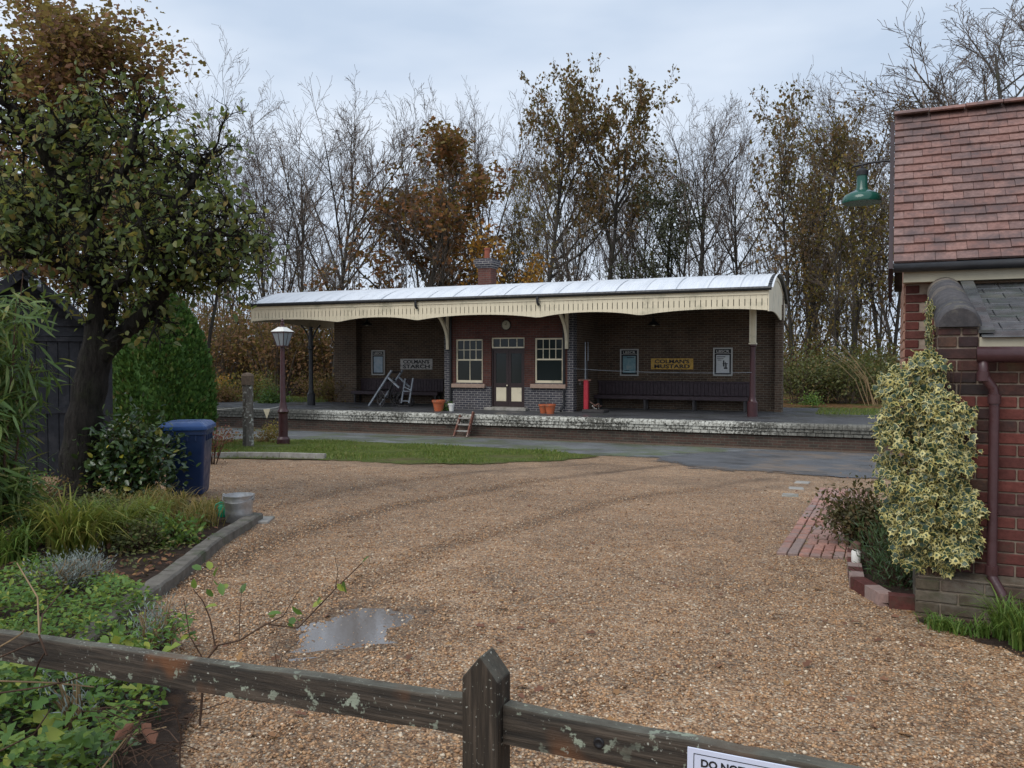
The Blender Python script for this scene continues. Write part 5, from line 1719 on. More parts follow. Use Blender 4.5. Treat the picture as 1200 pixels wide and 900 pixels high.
for s_ in (-1, 1):
    m_ = MB().add([(0, -.18, H_ + .02), (s_ * (hw + .2), -.18, ev - .16 + .02), (s_ * (hw + .2), 2.5, ev - .16 + .02), (0, 2.5, H_ + .02),
                   (0, -.18, H_ - .05), (s_ * (hw + .2), -.18, ev - .23 + .02), (s_ * (hw + .2), 2.5, ev - .23 + .02), (0, 2.5, H_ - .05)],
                  [(0, 1, 2, 3), (4, 7, 6, 5), (0, 4, 5, 1), (1, 5, 6, 2), (2, 6, 7, 3), (3, 7, 4, 0)])
    m_.build('roof_slope', MAT['felt'], sd)
    MB().bar((0, -.19, H_ - .05), (s_ * (hw + .2), -.19, ev - .22), .025, .13, up=(0, 0, 1)).build('barge_board', MAT['tar_board'], sd)
fl = at_d(41, 332, SD - .35)
t = thing('floodlight', 'small grey floodlight fixed to the shed gable', 'lamp', fl, YAW + .3)
MB().cbox(-.075, .075, -.05, .03, -.06, .06, .012).build('housing', MAT['trolley_grey'], t)
MB().box(-.06, .06, -.054, -.051, -.045, .045).build('lens', MAT['lamp_glass'], t)
MB().box(-.01, .01, .03, .16, -.02, .02).build('bracket', MAT['black_paint'], t)

# ------------------------------------------------------------------ wheelie bin
bb = g(205, 583)
bn = thing('wheelie_bin', 'dark blue wheelie bin with closed lid beside the evergreen shrub', 'bin', bb + Vector((-.02, .25, -.0)), YAW + math.radians(10))
bn.scale = (.9, .9, 1)
bh = .91
def rr_ring(wx, wy, z, r=.05, n=4):
    out = []
    for cx_, cy_, a0_ in ((wx - r, wy - r, 0), (-wx + r, wy - r, 90), (-wx + r, -wy + r, 180), (wx - r, -wy + r, 270)):
        for k in range(n + 1):
            a = math.radians(a0_ + 90 * k / n)
            out.append((cx_ + r * math.cos(a), cy_ + r * math.sin(a), z))
    return out
def loft(rings, mat, name, parent):
    m_ = MB(); n = len(rings[0])
    fs = []
    for i in range(len(rings) - 1):
        for j in range(n): fs.append((i * n + j, i * n + (j + 1) % n, (i + 1) * n + (j + 1) % n, (i + 1) * n + j))
    fs += [tuple(range(n - 1, -1, -1)), tuple(range((len(rings) - 1) * n, len(rings) * n))]
    m_.add([p for r in rings for p in r], fs)
    return m_.build(name, mat, parent, auto=35)
bdy = loft([rr_ring(.23, .26, .03), rr_ring(.24, .27, .06), rr_ring(.285, .33, bh - .14), rr_ring(.29, .335, bh - .12), rr_ring(.305, .35, bh - .115), rr_ring(.305, .35, bh - .05)], MAT['blue_plastic'], 'body', bn)
for xx in (-.16, -.05, .06, .17):
    MB().cbox(xx - .012, xx + .012, -.35, -.31, bh - .20, bh - .125, .004).build('rib', MAT['blue_plastic'], bdy)
for k, xx in enumerate((-.287, .287)):
    for yy in (-.18, -.05, .08, .2): MB().cbox(xx - .012, xx + .012, yy - .015, yy + .015, bh - .2, bh - .125, .004).build('rib', MAT['blue_plastic'], bdy)
lid = loft([rr_ring(.325, .375, bh - .055), rr_ring(.33, .38, bh - .04), rr_ring(.325, .375, bh - .01), rr_ring(.27, .32, bh + .035), rr_ring(.2, .25, bh + .045)], MAT['blue_lid'], 'lid', bn)
MB().cbox(-.28, .28, .36, .42, bh - .07, bh - .03, .01).build('handle', MAT['blue_plastic'], bn)
for s_ in (-1, 1):
    o = MB().lathe([(.0, -.025), (.09, -.025), (.1, -.015), (.1, .015), (.09, .025), (0, .025)], n=18).build('wheel', MAT['rubber'], bn, auto=40)
    o.rotation_euler = (0, math.pi / 2, 0); o.location = (s_ * .19, .22, .1)

# ------------------------------------------------------------------ bucket and watering can on the kerb end
bk_b = g(280, 613)
t = thing('galvanised_bucket', 'ridged galvanised bucket at the end of the bed edging', 'bucket', bk_b, .4)
bkh, r0, r1 = .29, .125, .147
prof = [(r0, 0)]
for k in range(11):
    u = k / 10
    prof.append((r0 + (r1 - r0) * u + (.004 if k in (3, 4, 7, 8) else 0), .005 + (bkh - .01) * u))
prof += [(r1 + .008, bkh - .004), (r1 + .008, bkh + .006), (r1 - .002, bkh + .006), (r1 - .006, bkh - .05), (r0, .2), (0, .2)]
MB().lathe(prof, n=28).build('pail', MAT['galv'], t, auto=40)
MB().tube([(r1 * math.cos(a), .02 - .01, bkh - .02 - .16 * math.sin(a) * .0 + .0) if 0 else ((r1 + .012) * math.cos(a), -(r1 + .014) * math.sin(a), bkh - .01 - .05 * math.sin(a)) for a in [math.pi * i / 16 for i in range(17)]], .004, 6).build('handle', MAT['galv'], t)
for s_ in (-1, 1): MB().box(s_ * (r1 + .006) - .01, s_ * (r1 + .006) + .01, -.02, .02, bkh - .05, bkh + .015).build('ear', MAT['galv'], t)
w_ = g(262, 612)
t = thing('watering_can', 'green plastic watering can half hidden beside the bucket', 'watering can', w_ + Vector((0, 0, .06)), 1.0)
MB().lathe([(.05, 0), (.055, .01), (.055, .11), (.045, .13), (.04, .13), (.04, .1)], n=16).build('body', MAT['green_plastic'], t, auto=40)
MB().tube([(.04, 0, .03), (.1, 0, .08), (.15, 0, .14)], [.016, .012, .01], 8).build('spout', MAT['green_plastic'], t, smooth=True)
MB().tube([(-.05, 0, .02), (-.09, 0, .06), (-.08, 0, .13), (-.03, 0, .15), (.03, 0, .14)], .009, 8).build('handle', MAT['green_plastic'], t, smooth=True)
sb = MB().cbox(-.16, .16, -.2, .2, -.03, .02, .01).build('stone_slab', MAT['concrete'])
sb.location = g(296, 611) + Vector((0, .05, 0)); sb.rotation_euler = (-SLOPE, 0, .5)
tag(sb, 'flat pale stone slab on the gravel beside the bucket', 'slab')

# bed edging: old squared timbers/stones in a line
ke = thing('bed_kerb', 'weathered squared stone kerb between flower bed and gravel', 'kerb', g(230, 650))
ko = ke.location.copy()
K = [g(301, 610), g(252, 640), g(200, 683), g(140, 727), g(60, 800)]
rk = random.Random(9)
for a, b in zip(K[:-1], K[1:]):
    d_ = (b - a); L_ = d_.length; d_.normalize(); s_ = d_.cross(Vector((0, 0, 1)))
    m_ = MB()
    n = max(4, int(L_ / .09))
    vs, fs = [], []
    for i in range(n + 1):
        p = a + d_ * (.006 + (L_ - .012) * i / n) - ko
        w = [rk.uniform(-.004, .004) for _ in range(6)]
        vs += [p + s_ * (-.065 + w[0]) + Vector((0, 0, -.06)), p + s_ * (-.065 + w[1]) + Vector((0, 0, .07 + w[2])), p + s_ * (-.05) + Vector((0, 0, .085 + w[2])),
               p + s_ * (.055) + Vector((0, 0, .088 + w[3])), p + s_ * (.07 + w[4]) + Vector((0, 0, .07 + w[5])), p + s_ * .07 + Vector((0, 0, -.06))]
    for i in range(n):
        q_ = i * 6
        for j in range(6): fs.append((q_ + j, q_ + (j + 1) % 6, q_ + 6 + (j + 1) % 6, q_ + 6 + j))
    fs += [(0, 1, 2, 3, 4, 5), tuple(range(n * 6 + 5, n * 6 - 1, -1))]
    m_.add(vs, fs)
    m_.build('kerb_stone', MAT['stone_kerb'], ke, auto=35)
BED = [g(300, 606), g(252, 637), g(200, 680), g(140, 724), g(60, 796), Vector((-1.9, 1.0, 0)), Vector((-9.5, 1.0, 0)), Vector((-14.0, 9.0, 0)), g(-150, 560), g(60, 578), g(190, 590), g(255, 588)]
sheet('flower_bed', [tuple(p) for p in BED], MAT['loose_soil'], .02, 0.0, 'dark soil of the flower bed under apple tree', .06, .08)
BED2 = [g(195, 790), g(200, 830), g(180, 900), Vector((-.85, 1.0, 0)), Vector((-3.2, 1.0, 0)), g(60, 796), g(140, 730)]
sheet('bed_margin', [tuple(p) for p in BED2], MAT['loose_soil'], .026, 0.02, 'strip of dark soil at the foot of the fence', .05, .14)
# ------------------------------------------------------------------ plants: generators
class Wood:
    """collects tapered branches as tubes, split in thick wood and twigs"""
    def __init__(self, seed):
        self.r = random.Random(seed)
        self.thick, self.thin = MB(), MB()
        self.tips = []            # (position, direction)
    def branch(self, p, d, length, r0, level, P):
        R = self.r
        n = max(2, int(P['seg'][min(level, len(P['seg']) - 1)]))
        pts, rad = [Vector(p)], [r0]
        d = Vector(d).normalized()
        step = length / n
        wob = P['wob'][min(level, len(P['wob']) - 1)]
        up = P['up'][min(level, len(P['up']) - 1)]
        r_end = max(P.get('rmin', .01), r0 * (P['taper'] if level else P.get('taper0', .3)))
        for i in range(n):
            d = (d + Vector((R.gauss(0, wob), R.gauss(0, wob), R.gauss(0, wob) * .6 + up))).normalized()
            pts.append(pts[-1] + d * step)
            rad.append(r0 + (r_end - r0) * (i + 1) / n)
        sides = (8, 5, 3, 3, 3)[min(level, 4)]
        (self.thick if level <= P.get('split', 1) else self.thin).tube(pts, rad, sides, cap=(level == 0))
        if level >= P['levels']:
            for i in range(1, n + 1): self.tips.append((pts[i].copy(), (pts[i] - pts[i - 1]).normalized(), level))
            return
        k = P['kids'][level]
        k = max(1, int(round(k * R.uniform(.8, 1.2))))
        lo = P['start'][level]
        for j in range(k):
            u = lo + (1 - lo) * ((j + R.uniform(.1, .9)) / k)
            f = u * n; i = min(int(f), n - 1)
            q = pts[i].lerp(pts[i + 1], f - i)
            rr_ = rad[i] + (rad[i + 1] - rad[i]) * (f - i)
            dd = (pts[i + 1] - pts[i]).normalized()
            ang = math.radians(P['ang'][level] + R.uniform(-12, 12))
            az = R.uniform(0, 2 * math.pi)
            s = dd.orthogonal().normalized(); s = Matrix.Rotation(az, 3, dd) @ s
            nd = dd * math.cos(ang) + s * math.sin(ang)
            ln = length * P['len'][level] * R.uniform(.65, 1.15) * (1.15 - .55 * (u - lo) / (1 - lo + 1e-6) if level == 0 else 1)
            self.branch(q, nd, ln, min(rr_ * .75, max(P.get('rmin', .01) * 1.2, r0 * P['rad'][level])), level + 1, P)
        self.tips.append((pts[-1].copy(), d.copy(), level))

def leaves_at(tips, n, spread, size, tmpl, mat, name, parent, seed, droop=-.2, keep=None, hang=.0):
    r = np.random.RandomState(seed)
    T = np.array([tuple(t[0]) for t in tips]); D = np.array([tuple(t[1]) for t in tips])
    i = r.randint(0, len(T), n)
    pos = T[i] + r.normal(size=(n, 3)) * spread - D[i] * r.uniform(0, spread * 2, (n, 1))
    if keep is not None:
        k = keep(pos, r); pos, i = pos[k], i[k]; n = len(pos)
    ax = D[i] * .6 + rnd_unit(r, n) * .9 + np.array([0, 0, droop])
    nm = rnd_unit(r, n) * .8 + np.array([0, 0, .7])
    return scatter(name, *tmpl, pos, ax, nm, size * r.uniform(.6, 1.25, n), mat, parent)

def finish_tree(t, w, mat_thick, mat_thin):
    a = w.thick.build('trunk', mat_thick, t, smooth=True)
    if w.thin.v: 
        b = w.thin.build('crown', mat_thin, t, smooth=False)
    return a

# ------------------------------------------------------------------ the wood behind the station
TALL = dict(levels=4, seg=(10, 7, 5, 4, 3), wob=(.035, .05, .07, .08, .1), up=(.02, .045, .03, .02, .01), taper=.35, taper0=.16, rmin=.010,
            kids=(14, 7, 6, 4), start=(.36, .22, .2, .2), ang=(40, 34, 36, 38), len=(.42, .46, .46, .48), rad=(.36, .5, .5, .6), split=1)
OAK = dict(TALL, kids=(17, 7, 5, 3), ang=(50, 45, 45, 45), wob=(.07, .15, .2, .22, .25), up=(.02, .05, .04, .03, .0), start=(.30, .25, .2, .2), len=(.36, .46, .48, .5), levels=3, seg=(10, 8, 6, 4))
def tree_proto(name, seed, H, r0, P, leaf=None, nleaf=0, leafsize=.16, leafspread=.25, tmpl=LEAF_OAK, lean=(0, 0), forks=1, keep=None, mt='bark_grey', ms='bark_twig'):
    """returns an Empty with trunk, crown (twigs) and, if it still has them, leaves"""
    t = bpy.data.objects.new(name, None); t.empty_display_size = .5; COL.objects.link(t)
    w = Wood(seed)
    for k in range(forks):
        a = 2 * math.pi * k / forks + seed
        off = Vector((math.cos(a), math.sin(a), 0)) * (.25 if forks > 1 else 0)
        d = Vector((lean[0] + (math.cos(a) * .12 if forks > 1 else 0), lean[1] + (math.sin(a) * .12 if forks > 1 else 0), 1))
        w.branch(off + Vector((0, 0, -.4)), d, H * (1 - .06 * k), r0 * (1 if forks == 1 else .75), 0, P)
    finish_tree(t, w, MAT[mt], MAT[ms])
    if leaf:
        leaves_at([x for x in w.tips if x[2] >= 2], nleaf, leafspread, leafsize, tmpl, MAT[leaf], 'leaves', t, seed + 50, keep=keep)
    return t

PROTO = {}
def place(kind, px, dist, top_py, label, group=None, cat='tree', rz=0.0, wide=1.0, base=-.32, name=None):
    """stand a copy of a prototype where the photograph shows one; its height from the visible top"""
    proto, H = PROTO[kind]
    p = at_d(px, HORIZON, dist); top = at_d(px, top_py, dist).z
    if kind in USED: o = copy_tree(proto)
    else: o = proto; USED.add(kind)
    s = (top - base) / H
    o.location = (p.x, p.y, base); o.rotation_euler = (0, 0, rz); o.scale = (s * wide, s * wide, s)
    if name: o.name = name
    tag(o, label, cat, group)
    return o
USED = set()
def top_of(t):
    z = 0
    for c in t.children: z = max(z, max((v[2] for v in c.bound_box)))
    return z
def proto(kind, *a, **k):
    t = tree_proto(*a, **k); PROTO[kind] = (t, top_of(t))
proto('bareA', 'bare_tree', 101, 15, .22, TALL)
proto('bareB', 'bare_tree', 102, 15, .23, dict(TALL, start=(.46, .2, .2, .2), kids=(15, 8, 6, 4), ang=(37, 32, 34, 36), len=(.50, .44, .45, .46)))
proto('bareC', 'bare_tree', 103, 14, .15, dict(TALL, kids=(9, 6, 5, 4), ang=(28, 30, 34, 36), start=(.3, .2, .2, .2), len=(.42, .44, .45, .45)), forks=3)
proto('bareD', 'bare_tree', 104, 15, .16, dict(TALL, kids=(14, 7, 5, 4), ang=(46, 40, 38, 40), wob=(.07, .10, .11, .12, .13), len=(.46, .46, .46, .48)), lean=(.1, .05))
proto('slim', 'slender_tree', 105, 13, .10, dict(TALL, kids=(12, 6, 4), levels=3, start=(.35, .2, .2), ang=(30, 34, 38), len=(.28, .42, .45), rad=(.35, .5, .5)))
proto('slim2', 'slender_tree', 106, 13, .09, dict(TALL, kids=(12, 6, 4), levels=3, start=(.25, .2, .2), ang=(38, 38, 40), len=(.26, .42, .45), wob=(.08, .13, .17, .2)), lean=(.12, 0))
proto('oakbrown', 'brown_oak', 107, 13, .22, dict(OAK, kids=(26, 8, 5, 3), start=(.16, .2, .2, .2), ang=(52, 45, 45, 45), len=(.34, .48, .5, .5)), leaf='leaf_oak', nleaf=9000, leafsize=.25, leafspread=.2)
proto('oaktall', 'tall_oak', 108, 15, .24, dict(OAK, start=(.42, .25, .2, .2), len=(.40, .46, .48, .5)), leaf='leaf_olive', nleaf=4600, leafsize=.24, leafspread=.16)
proto('oaktall2', 'tall_oak', 109, 15, .24, dict(OAK, start=(.46, .25, .2, .2), ang=(44, 45, 45, 45)), leaf='leaf_olive', nleaf=4600, leafsize=.24, leafspread=.16, lean=(-.05, 0))
proto('autumn', 'autumn_tree', 110, 14, .2, dict(OAK, ang=(34, 40, 42, 45), kids=(20, 8, 5, 3), start=(.18, .2, .2, .2), up=(.03, .09, .05, .03)), leaf='leaf_olive', nleaf=4000, leafsize=.23, leafspread=.2, forks=2)
proto('autumn2', 'autumn_tree', 111, 14, .2, dict(OAK, ang=(34, 40, 42, 45), kids=(20, 8, 5, 3), start=(.15, .2, .2, .2), up=(.03, .09, .05, .03)), leaf='leaf_yellow', nleaf=3200, leafsize=.22, leafspread=.2, forks=2)
proto('orange', 'orange_tree', 112, 6, .09, dict(OAK, kids=(14, 6, 4), levels=3, start=(.2, .2, .2)), leaf='leaf_orange', nleaf=1300, leafsize=.17, leafspread=.22)
proto('rust', 'rust_oak', 113, 13, .3, dict(OAK, kids=(24, 9, 6, 3), start=(.2, .25, .2, .2)), leaf='leaf_rust', nleaf=24000, leafsize=.19, leafspread=.4)
proto('ivyclad', 'ivy_clad_tree', 114, 10, .2, dict(OAK, kids=(15, 6, 4, 3), ang=(52, 45, 45, 45), wob=(.14, .2, .22, .22)), leaf='leaf_dark', nleaf=4200, leafsize=.16, leafspread=.22, mt='bark_dark', ms='bark_dark', lean=(-.15, 0))

GB = 'bare trees in the wood behind the station'
LB_0 = 'bare winter tree in the wood behind the station roof'
LB_ = {('bareB', 392): 'bare tree with straight clean trunk between the lamp post and brown oak', ('bareC', 318): 'many stemmed bare tree above the left end of the canopy',
       ('bareB', 577): 'narrow bare tree between the brown oak and the tall oak pair', ('bareC', 500): 'pale bare crown rising behind the brown oak',
       ('bareD', 776): 'bare tree just past the tall oak pair', ('bareA', 1000): 'bare crown rising above the brown trees by the tiled roof'}
for kind, px, dist, top, rz, wide in (('bareC', 318, 46, 108, .3, 1), ('bareB', 392, 42, 104, 1.0, 1.05), ('bareA', 352, 58, 150, 2.0, .9), ('bareC', 500, 60, 108, 2.2, 1),
                                      ('bareB', 577, 50, 100, 4.0, .85), ('bareD', 776, 48, 112, .5, .9), ('bareA', 818, 52, 112, 1.2, .9),
                                      ('bareB', 868, 50, 120, 2.8, .8), ('bareC', 742, 60, 135, 5.0, .9), ('bareA', 1000, 55, 72, 3.4, .9), ('bareD', 283, 60, 150, 3.0, .9), ('bareC', 660, 64, 120, 1.0, .9)):
    place(kind, px, dist, top, LB_[(kind, px)] if (kind, px) in LB_ else LB_0, GB, rz=rz, wide=wide)
GS = 'slender saplings in the wood behind the station'
rt_ = random.Random(77)
for k in range(42):
    px = 245 + k * 19.6 + rt_.uniform(-9, 9)
    place(('slim', 'slim2')[k % 2], px, rt_.uniform(36, 62), rt_.uniform(150, 270), 'slender leafless sapling among the taller trees behind the station', GS, rz=rt_.uniform(0, 6.3), wide=rt_.uniform(.7, 1.1))
place('oakbrown', 497, 40, 132, 'rust brown oak still in leaf rising left of the chimney', rz=.7, wide=1.15)
place('oaktall', 643, 43, 58, 'tall thin oak with sparse brown green crown, bigger of a pair', rz=1.2, wide=.72)
place('oaktall2', 700, 44, 66, 'tall thin oak with sparse brown crown leaning from its twin', rz=2.9, wide=.75)
place('autumn', 935, 40, 92, 'many stemmed autumn tree with thin brown leaves past the station gable', rz=.4, wide=.8)
place('autumn2', 985, 38, 170, 'yellow leaved tree low beside the station end wall', rz=1.4, wide=.9)
place('autumn2', 955, 46, 120, 'yellow brown tree between the two brown trees past the gable', rz=4.0, wide=.8)
place('autumn', 1040, 43, 100, 'brown leaved tree standing behind the tiled roof verge', rz=3.3, wide=.8)
place('orange', 585, 37, 255, 'small orange leaved tree just behind the chimney', rz=.2, wide=.9)
place('autumn2', 606, 40, 195, 'small olive and yellow tree beside the tall oak pair', rz=2.2, wide=.6)
place('orange', 640, 39, 295, 'low orange bushy tree showing over the roof ridge', rz=2.2, wide=.9)
place('ivyclad', 790, 40, 195, 'dark ivy clad leaning tree behind the canopy', rz=.0, wide=.8)
place('rust', -25, 25, -50, 'dense rust leaved oak behind the apple tree', rz=1.0, wide=1.25)
place('bareD', 232, 30, 42, 'bare spreading tree beside the rust oak', rz=1.0, wide=.75)
place('bareC', 1125, 33, -5, 'many stemmed bare tree beside the fine twigged tree behind the tiled roof', rz=4.1, wide=1.3)
place('bareA', 1175, 30, -45, 'bare fine twigged tree rising behind the tiled roof ridge', rz=2.4, wide=1.25)

# far wood that reads as one mass: stems, twigs and brown leaves
def far_wood():
    r = np.random.RandomState(42)
    mb = MB(); R = random.Random(42)
    for k in range(420):
        px = R.uniform(-250, 1300); d = R.uniform(62, 105)
        p = at_d(px, HORIZON, d); h = R.uniform(7, 15.5)
        lean = (R.gauss(0, .05), R.gauss(0, .05))
        r0 = R.uniform(.05, .14)
        pts = [Vector((p.x, p.y, -.4))]
        dd = Vector((lean[0], lean[1], 1)).normalized()
        for i in range(6):
            dd = (dd + Vector((R.gauss(0, .05), R.gauss(0, .05), 0))).normalized(); pts.append(pts[-1] + dd * h / 6)
        mb.tube(pts, [r0 * (1 - .13 * i) for i in range(7)], 4, cap=False)
        for j in range(22):
            u = R.uniform(.25, 1); q = pts[int(u * 5.99)].lerp(pts[min(6, int(u * 5.99) + 1)], R.random())
            a = R.uniform(0, 6.28); L = R.uniform(.8, 2.6) * (1.15 - .6 * u)
            e = q + Vector((math.cos(a) * L * .6, math.sin(a) * L * .6, L * .85))
            m = q.lerp(e, .5) + Vector((R.gauss(0, .1), R.gauss(0, .1), 0))
            mb.tube([q, m, e], [.028, .022, .014], 3, cap=False)
    o = mb.build('far_wood', MAT['bark_twig'])
    tag(o, 'distant leafless woodland seen between the trees', kind='stuff')
    n = 26000
    px = r.uniform(-300, 1350, n); d = r.uniform(50, 95, n)
    D = np.array([tuple(ray(a, HORIZON)) for a in px]); P = np.array(tuple(EYE)) + D * d[:, None]
    P[:, 2] = -.3 + np.abs(r.gamma(1.5, 1.35, n))
    o = scatter('far_undergrowth', *LEAF_DIAMOND, P, rnd_unit(r, n), rnd_unit(r, n) + np.array([0, 0, .5]), r.uniform(.18, .42, n), MAT['leaf_beech'])
    tag(o, 'brown leafy undergrowth of the distant wood', kind='stuff')
far_wood()

def bush(name, c, rx, ry, h, nstem, nleaf, leafsize, mat, label, cat='shrub', group=None, seed=1, tmpl=LEAF_OVAL, stem='stem', droop=-.1, dens=.5, shape=.5, upright=.4, stem_r=.008):
    """shrub: arching stems from the base, leaves clustered through the volume"""
    t = thing(name, label, cat, c, 0, group)
    R = random.Random(seed); r = np.random.RandomState(seed)
    sm_ = MB(); tips = []
    for k in range(nstem):
        a = R.uniform(0, 6.283); q = math.sqrt(R.random())
        e = Vector((math.cos(a) * q * rx, math.sin(a) * q * ry, h * R.uniform(.55, 1.0) * (1 - .45 * q * q)))
        b = Vector((e.x * .25, e.y * .25, 0))
        m1 = b.lerp(e, .5) + Vector((R.gauss(0, .1) * rx, R.gauss(0, .1) * ry, h * .1))
        pts = [b, b.lerp(m1, .5), m1, m1.lerp(e, .5) + Vector((0, 0, h * .03)), e]
        sm_.tube(pts, [stem_r, stem_r * .8, stem_r * .6, stem_r * .45, stem_r * .3], 4, cap=False)
        for i in range(1, 5):
            for s_ in range(3):
                u = R.random(); p = pts[i - 1].lerp(pts[i], u)
                if p.z > h * (1 - dens) * .4: tips.append((p, (pts[i] - pts[i - 1]).normalized(), 2))
    sm_.build('stems', MAT[stem], t)
    T = np.array([tuple(x[0]) for x in tips]); D = np.array([tuple(x[1]) for x in tips])
    i = r.randint(0, len(T), nleaf)
    sp = leafsize * 1.3 + min(rx, h) * .06
    pos = T[i] + r.normal(size=(nleaf, 3)) * sp
    pos[:, 2] = np.maximum(pos[:, 2], .01)
    out = pos * np.array([1 / rx, 1 / ry, .6 / h]); out = norm(out)
    ax = D[i] * upright + rnd_unit(r, nleaf) * .8 + out * .5 + np.array([0, 0, droop])
    nm = out * .7 + rnd_unit(r, nleaf) * .5 + np.array([0, 0, .6])
    o = scatter('foliage', *tmpl, pos, ax, nm, leafsize * r.uniform(.55, 1.25, nleaf), MAT[mat], t)
    return t

# thicket, brambles and shrubs behind the platform
GT = 'copper leaved thicket bushes left of the shelter'
for k, (px, d, h, w) in enumerate(((215, 43, 5.0, 2.6), (255, 41, 5.4, 2.4), (290, 44, 5.6, 2.4), (325, 40, 5.2, 2.2), (356, 43, 5.2, 2.2), (388, 41, 4.8, 2.0), (270, 50, 7.0, 3), (340, 50, 6.5, 3), (180, 45, 5.5, 3.0), (425, 48, 5.5, 2.5), (470, 50, 5.0, 2.5))):
    p = at_d(px, HORIZON, d); p.z = -.32
    bush('beech_bush', p, w, w, h, 42, 2600, .2, 'leaf_beech', 'tall copper leaved thicket bush left of the shelter', 'bush', GT, 200 + k, LEAF_DIAMOND, 'bark_twig', stem_r=.035, upright=.5)
GO = 'brown bushes showing above the station roof'
for k, px in enumerate((450, 520, 560, 625, 668, 716, 752, 800, 838, 874)):
    p = at_d(px, HORIZON, rt_.uniform(40, 48)); p.z = -.32
    bush('brown_bush', p, 2.0, 2.0, rt_.uniform(4.8, 6.2), 34, 1300, .19, ('leaf_olive', 'leaf_beech')[k % 2], 'brown leafed bush just showing above the station roof', 'bush', GO, 240 + k, LEAF_DIAMOND, 'bark_twig', stem_r=.035, upright=.5)
for k, (px, d, h, w, m, lab) in enumerate(((255, 34, 1.3, .55, 'leaf_green', 'feathery green shrub left of the old post'), (318, 33.5, 1.15, .6, 'leaf_green', 'feathery green shrub right of the lamp post'),
                                       (299, 35, 1.4, 1.1, 'leaf_yellow', 'yellow flowering shrub between the post and lamp'), (252, 35.5, 1.2, .6, 'leaf_orange', 'orange yellow clump beside the conifer'),
                                       (372, 35, 1.5, 1.2, 'leaf_beech', 'low brown shrub beside the left column'), (262, 33, .6, .8, 'leaf_beech', 'low russet clump at the platform edge'),
                                       (318, 32.3, .32, .5, 'leaf_green', 'low green cushion plant on the platform edge'), (395, 33, 1.0, .8, 'leaf_olive', 'straggly olive shrub by the left brick pier'))):
    p = at_d(px, HORIZON, d); p.z = PLAT_Z - .05
    bush('garden_shrub', p, w, w, h, 26, 1100, .12, m, lab, 'shrub', None, 300 + k, LEAF_DIAMOND if k not in (0, 1) else LEAF_LANCE, 'stem', stem_r=.012)
GR = 'brambles and scrub past the station end wall'
for k, (px, d, h, w, m) in enumerate(((935, 33, 2.3, 1.3, 'leaf_bramble'), (962, 34, 2.6, 1.5, 'leaf_bramble'), (992, 33, 2.2, 1.5, 'leaf_bramble'), (1018, 35, 2.6, 1.6, 'leaf_bramble'), (1045, 34, 2.5, 1.8, 'leaf_bramble'),
                                   (950, 40, 4.0, 2.0, 'leaf_olive'), (1000, 40, 3.6, 2.2, 'leaf_yellow'), (1035, 41, 3.5, 2.2, 'leaf_olive'), (925, 42, 4.5, 1.6, 'leaf_yellow'))):
    p = at_d(px, HORIZON, d); p.z = -.32
    bush('scrub_bush', p, w, w, h, 40, 2000, .14, m, 'tangled bramble scrub past the station end wall', 'bush', GR, 330 + k, LEAF_DIAMOND, 'bark_twig', stem_r=.015)
p = at_d(950, HORIZON, 30.5); p.z = PLAT_Z
bush('fern_clump', p, .45, .35, .3, 16, 500, .09, 'leaf_light', 'bright yellow green low plant at the platform back edge', 'plant', None, 350, LEAF_DIAMOND)
# arching bare canes in the scrub
t = thing('bare_canes', 'pale arching bare canes leaning out of the bramble scrub', 'canes', at_d(1020, HORIZON, 31.5) * 1.0)
t.location.z = -.3
m_ = MB()
for k in range(9):
    e = Vector((-rt_.uniform(.6, 1.9), rt_.uniform(-.3, .3), rt_.uniform(1.4, 2.9)))
    b0 = Vector((rt_.uniform(-.3, .3), rt_.uniform(-.3, .3), 0))
    MB().tube([b0, b0.lerp(e, .35) + Vector((.15, 0, .3)), b0.lerp(e, .7) + Vector((.1, 0, .2)), e], [.016, .014, .011, .007], 4).build('cane', MAT['straw'], t)
# grass verge behind the platform
VERGE = [Vector((-60, 28.9, 0)), Vector((-20, 28.9, 0)), Vector((-20.4, 30.4, 0)), Vector((-60, 30.4, 0))]
def flat_grass(name, x0, x1, y0, y1, z, n, h, mat, label, seed):
    r = np.random.RandomState(seed)
    P = np.stack([r.uniform(x0, x1, n), r.uniform(y0, y1, n), np.full(n, z)], -1)
    tv = [(-.07, 0, 0), (.07, 0, 0), (0, 1, .2)]
    o = scatter(name, tv, [(0, 1, 2)], P, rnd_unit(r, n) * .4 + np.array([0, 0, 1]), r.normal(size=(n, 3)), h * r.uniform(.5, 1.3, n), mat, wid=r.uniform(1, 2, n))
    return tag(o, label, kind='stuff')
flat_grass('verge_grass', -34, -19.5, 26.5, 30.3, PLAT_Z + .0, 14000, .09, MAT['grass'], 'thin grass along the platform left of the shelter', 5)
flat_grass('verge_grass', -1.2, 8, 26.8, 30.3, PLAT_Z + .0, 12000, .08, MAT['grass'], 'thin grass on the platform past the end wall', 6)
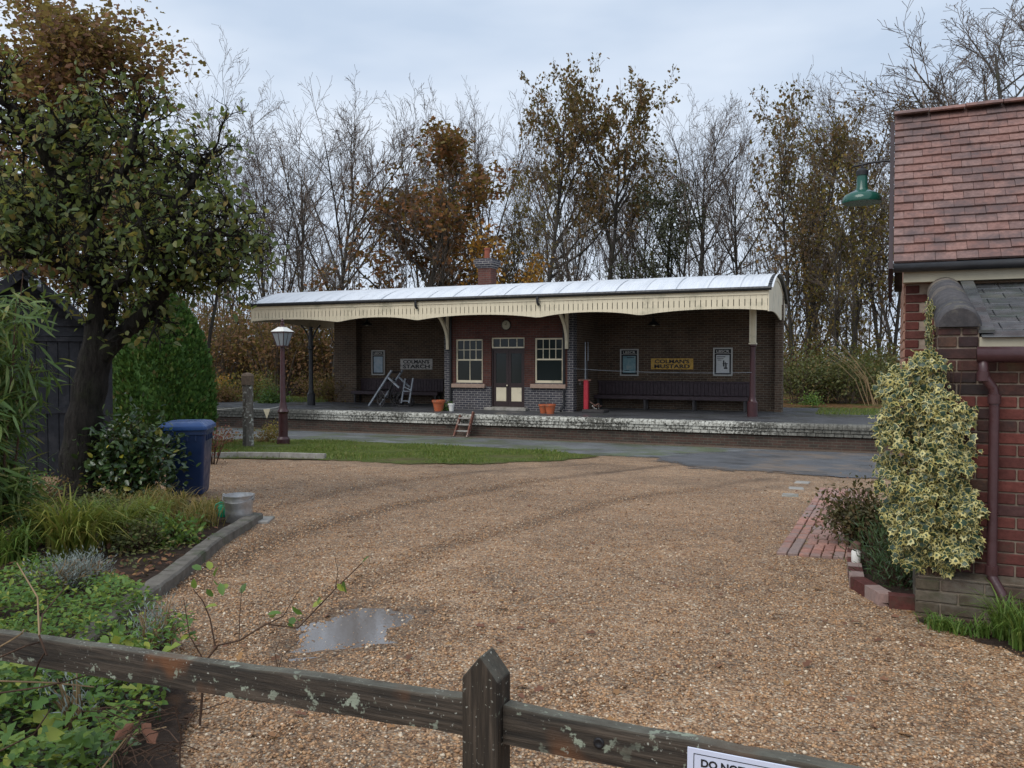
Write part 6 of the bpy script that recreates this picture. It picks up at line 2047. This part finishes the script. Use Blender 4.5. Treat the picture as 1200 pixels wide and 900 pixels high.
# ------------------------------------------------------------------ old apple tree
AD = 9.4
ab = g(96, 590)
AD = (ab - EYE).dot(_fw)
at_ = thing('apple_tree', 'old gnarled apple tree with dark trunk and dull green leaves', 'tree', ab)
wa = Wood(9)
def A(px, py, dd=0.0): return at_d(px, py if py > 330 else 330 - (330 - py) * .88, AD + dd) - ab
limbs = [([(97, 604, 0), (92, 565, 0), (97, 505, .0), (106, 450, 0), (115, 400, 0), (122, 350, 0), (120, 325, .0)], .26, .15),
         ([(122, 350, 0), (112, 295, .05), (99, 250, .1), (76, 212, .0), (48, 150, -.2), (20, 105, -.3), (-15, 75, -.4)], .145, .04),
         ([(99, 250, .1), (66, 226, .25), (22, 205, .45), (-40, 190, .7), (-90, 160, .8)], .10, .03),
         ([(99, 250, .1), (122, 212, -.15), (148, 178, -.35), (158, 135, -.3), (168, 105, -.2)], .085, .025),
         ([(113, 425, 0), (142, 392, -.1), (172, 366, -.2), (196, 330, -.35), (194, 280, -.45), (208, 230, -.5), (232, 185, -.45), (250, 155, -.4)], .125, .025),
         ([(196, 325, -.35), (228, 314, -.2), (262, 296, 0), (280, 270, .1)], .05, .018),
         ([(194, 280, -.45), (225, 272, -.7), (255, 262, -.8), (272, 225, -.8)], .05, .018),
         ([(120, 335, 0), (85, 318, -.5), (40, 296, -.9), (-5, 300, -1.1)], .07, .02),
         ([(112, 295, .05), (150, 270, .4), (185, 215, .7), (205, 165, .9)], .07, .02),
         ([(76, 212, 0), (90, 165, .3), (105, 130, .4), (112, 110, .4)], .06, .02),
         ([(48, 150, -.2), (75, 130, -.5), (95, 115, -.6)], .04, .016),
         ([(40, 296, -.9), (15, 270, -1.0), (-25, 250, -1.0)], .03, .014), ([(85, 318, -.5), (70, 280, -.8), (45, 245, -.9), (20, 240, -.9)], .035, .014),
         ([(150, 270, .4), (180, 275, .6), (215, 290, .7)], .035, .014), ([(122, 350, 0), (150, 320, -.6), (175, 290, -.8), (160, 240, -.9)], .045, .016), ([(228, 314, -.2), (245, 325, -.4), (262, 330, -.5)], .025, .012), ([(66, 226, .25), (40, 250, .0), (10, 275, -.1)], .035, .014)]
for pts, r0, r1 in limbs:
    # smooth the skeleton and give it a knotted outline
    P_ = [A(*p) for p in pts]
    Q_ = []
    for i in range(len(P_) - 1):
        for k in range(4):
            u = k / 4
            p0, p1, p2, p3 = P_[max(i - 1, 0)], P_[i], P_[i + 1], P_[min(i + 2, len(P_) - 1)]
            Q_.append(0.5 * ((2 * p1) + (p2 - p0) * u + (2 * p0 - 5 * p1 + 4 * p2 - p3) * u * u + (3 * p1 - p0 - 3 * p2 + p3) * u ** 3))
    Q_.append(P_[-1])
    n = len(Q_)
    rad = [(r0 + (r1 - r0) * (i / (n - 1)) ** .8) * (1 + .10 * math.sin(i * 2.3) + wa.r.uniform(-.06, .06)) for i in range(n)]
    if r0 > .2: rad[0] *= 1.35; rad[1] *= 1.2; rad[2] *= 1.08
    wa.thick.tube(Q_, rad, 12)
    AP = dict(levels=2, seg=(5, 5, 4), wob=(.22, .28, .3), up=(.05, .05, .02), taper=.4, taper0=.3, rmin=.004, kids=(5, 4), start=(.15, .15), ang=(50, 48), len=(.55, .5), rad=(.5, .5), split=-1)
    for i in range(3 if r0 < .2 else n - 6, n):
        for _ in range(2 if r0 < .2 else 1):
            d = rnd = Vector((wa.r.gauss(0, 1), wa.r.gauss(0, 1), wa.r.gauss(.25, .7))).normalized()
            wa.branch(Q_[i], d, wa.r.uniform(.3, .62), min(rad[i] * .5, .022), 0, AP)
bt = wa.thick.build('trunk', MAT['bark_dark'], at_, smooth=True)
dm = bt.modifiers.new('sub', 'SUBSURF'); dm.levels = 1; dm.render_levels = 1
wa.thin.build('branches', MAT['bark_dark'], at_)
tips = [t_ for t_ in wa.tips if t_[0].z > 1.9]
wa.r.shuffle(tips); tips = tips[:int(len(tips) * .42)]
leaves_at(tips, 6600, .075, .098, LEAF_OVAL, MAT['leaf_apple'], 'leaves', at_, 31, droop=-.5)

# ------------------------------------------------------------------ clipped conifer
tb = g(192, 528)
TD = (tb - EYE).dot(_fw)
th_w = (247 - 133) / 2 / F_PX * TD
th_h = at_d(195, 343, TD).z - tb.z
tc = thing('clipped_conifer', 'dense clipped green conifer with rounded tip behind the bin', 'conifer', tb)
def cone_r(u):
    return th_w * max(0.0, 1.0 - u ** 3.0) ** .62 * (0.86 + .14 * min(1, u * 5))
m_ = MB().lathe([(max(.02, cone_r(i / 16) * .93), th_h * i / 16 * .985) for i in range(17)], n=24)
m_.build('inner_mass', MAT['leaf_thuja'], tc, smooth=True)
MB().tube([(0, 0, -.2), (0, 0, .5)], .09, 8).build('trunk', MAT['bark_grey'], tc)
r = np.random.RandomState(8)
n = 26000
u = r.uniform(0, 1, n) ** 1.25; a = r.uniform(0, 2 * np.pi, n)
cr = np.array([cone_r(x) for x in u]) * (.93 + r.normal(size=n) * .04) * (1 + .035 * np.sin(5 * a + u * 9) + .025 * np.sin(13 * a + 17 * u))
P = np.stack([cr * np.cos(a), cr * np.sin(a), u * th_h], -1)
out = np.stack([np.cos(a), np.sin(a), .35 + 0 * a], -1)
scatter('foliage', *LEAF_DIAMOND, P, out * .55 + np.array([0, 0, .55]) + rnd_unit(r, n) * .35, out + rnd_unit(r, n) * .9, r.uniform(.05, .14, n), MAT['leaf_thuja'], tc)

# ------------------------------------------------------------------ bamboo at the left edge
BD = 6.6
bb_ = at_d(-30, 600, BD); bb_.z = gz(bb_.x, bb_.y)
bm_ = thing('bamboo_clump', 'leafy bamboo clump with drooping narrow leaves in front of the shed', 'bamboo', bb_)
R = random.Random(12)
cm_, tips = MB(), []
for k in range(34):
    a = R.uniform(0, 6.28); q = R.random() ** .5
    b0 = Vector((math.cos(a) * q * .2, math.sin(a) * q * .2, 0))
    h = R.uniform(1.5, 2.35)
    e = b0 + Vector((R.gauss(0, .1) + math.cos(a) * .18 * q, R.gauss(0, .1) + math.sin(a) * .18 * q, h))
    pts = [b0, b0.lerp(e, .35) + Vector((R.gauss(0, .03), R.gauss(0, .03), .05)), b0.lerp(e, .7) + Vector((0, 0, .06)), e]
    cm_.tube(pts, [.011, .01, .008, .004], 5)
    for j in range(9):
        u = R.uniform(.12, 1.0)
        p = pts[min(int(u * 3), 2)].lerp(pts[min(int(u * 3) + 1, 3)], u * 3 % 1 if u < 1 else 1)
        d = Vector((R.gauss(0, 1), R.gauss(0, 1), .3)).normalized()
        e2 = p + d * R.uniform(.1, .3)
        cm_.tube([p, e2], [.004, .002], 3, cap=False)
        for f in (.4, .7, 1): tips.append((p.lerp(e2, f), d, 2))
cm_.build('canes', MAT['stem'], bm_)
leaves_at(tips, 8600, .06, .185, LEAF_LANCE, MAT['leaf_bamboo'], 'leaves', bm_, 13, droop=-.75)

# ------------------------------------------------------------------ shrubs round the bin
p = g(160, 590)
bush('evergreen_shrub', p, .5, .42, 1.15, 44, 2800, .085, 'leaf_camellia', 'glossy dark evergreen shrub with a few yellow leaves beside the bin', 'shrub', None, 41, LEAF_OVAL, 'stem')
p = g(232, 545)
bush('red_shrub', p + Vector((.15, .2, 0)), .3, .3, .95, 16, 380, .05, 'red_twig', 'small dark red leaved shrub peeping over the bin', 'shrub', None, 42, LEAF_DIAMOND, 'stem')
# dry flower border by the old post
for k, (px, py, w, h, m, lab) in enumerate(((262, 520, .7, .28, 'leaf_dead', 'mound of dead leaves and stems left of the old post'), (312, 519, .45, .25, 'leaf_olive', 'dry brown plants at the foot of the old post'), (318, 514, .3, .4, 'leaf_yellow', 'thin yellowing plant between the post and lamp post'))):
    bush('dry_border_plant', g(px, py), w, w * .7, h, 20, 420, .07, m, lab, 'plant', None, 360 + k, LEAF_DIAMOND, 'straw')

# ------------------------------------------------------------------ grasses and border plants in the bed
def clump(name, c, n, length, spread, mat, label, cat='grass', group=None, seed=1, width=.009, arch=.8, bias=(0, 0)):
    t = thing(name, label, cat, c, 0, group)
    r = random.Random(seed); m_ = MB()
    for k in range(n):
        a = r.uniform(0, 6.283); L = length * r.uniform(.5, 1.1)
        o = Vector((r.gauss(0, spread * .35), r.gauss(0, spread * .35), 0))
        d = Vector((math.cos(a) + bias[0], math.sin(a) + bias[1], 0)); d = d * r.uniform(.3, 1.0)
        pts = []
        ar = arch * r.uniform(.6, 1.3)
        for i in range(6):
            u = i / 5
            pts.append(o + d * (L * u * (.25 + .55 * u)) + Vector((0, 0, max(L * (u * 1.05 - ar * .62 * u * u * u * 1.1), .004))))
        s = d.cross(Vector((0, 0, 1))); s = s.normalized() if s.length > 1e-4 else Vector((1, 0, 0))
        w = width * r.uniform(.6, 1.3)
        vs = []
        for i, p in enumerate(pts):
            q = w * (1 - (i / 5) ** 2 * .92)
            vs += [p - s * q + Vector((0, 0, q * .3)), p + s * q + Vector((0, 0, q * .3))]
        m_.add(vs, [(2 * i, 2 * i + 1, 2 * i + 3, 2 * i + 2) for i in range(5)])
    m_.build('blades', MAT[mat], t)
    return t
bedz = Vector((0, 0, .015))
GG = 'arching grass clumps along the flower bed'
for k, (px, py, n, L, m) in enumerate(((85, 655, 240, .8, 'blade'), (40, 640, 150, .7, 'blade'), (135, 640, 200, .65, 'blade'), (170, 628, 220, .55, 'blade'), (110, 622, 160, .5, 'blade_green'), (20, 660, 130, .5, 'blade_green'))):
    clump('arching_grass', g(px, py) + bedz, n, L, .2, m, 'arching yellow green grass clump in the flower bed', 'grass', GG, 60 + k, .0095, bias=(.5, -.3))
GF = 'fading grass tufts between the shrub and bucket'
for k, (px, py, n, L) in enumerate(((235, 618, 190, .42), (205, 605, 190, .42), (180, 597, 150, .4), (215, 625, 150, .36), (150, 605, 120, .4), (245, 608, 110, .36))):
    clump('fading_grass', g(px, py) + bedz, n, L, .22, 'blade_tan', 'fading tan grass tuft between the evergreen shrub and bucket', 'grass', GF, 80 + k, .006)
for k, (px, py, h, w, m, lab) in enumerate(((120, 612, .3, .35, 'leaf_bramble', 'low olive shrublet at the foot of the apple tree'), (165, 648, .26, .24, 'leaf_bramble', 'rounded dark green heath plant among the grasses'),
                                       (40, 610, .5, .5, 'leaf_olive', 'leafy bronze plant at the foot of the bamboo'), (200, 640, .22, .22, 'leaf_light', 'light green leafy seedling behind the kerb'), (55, 590, .45, .5, 'leaf_green', 'green leafy plant under the bamboo'))):
    bush('border_plant', g(px, py) + bedz, w, w, h, 22, 650, .04 if k != 3 else .05, m, lab, 'plant', None, 90 + k, LEAF_DIAMOND if k in (1,) else LEAF_OVAL)
for k, (px, py, w) in enumerate(((70, 695, .2), (100, 690, .17))):
    bush('silver_plant', g(px, py) + bedz, w, w, .22, 60, 2200, .03, 'leaf_silver', 'silver grey lavender cushion in the flower bed', 'plant', 'silver cushions in the flower bed', 100 + k, LEAF_LANCE, 'straw', upright=1.2, droop=.3)
# leafy ground cover either side of the rail
def cover(name, poly, n, hmin, hmax, size, mat, label, seed, tmpl=LEAF_OVAL):
    r = np.random.RandomState(seed)
    x = r.uniform(min(p.x for p in poly), max(p.x for p in poly), n); y = r.uniform(min(p.y for p in poly), max(p.y for p in poly), n)
    k = in_poly(x, y, poly); x, y = x[k], y[k]
    clump_ = np.sin(x * 7.1 + 1.3 * np.sin(y * 5)) * np.sin(y * 6.3 + x * 2) * .5 + .5
    keep = r.uniform(size=len(x)) < .25 + .8 * clump_
    x, y, clump_ = x[keep], y[keep], clump_[keep]; n = len(x)
    z = np.array([gz(a, b) for a, b in zip(x, y)]) + .03 + (hmin + (hmax - hmin) * clump_) * r.uniform(.25, 1, n)
    ax = rnd_unit(r, n) * np.array([1, 1, .4]) + np.array([0, 0, .15]); nm = rnd_unit(r, n) * .55 + np.array([0, 0, 1.0])
    o = scatter(name, *tmpl, np.stack([x, y, z], -1), ax, nm, size * r.uniform(.55, 1.3, n), mat)
    return tag(o, label, kind='stuff')
C1 = [g(0, 690), g(60, 685), g(150, 700), g(185, 720), g(200, 745), g(235, 770), g(180, 790), g(60, 800), g(-80, 800), g(-120, 720)]
cover('ground_cover', C1, 11000, .04, .22, .038, MAT['leaf_light'], 'light green leafy ground cover behind the fence rail', 61)
C2 = [g(-60, 790), g(100, 790), g(195, 815), g(190, 850), g(150, 900), g(120, 960), g(-60, 960)]
cover('ground_cover', C2, 5200, .06, .26, .042, MAT['leaf_light'], 'mixed green leaves growing under the fence rail', 62)
cover('broad_leaves', C2, 420, .1, .3, .085, MAT['leaf_light'], 'broad lobed leaves standing over the ground cover by the fence', 66, LEAF_OAK)
cover('dark_cover', C2 + [], 2600, .02, .14, .045, MAT['leaf_camellia'], 'darker leaves low under the fence rail', 63)
C3 = [g(-30, 600), g(120, 592), g(250, 600), g(255, 625), g(200, 668), g(140, 700), g(-40, 700)]
cover('bed_litter', C3, 2600, .0, .02, .05, MAT['leaf_dead'], 'fallen brown leaves on the flower bed soil', 64)
cover('bed_greenery', C3, 5200, .03, .17, .04, MAT['leaf_bramble'], 'low mixed greenery between the bed grasses', 65)
# fallen leaves scattered over the yard
rl = np.random.RandomState(77)
nL = 260
Pg = [ground(rl.uniform(200, 1100), 545 + 340 * rl.uniform() ** 1.6) for _ in range(nL)]
o = scatter('fallen_leaves', *LEAF_OAK, np.array([(p.x, p.y, p.z + .012) for p in Pg]), rnd_unit(rl, nL) * np.array([1, 1, .1]), rnd_unit(rl, nL) * .35 + np.array([0, 0, 1]), rl.uniform(.03, .065, nL), MAT['leaf_dead'])
tag(o, 'few fallen brown leaves lying on the gravel', kind='stuff')

# silver sprigs, big dead leaves and dry stems by the fence
for k, (px, py) in enumerate(((88, 862), (175, 770), (195, 760))):
    bush('silver_sprig', g(px, py), .1, .1, .3, 16, 260, .04, 'leaf_silver', 'silver grey feathery sprig by the fence', 'plant', 'silver sprigs by the fence', 110 + k, LEAF_LANCE, 'straw', upright=1.3, droop=.3)
for k, (px, py, sc_) in enumerate(((133, 868, .035), (182, 872, .042))):
    p = at_y(px, py, FY + .25)
    m_ = MB().add([(x_ * sc_ * 1.5, z_ * sc_ * 2.2 + .0, y_ * sc_ * 2.2) for x_, y_, z_ in LEAF_OAK[0]], LEAF_OAK[1]).add([(x_ * sc_ * 1.5, z_ * sc_ * 2.2 + .0015, y_ * sc_ * 2.2) for x_, y_, z_ in LEAF_OAK[0]], [f[::-1] for f in LEAF_OAK[1]])
    o = m_.build('dead_leaf', MAT['leaf_dead']); o.location = p; o.rotation_euler = (-.9, .9 - 1.6 * k, YAW + .4 * k)
    tag(o, ('curled dead brown leaf caught in the stems under the rail', 'broad dead reddish leaf nearest the gravel under the rail')[k], 'leaf')
t = thing('bramble_tangle', 'tangle of dry brown stems along the fence rail', 'stems', Vector((at_y(90, 800, FY).x, FY + .3, gz(0, FY))))
so = t.location.copy(); R = random.Random(55)
def T_(px, py, dy=.0): return at_y(px, py, FY + dy) - so
for pts in ([(0, 758, -.03), (26, 742, -.05), (28, 738, .1)], [(0, 770, -.03), (30, 757, -.04), (48, 752, .02)], [(0, 798, .1), (60, 800, .12), (110, 805, .1)], [(0, 812, .05), (50, 805, .06), (80, 798, .1), (112, 788, .12), (120, 792, .12)],
            [(40, 792, .0), (46, 775, -.02), (52, 766, -.03)], [(55, 768, -.03), (46, 745, -.02), (50, 720, .1), (75, 690, .25)], [(46, 745, -.02), (44, 700, .1), (20, 660, .2)], [(120, 900, .2), (150, 862, .25), (195, 852, .3)],
            [(140, 880, .2), (165, 845, .3), (205, 835, .3)], [(150, 890, .25), (190, 872, .3), (215, 880, .3)], [(0, 880, .1), (40, 860, .15), (60, 830, .2)]):
    P_ = [T_(*p) for p in pts]
    MB().tube(P_, [.0032 * (1 - .4 * i / len(P_)) for i in range(len(P_))], 5).build('stem', MAT['straw'] if R.random() < .6 else MAT['stem'], t)
for k in range(60):
    a = T_(R.uniform(110, 210), R.uniform(830, 895), R.uniform(.1, .4))
    b = a + Vector((R.gauss(0, .07), R.gauss(0, .05), R.gauss(0, .03)))
    MB().tube([a, a.lerp(b, .5) + Vector((0, 0, .012)), b], .0018, 3).build('stem', MAT['stem'], t)

# thin quince bush with a few leaves, standing just behind the fence
QD = 2.55
qb = g(238, 835)
qt = thing('sparse_shrub', 'thin twiggy shrub with a few bright leaves behind the fence', 'shrub', qb)
def Q(px, py, d=QD): return at_d(px, py, d) - qb
tw_, tp = MB(), []
for pts, r0 in (([(234, 850), (240, 776), (256, 756), (280, 751), (304, 736), (332, 722)], .007), ([(252, 757), (246, 725), (238, 705), (226, 690)], .005), ([(280, 751), (312, 731), (349, 736), (380, 704), (393, 690), (424, 660)], .005),
                ([(280, 751), (281, 720), (283, 690)], .003), ([(393, 690), (396, 670), (392, 650)], .0025), ([(240, 776), (222, 745), (215, 700)], .004), ([(332, 722), (345, 700), (352, 690)], .0025),
                ([(326, 786), (330, 770), (345, 755)], .003), ([(326, 786), (322, 765), (328, 750)], .003), ([(210, 900), (212, 860), (228, 835), (268, 822)], .005), ([(212, 860), (205, 830)], .004)):
    P_ = [Q(*p) for p in pts]
    tw_.tube(P_, [.62 * r0 * (1 - .5 * i / (len(P_) - 1)) for i in range(len(P_))], 5)
tw_.build('twigs', MAT['stem'], qt)
lf = [(250, 679), (258, 683), (246, 668), (266, 690), (242, 690), (228, 690), (395, 684), (402, 680), (424, 660), (350, 726), (344, 732), (355, 720), (313, 720), (320, 724), (345, 735), (372, 708), (283, 696), (236, 668), (256, 664), (366, 712), (240, 712)]
r = np.random.RandomState(4); n = len(lf)
scatter('leaves', *LEAF_OVAL, np.array([tuple(Q(a, b)) for a, b in lf]), rnd_unit(r, n) + np.array([0, 0, .3]), rnd_unit(r, n) * .6 + np.array([0, -.6, .5]), r.uniform(.028, .045, n), MAT['leaf_light'], qt)

# ------------------------------------------------------------------ right hand planting: ivy, shrubs, tufts
iv = thing('variegated_ivy', 'large cream edged variegated ivy covering the end of the brick wall', 'ivy', Vector((PX0 - .1, WY - .12, GZ)))
io = iv.location.copy()
outline = [(1078, 408), (1050, 425), (1032, 455), (1026, 500), (1030, 545), (1040, 590), (1040, 635), (1062, 655), (1090, 672), (1120, 668), (1140, 640), (1150, 610), (1146, 570), (1135, 525), (1130, 490), (1122, 460), (1112, 435), (1095, 412)]
IO = [Vector((p.x, p.z, 0)) for p in (at_y(a, b, WY - .15) for a, b in outline)]
class V2:
    def __init__(s, v): s.x, s.y = v.x, v.y
IO2 = [V2(v) for v in IO]
r = np.random.RandomState(19)
N = 9000
x = r.uniform(min(v.x for v in IO2), max(v.x for v in IO2), N); z = r.uniform(min(v.y for v in IO2), max(v.y for v in IO2), N)
k = in_poly(x + .035 * np.sin(z * 21) + .03 * np.sin(z * 9 + 2) + r.normal(size=N) * .02, z + .035 * np.sin(x * 23 + 1) + r.normal(size=N) * .02, IO2) & (r.uniform(size=N) < .68 + .55 * np.sin(x * 19 + 2 * np.sin(z * 8)) * np.sin(z * 16 + x * 5)); x, z = x[k], z[k]; N = len(x)
ex = np.array([[v.x, v.y] for v in IO2])
dist = np.min(np.hypot(x[:, None] - np.repeat(ex[:, 0], 1)[None], z[:, None] - ex[:, 1][None]), axis=1)
cxm, czm = x.mean(), z.mean()
bul = np.clip(dist / .28, 0, 1) ** .6
depth = .03 + .25 * bul * (1 + .55 * np.sin(x * 15 + z * 9) * np.sin(z * 13 - x * 6)) * r.uniform(.35, 1.0, N) ** .5
wrap = x < PX0
y = np.where(wrap, WY - depth * .8 + r.uniform(0, .45, N) * (r.uniform(size=N) < .5), WY - depth)
pos = np.stack([x, y, z], -1) - np.array(tuple(io))
nm = np.stack([np.where(wrap, -.55, (x - PX0 - .1) * 1.2), -np.ones(N), .45 + 0 * x], -1) + rnd_unit(r, N) * .75
ax = np.stack([r.normal(size=N) * .5, r.normal(size=N) * .25, -.8 + r.normal(size=N) * .4], -1)
# five lobed leaf: green heart with cream margin
lob = []
for a, q in ((-2.6, .42), (-1.9, .62), (-1.35, .40), (-.85, .70), (-.38, .5), (0, 1.0), (.38, .5), (.85, .70), (1.35, .40), (1.9, .62), (2.6, .42)):
    lob.append((q * math.sin(a) * .62, .38 + q * math.cos(a) * .62, -.06 * q))
inn = [(v[0] * .78, .38 + (v[1] - .38) * .78, v[2] * .6 + .035) for v in lob]
tv = lob + inn + [(0, .38, .03)]
nl = len(lob)
tf, tmi = [], []
for i in range(nl):
    j = (i + 1) % nl
    tf += [(i, j, nl + j), (i, nl + j, nl + i), (nl + i, nl + j, 2 * nl)]; tmi += [1, 1, 0]
tv2 = lob + [(v[0] * .42, .38 + (v[1] - .38) * .42, v[2] * .4 + .03) for v in lob] + [(0, .38, .03)]
pale = r.uniform(size=N) < .24
sz_ = .03 + .055 * r.uniform(size=N) ** 1.4
scatter('foliage', tv, tf, pos[~pale], ax[~pale], nm[~pale], sz_[~pale], [MAT['ivy_green'], MAT['ivy_cream']], iv, tmi)
scatter('pale_foliage', tv2, tf, pos[pale], ax[pale], nm[pale], sz_[pale] * .85, [MAT['ivy_green'], MAT['ivy_cream']], iv, tmi)
m_ = MB()
R = random.Random(3)
for k in range(26):
    a = Vector((PX0 + R.uniform(-.05, .1), WY - R.uniform(.01, .06), GZ + .05)) - io
    b = Vector((R.uniform(min(v.x for v in IO2) + .1, max(v.x for v in IO2) - .1), WY - R.uniform(.03, .12), R.uniform(.5, 1.4))) - io
    m_.tube([a, a.lerp(b, .4) + Vector((R.gauss(0, .04), 0, .03)), b], [.008, .006, .003], 4)
m_.build('stems', MAT['stem'], iv)
# a thin trail of ivy up the parapet side
r2 = np.random.RandomState(5); n = 260
u = r2.uniform(0, 1, n)
P = np.stack([np.full(n, PX0 - .03) + r2.normal(size=n) * .012, WY + .22 + u * .16 + r2.normal(size=n) * .04, np.interp(u, [0, 1], [1.36, 1.80]) + r2.normal(size=n) * .03], -1) - np.array(tuple(io))
scatter('climbing_shoot', tv, tf, P, np.stack([r2.normal(size=n) * .3, r2.normal(size=n) * .3, -1 + 0 * u], -1), np.array([-1, -.4, .3]) + rnd_unit(r2, n) * .4, r2.uniform(.025, .045, n), [MAT['ivy_green'], MAT['ivy_cream']], iv, tmi)

p = g(1012, 640)
bush('bronze_shrub', p, .40, .34, .6, 50, 2900, .045, 'leaf_fuchsia', 'bronze green leafy shrub overhanging the brick path', 'shrub', None, 121, LEAF_OVAL, 'stem')
for k, (px, py, h, w) in enumerate(((1030, 672, .42, .2), (1052, 690, .34, .18), (1045, 650, .5, .2), (1068, 680, .3, .15))):
    bush('narrow_leaf_shrub', g(px, py), w, w, h, 34, 800, .062, 'leaf_rosemary', 'dark green narrow leaved shrub under the ivy', 'shrub', 'narrow leaved shrubs under the ivy', 130 + k, LEAF_LANCE, 'stem', upright=1.0, droop=.15)
GTU = 'long green grass tufts at the foot of the brick wall'
for k, (px, py, n, L) in enumerate(((1178, 750, 150, .40), (1200, 762, 150, .42), (1190, 735, 110, .34), (1105, 740, 70, .17), (1125, 745, 60, .15), (1150, 748, 60, .19), (1095, 734, 40, .12))):
    clump('grass_tuft', g(px, py) + Vector((0, 0, .0)), n, L, .09, 'blade_green', ('tall green grass tuft against the brick wall below the downpipe', 'short green grass tuft against the mossy plinth')[int(L < .2)], 'grass', (GTU, 'short tufts at the plinth')[int(L < .2)], 140 + k, .005)
clump('grass_tuft', g(1000, 690), 26, .12, .05, 'blade_green', 'tiny grass tuft at the corner of the brick edging', 'grass', None, 150, .003)
# moss and litter strip at the wall foot
sheet('wall_foot_soil', [tuple(q_) for q_ in (g(1084, 728), g(1110, 737), g(1150, 750), g(1215, 772), g(1240, 770), g(1200, 735))], MAT['loose_soil'], .012, .012, 'dark soil strip at the foot of the brick wall', .05, .12)
# plants in the platform pots
for px, py, y, w, h, m, lab in ((521, 480, 23.95, .14, .3, 'leaf_green', 'small green plant between the terracotta and white pots'),):
    pq = at_y(px, py, y)
    bush('pot_plant', Vector((pq.x, y, PLAT_Z)), w, w, h, 12, 260, .06, m, lab, 'plant', None, 160, LEAF_OVAL)

# ------------------------------------------------------------------ loose stones of the gravel near the fence
def pebbles():
    r = np.random.RandomState(99)
    n = 170000
    # uniform over the picture's lower part would favour the near stones: sample by ground distance instead
    y = 1.4 + 11.0 * r.uniform(size=n) ** 1.45
    x = -.38 * y + r.uniform(-1, 1, n) * (1.2 + .66 * y)
    P = np.stack([x, y], -1)
    hide = in_poly(x, y, BED) | in_poly(x, y, BED2)
    hide |= (x > PX0 - .2) & (y > WY - .6) | in_poly(x, y, [a0, a1, a2 + (a1 - a0), a2]) | in_poly(x, y, E + [g(1085, 640), g(1040, 600)])
    P = P[~hide]; n = len(P)
    z = -SLOPE * P[:, 1] + 0.012 * np.sin(P[:, 0] * 1.7 + 0.6 * np.sin(P[:, 1] * 1.1)) * np.sin(P[:, 1] * 1.3 + 0.4)
    rr_ = np.hypot((P[:, 0] - PUD.x) / PUD_RX, (P[:, 1] - PUD.y) / PUD_RY) + 0.10 * np.sin(5 * np.arctan2(P[:, 1] - PUD.y, P[:, 0] - PUD.x))
    w = np.clip((1.75 - rr_) / 0.4, 0, 1)
    z = z * (1 - w) + w * (PUD.z + np.clip(0.010 * (rr_ * rr_ - 1), -1, 0.010))
    k = (rr_ > 1.25) | (r.uniform(size=n) < .5)
    P, z = P[k], z[k]; n = len(P)
    tv = [(1, 0, 0), (0, 1, 0), (-1, 0, 0), (0, -1, 0), (.1, .05, .62), (0, 0, -.5)]
    tf = [(0, 1, 4), (1, 2, 4), (2, 3, 4), (3, 0, 4), (1, 0, 5), (2, 1, 5), (3, 2, 5), (0, 3, 5)]
    ax = rnd_unit(r, n) * np.array([1, 1, .25]); nm = rnd_unit(r, n) * .4 + np.array([0, 0, 1])
    o = scatter('pebbles', tv, tf, np.concatenate([P, (z + .001)[:, None]], 1), ax, nm, r.uniform(.0045, .0095, n) * r.choice([1, 1, 1, 1.6], n), MAT['pebble'], wid=r.uniform(.6, 1.1, n))
    o.data.polygons.foreach_set('use_smooth', np.ones(len(o.data.polygons), bool))
    tag(o, 'loose brown pebbles of the gravel yard', kind='stuff')
pebbles()
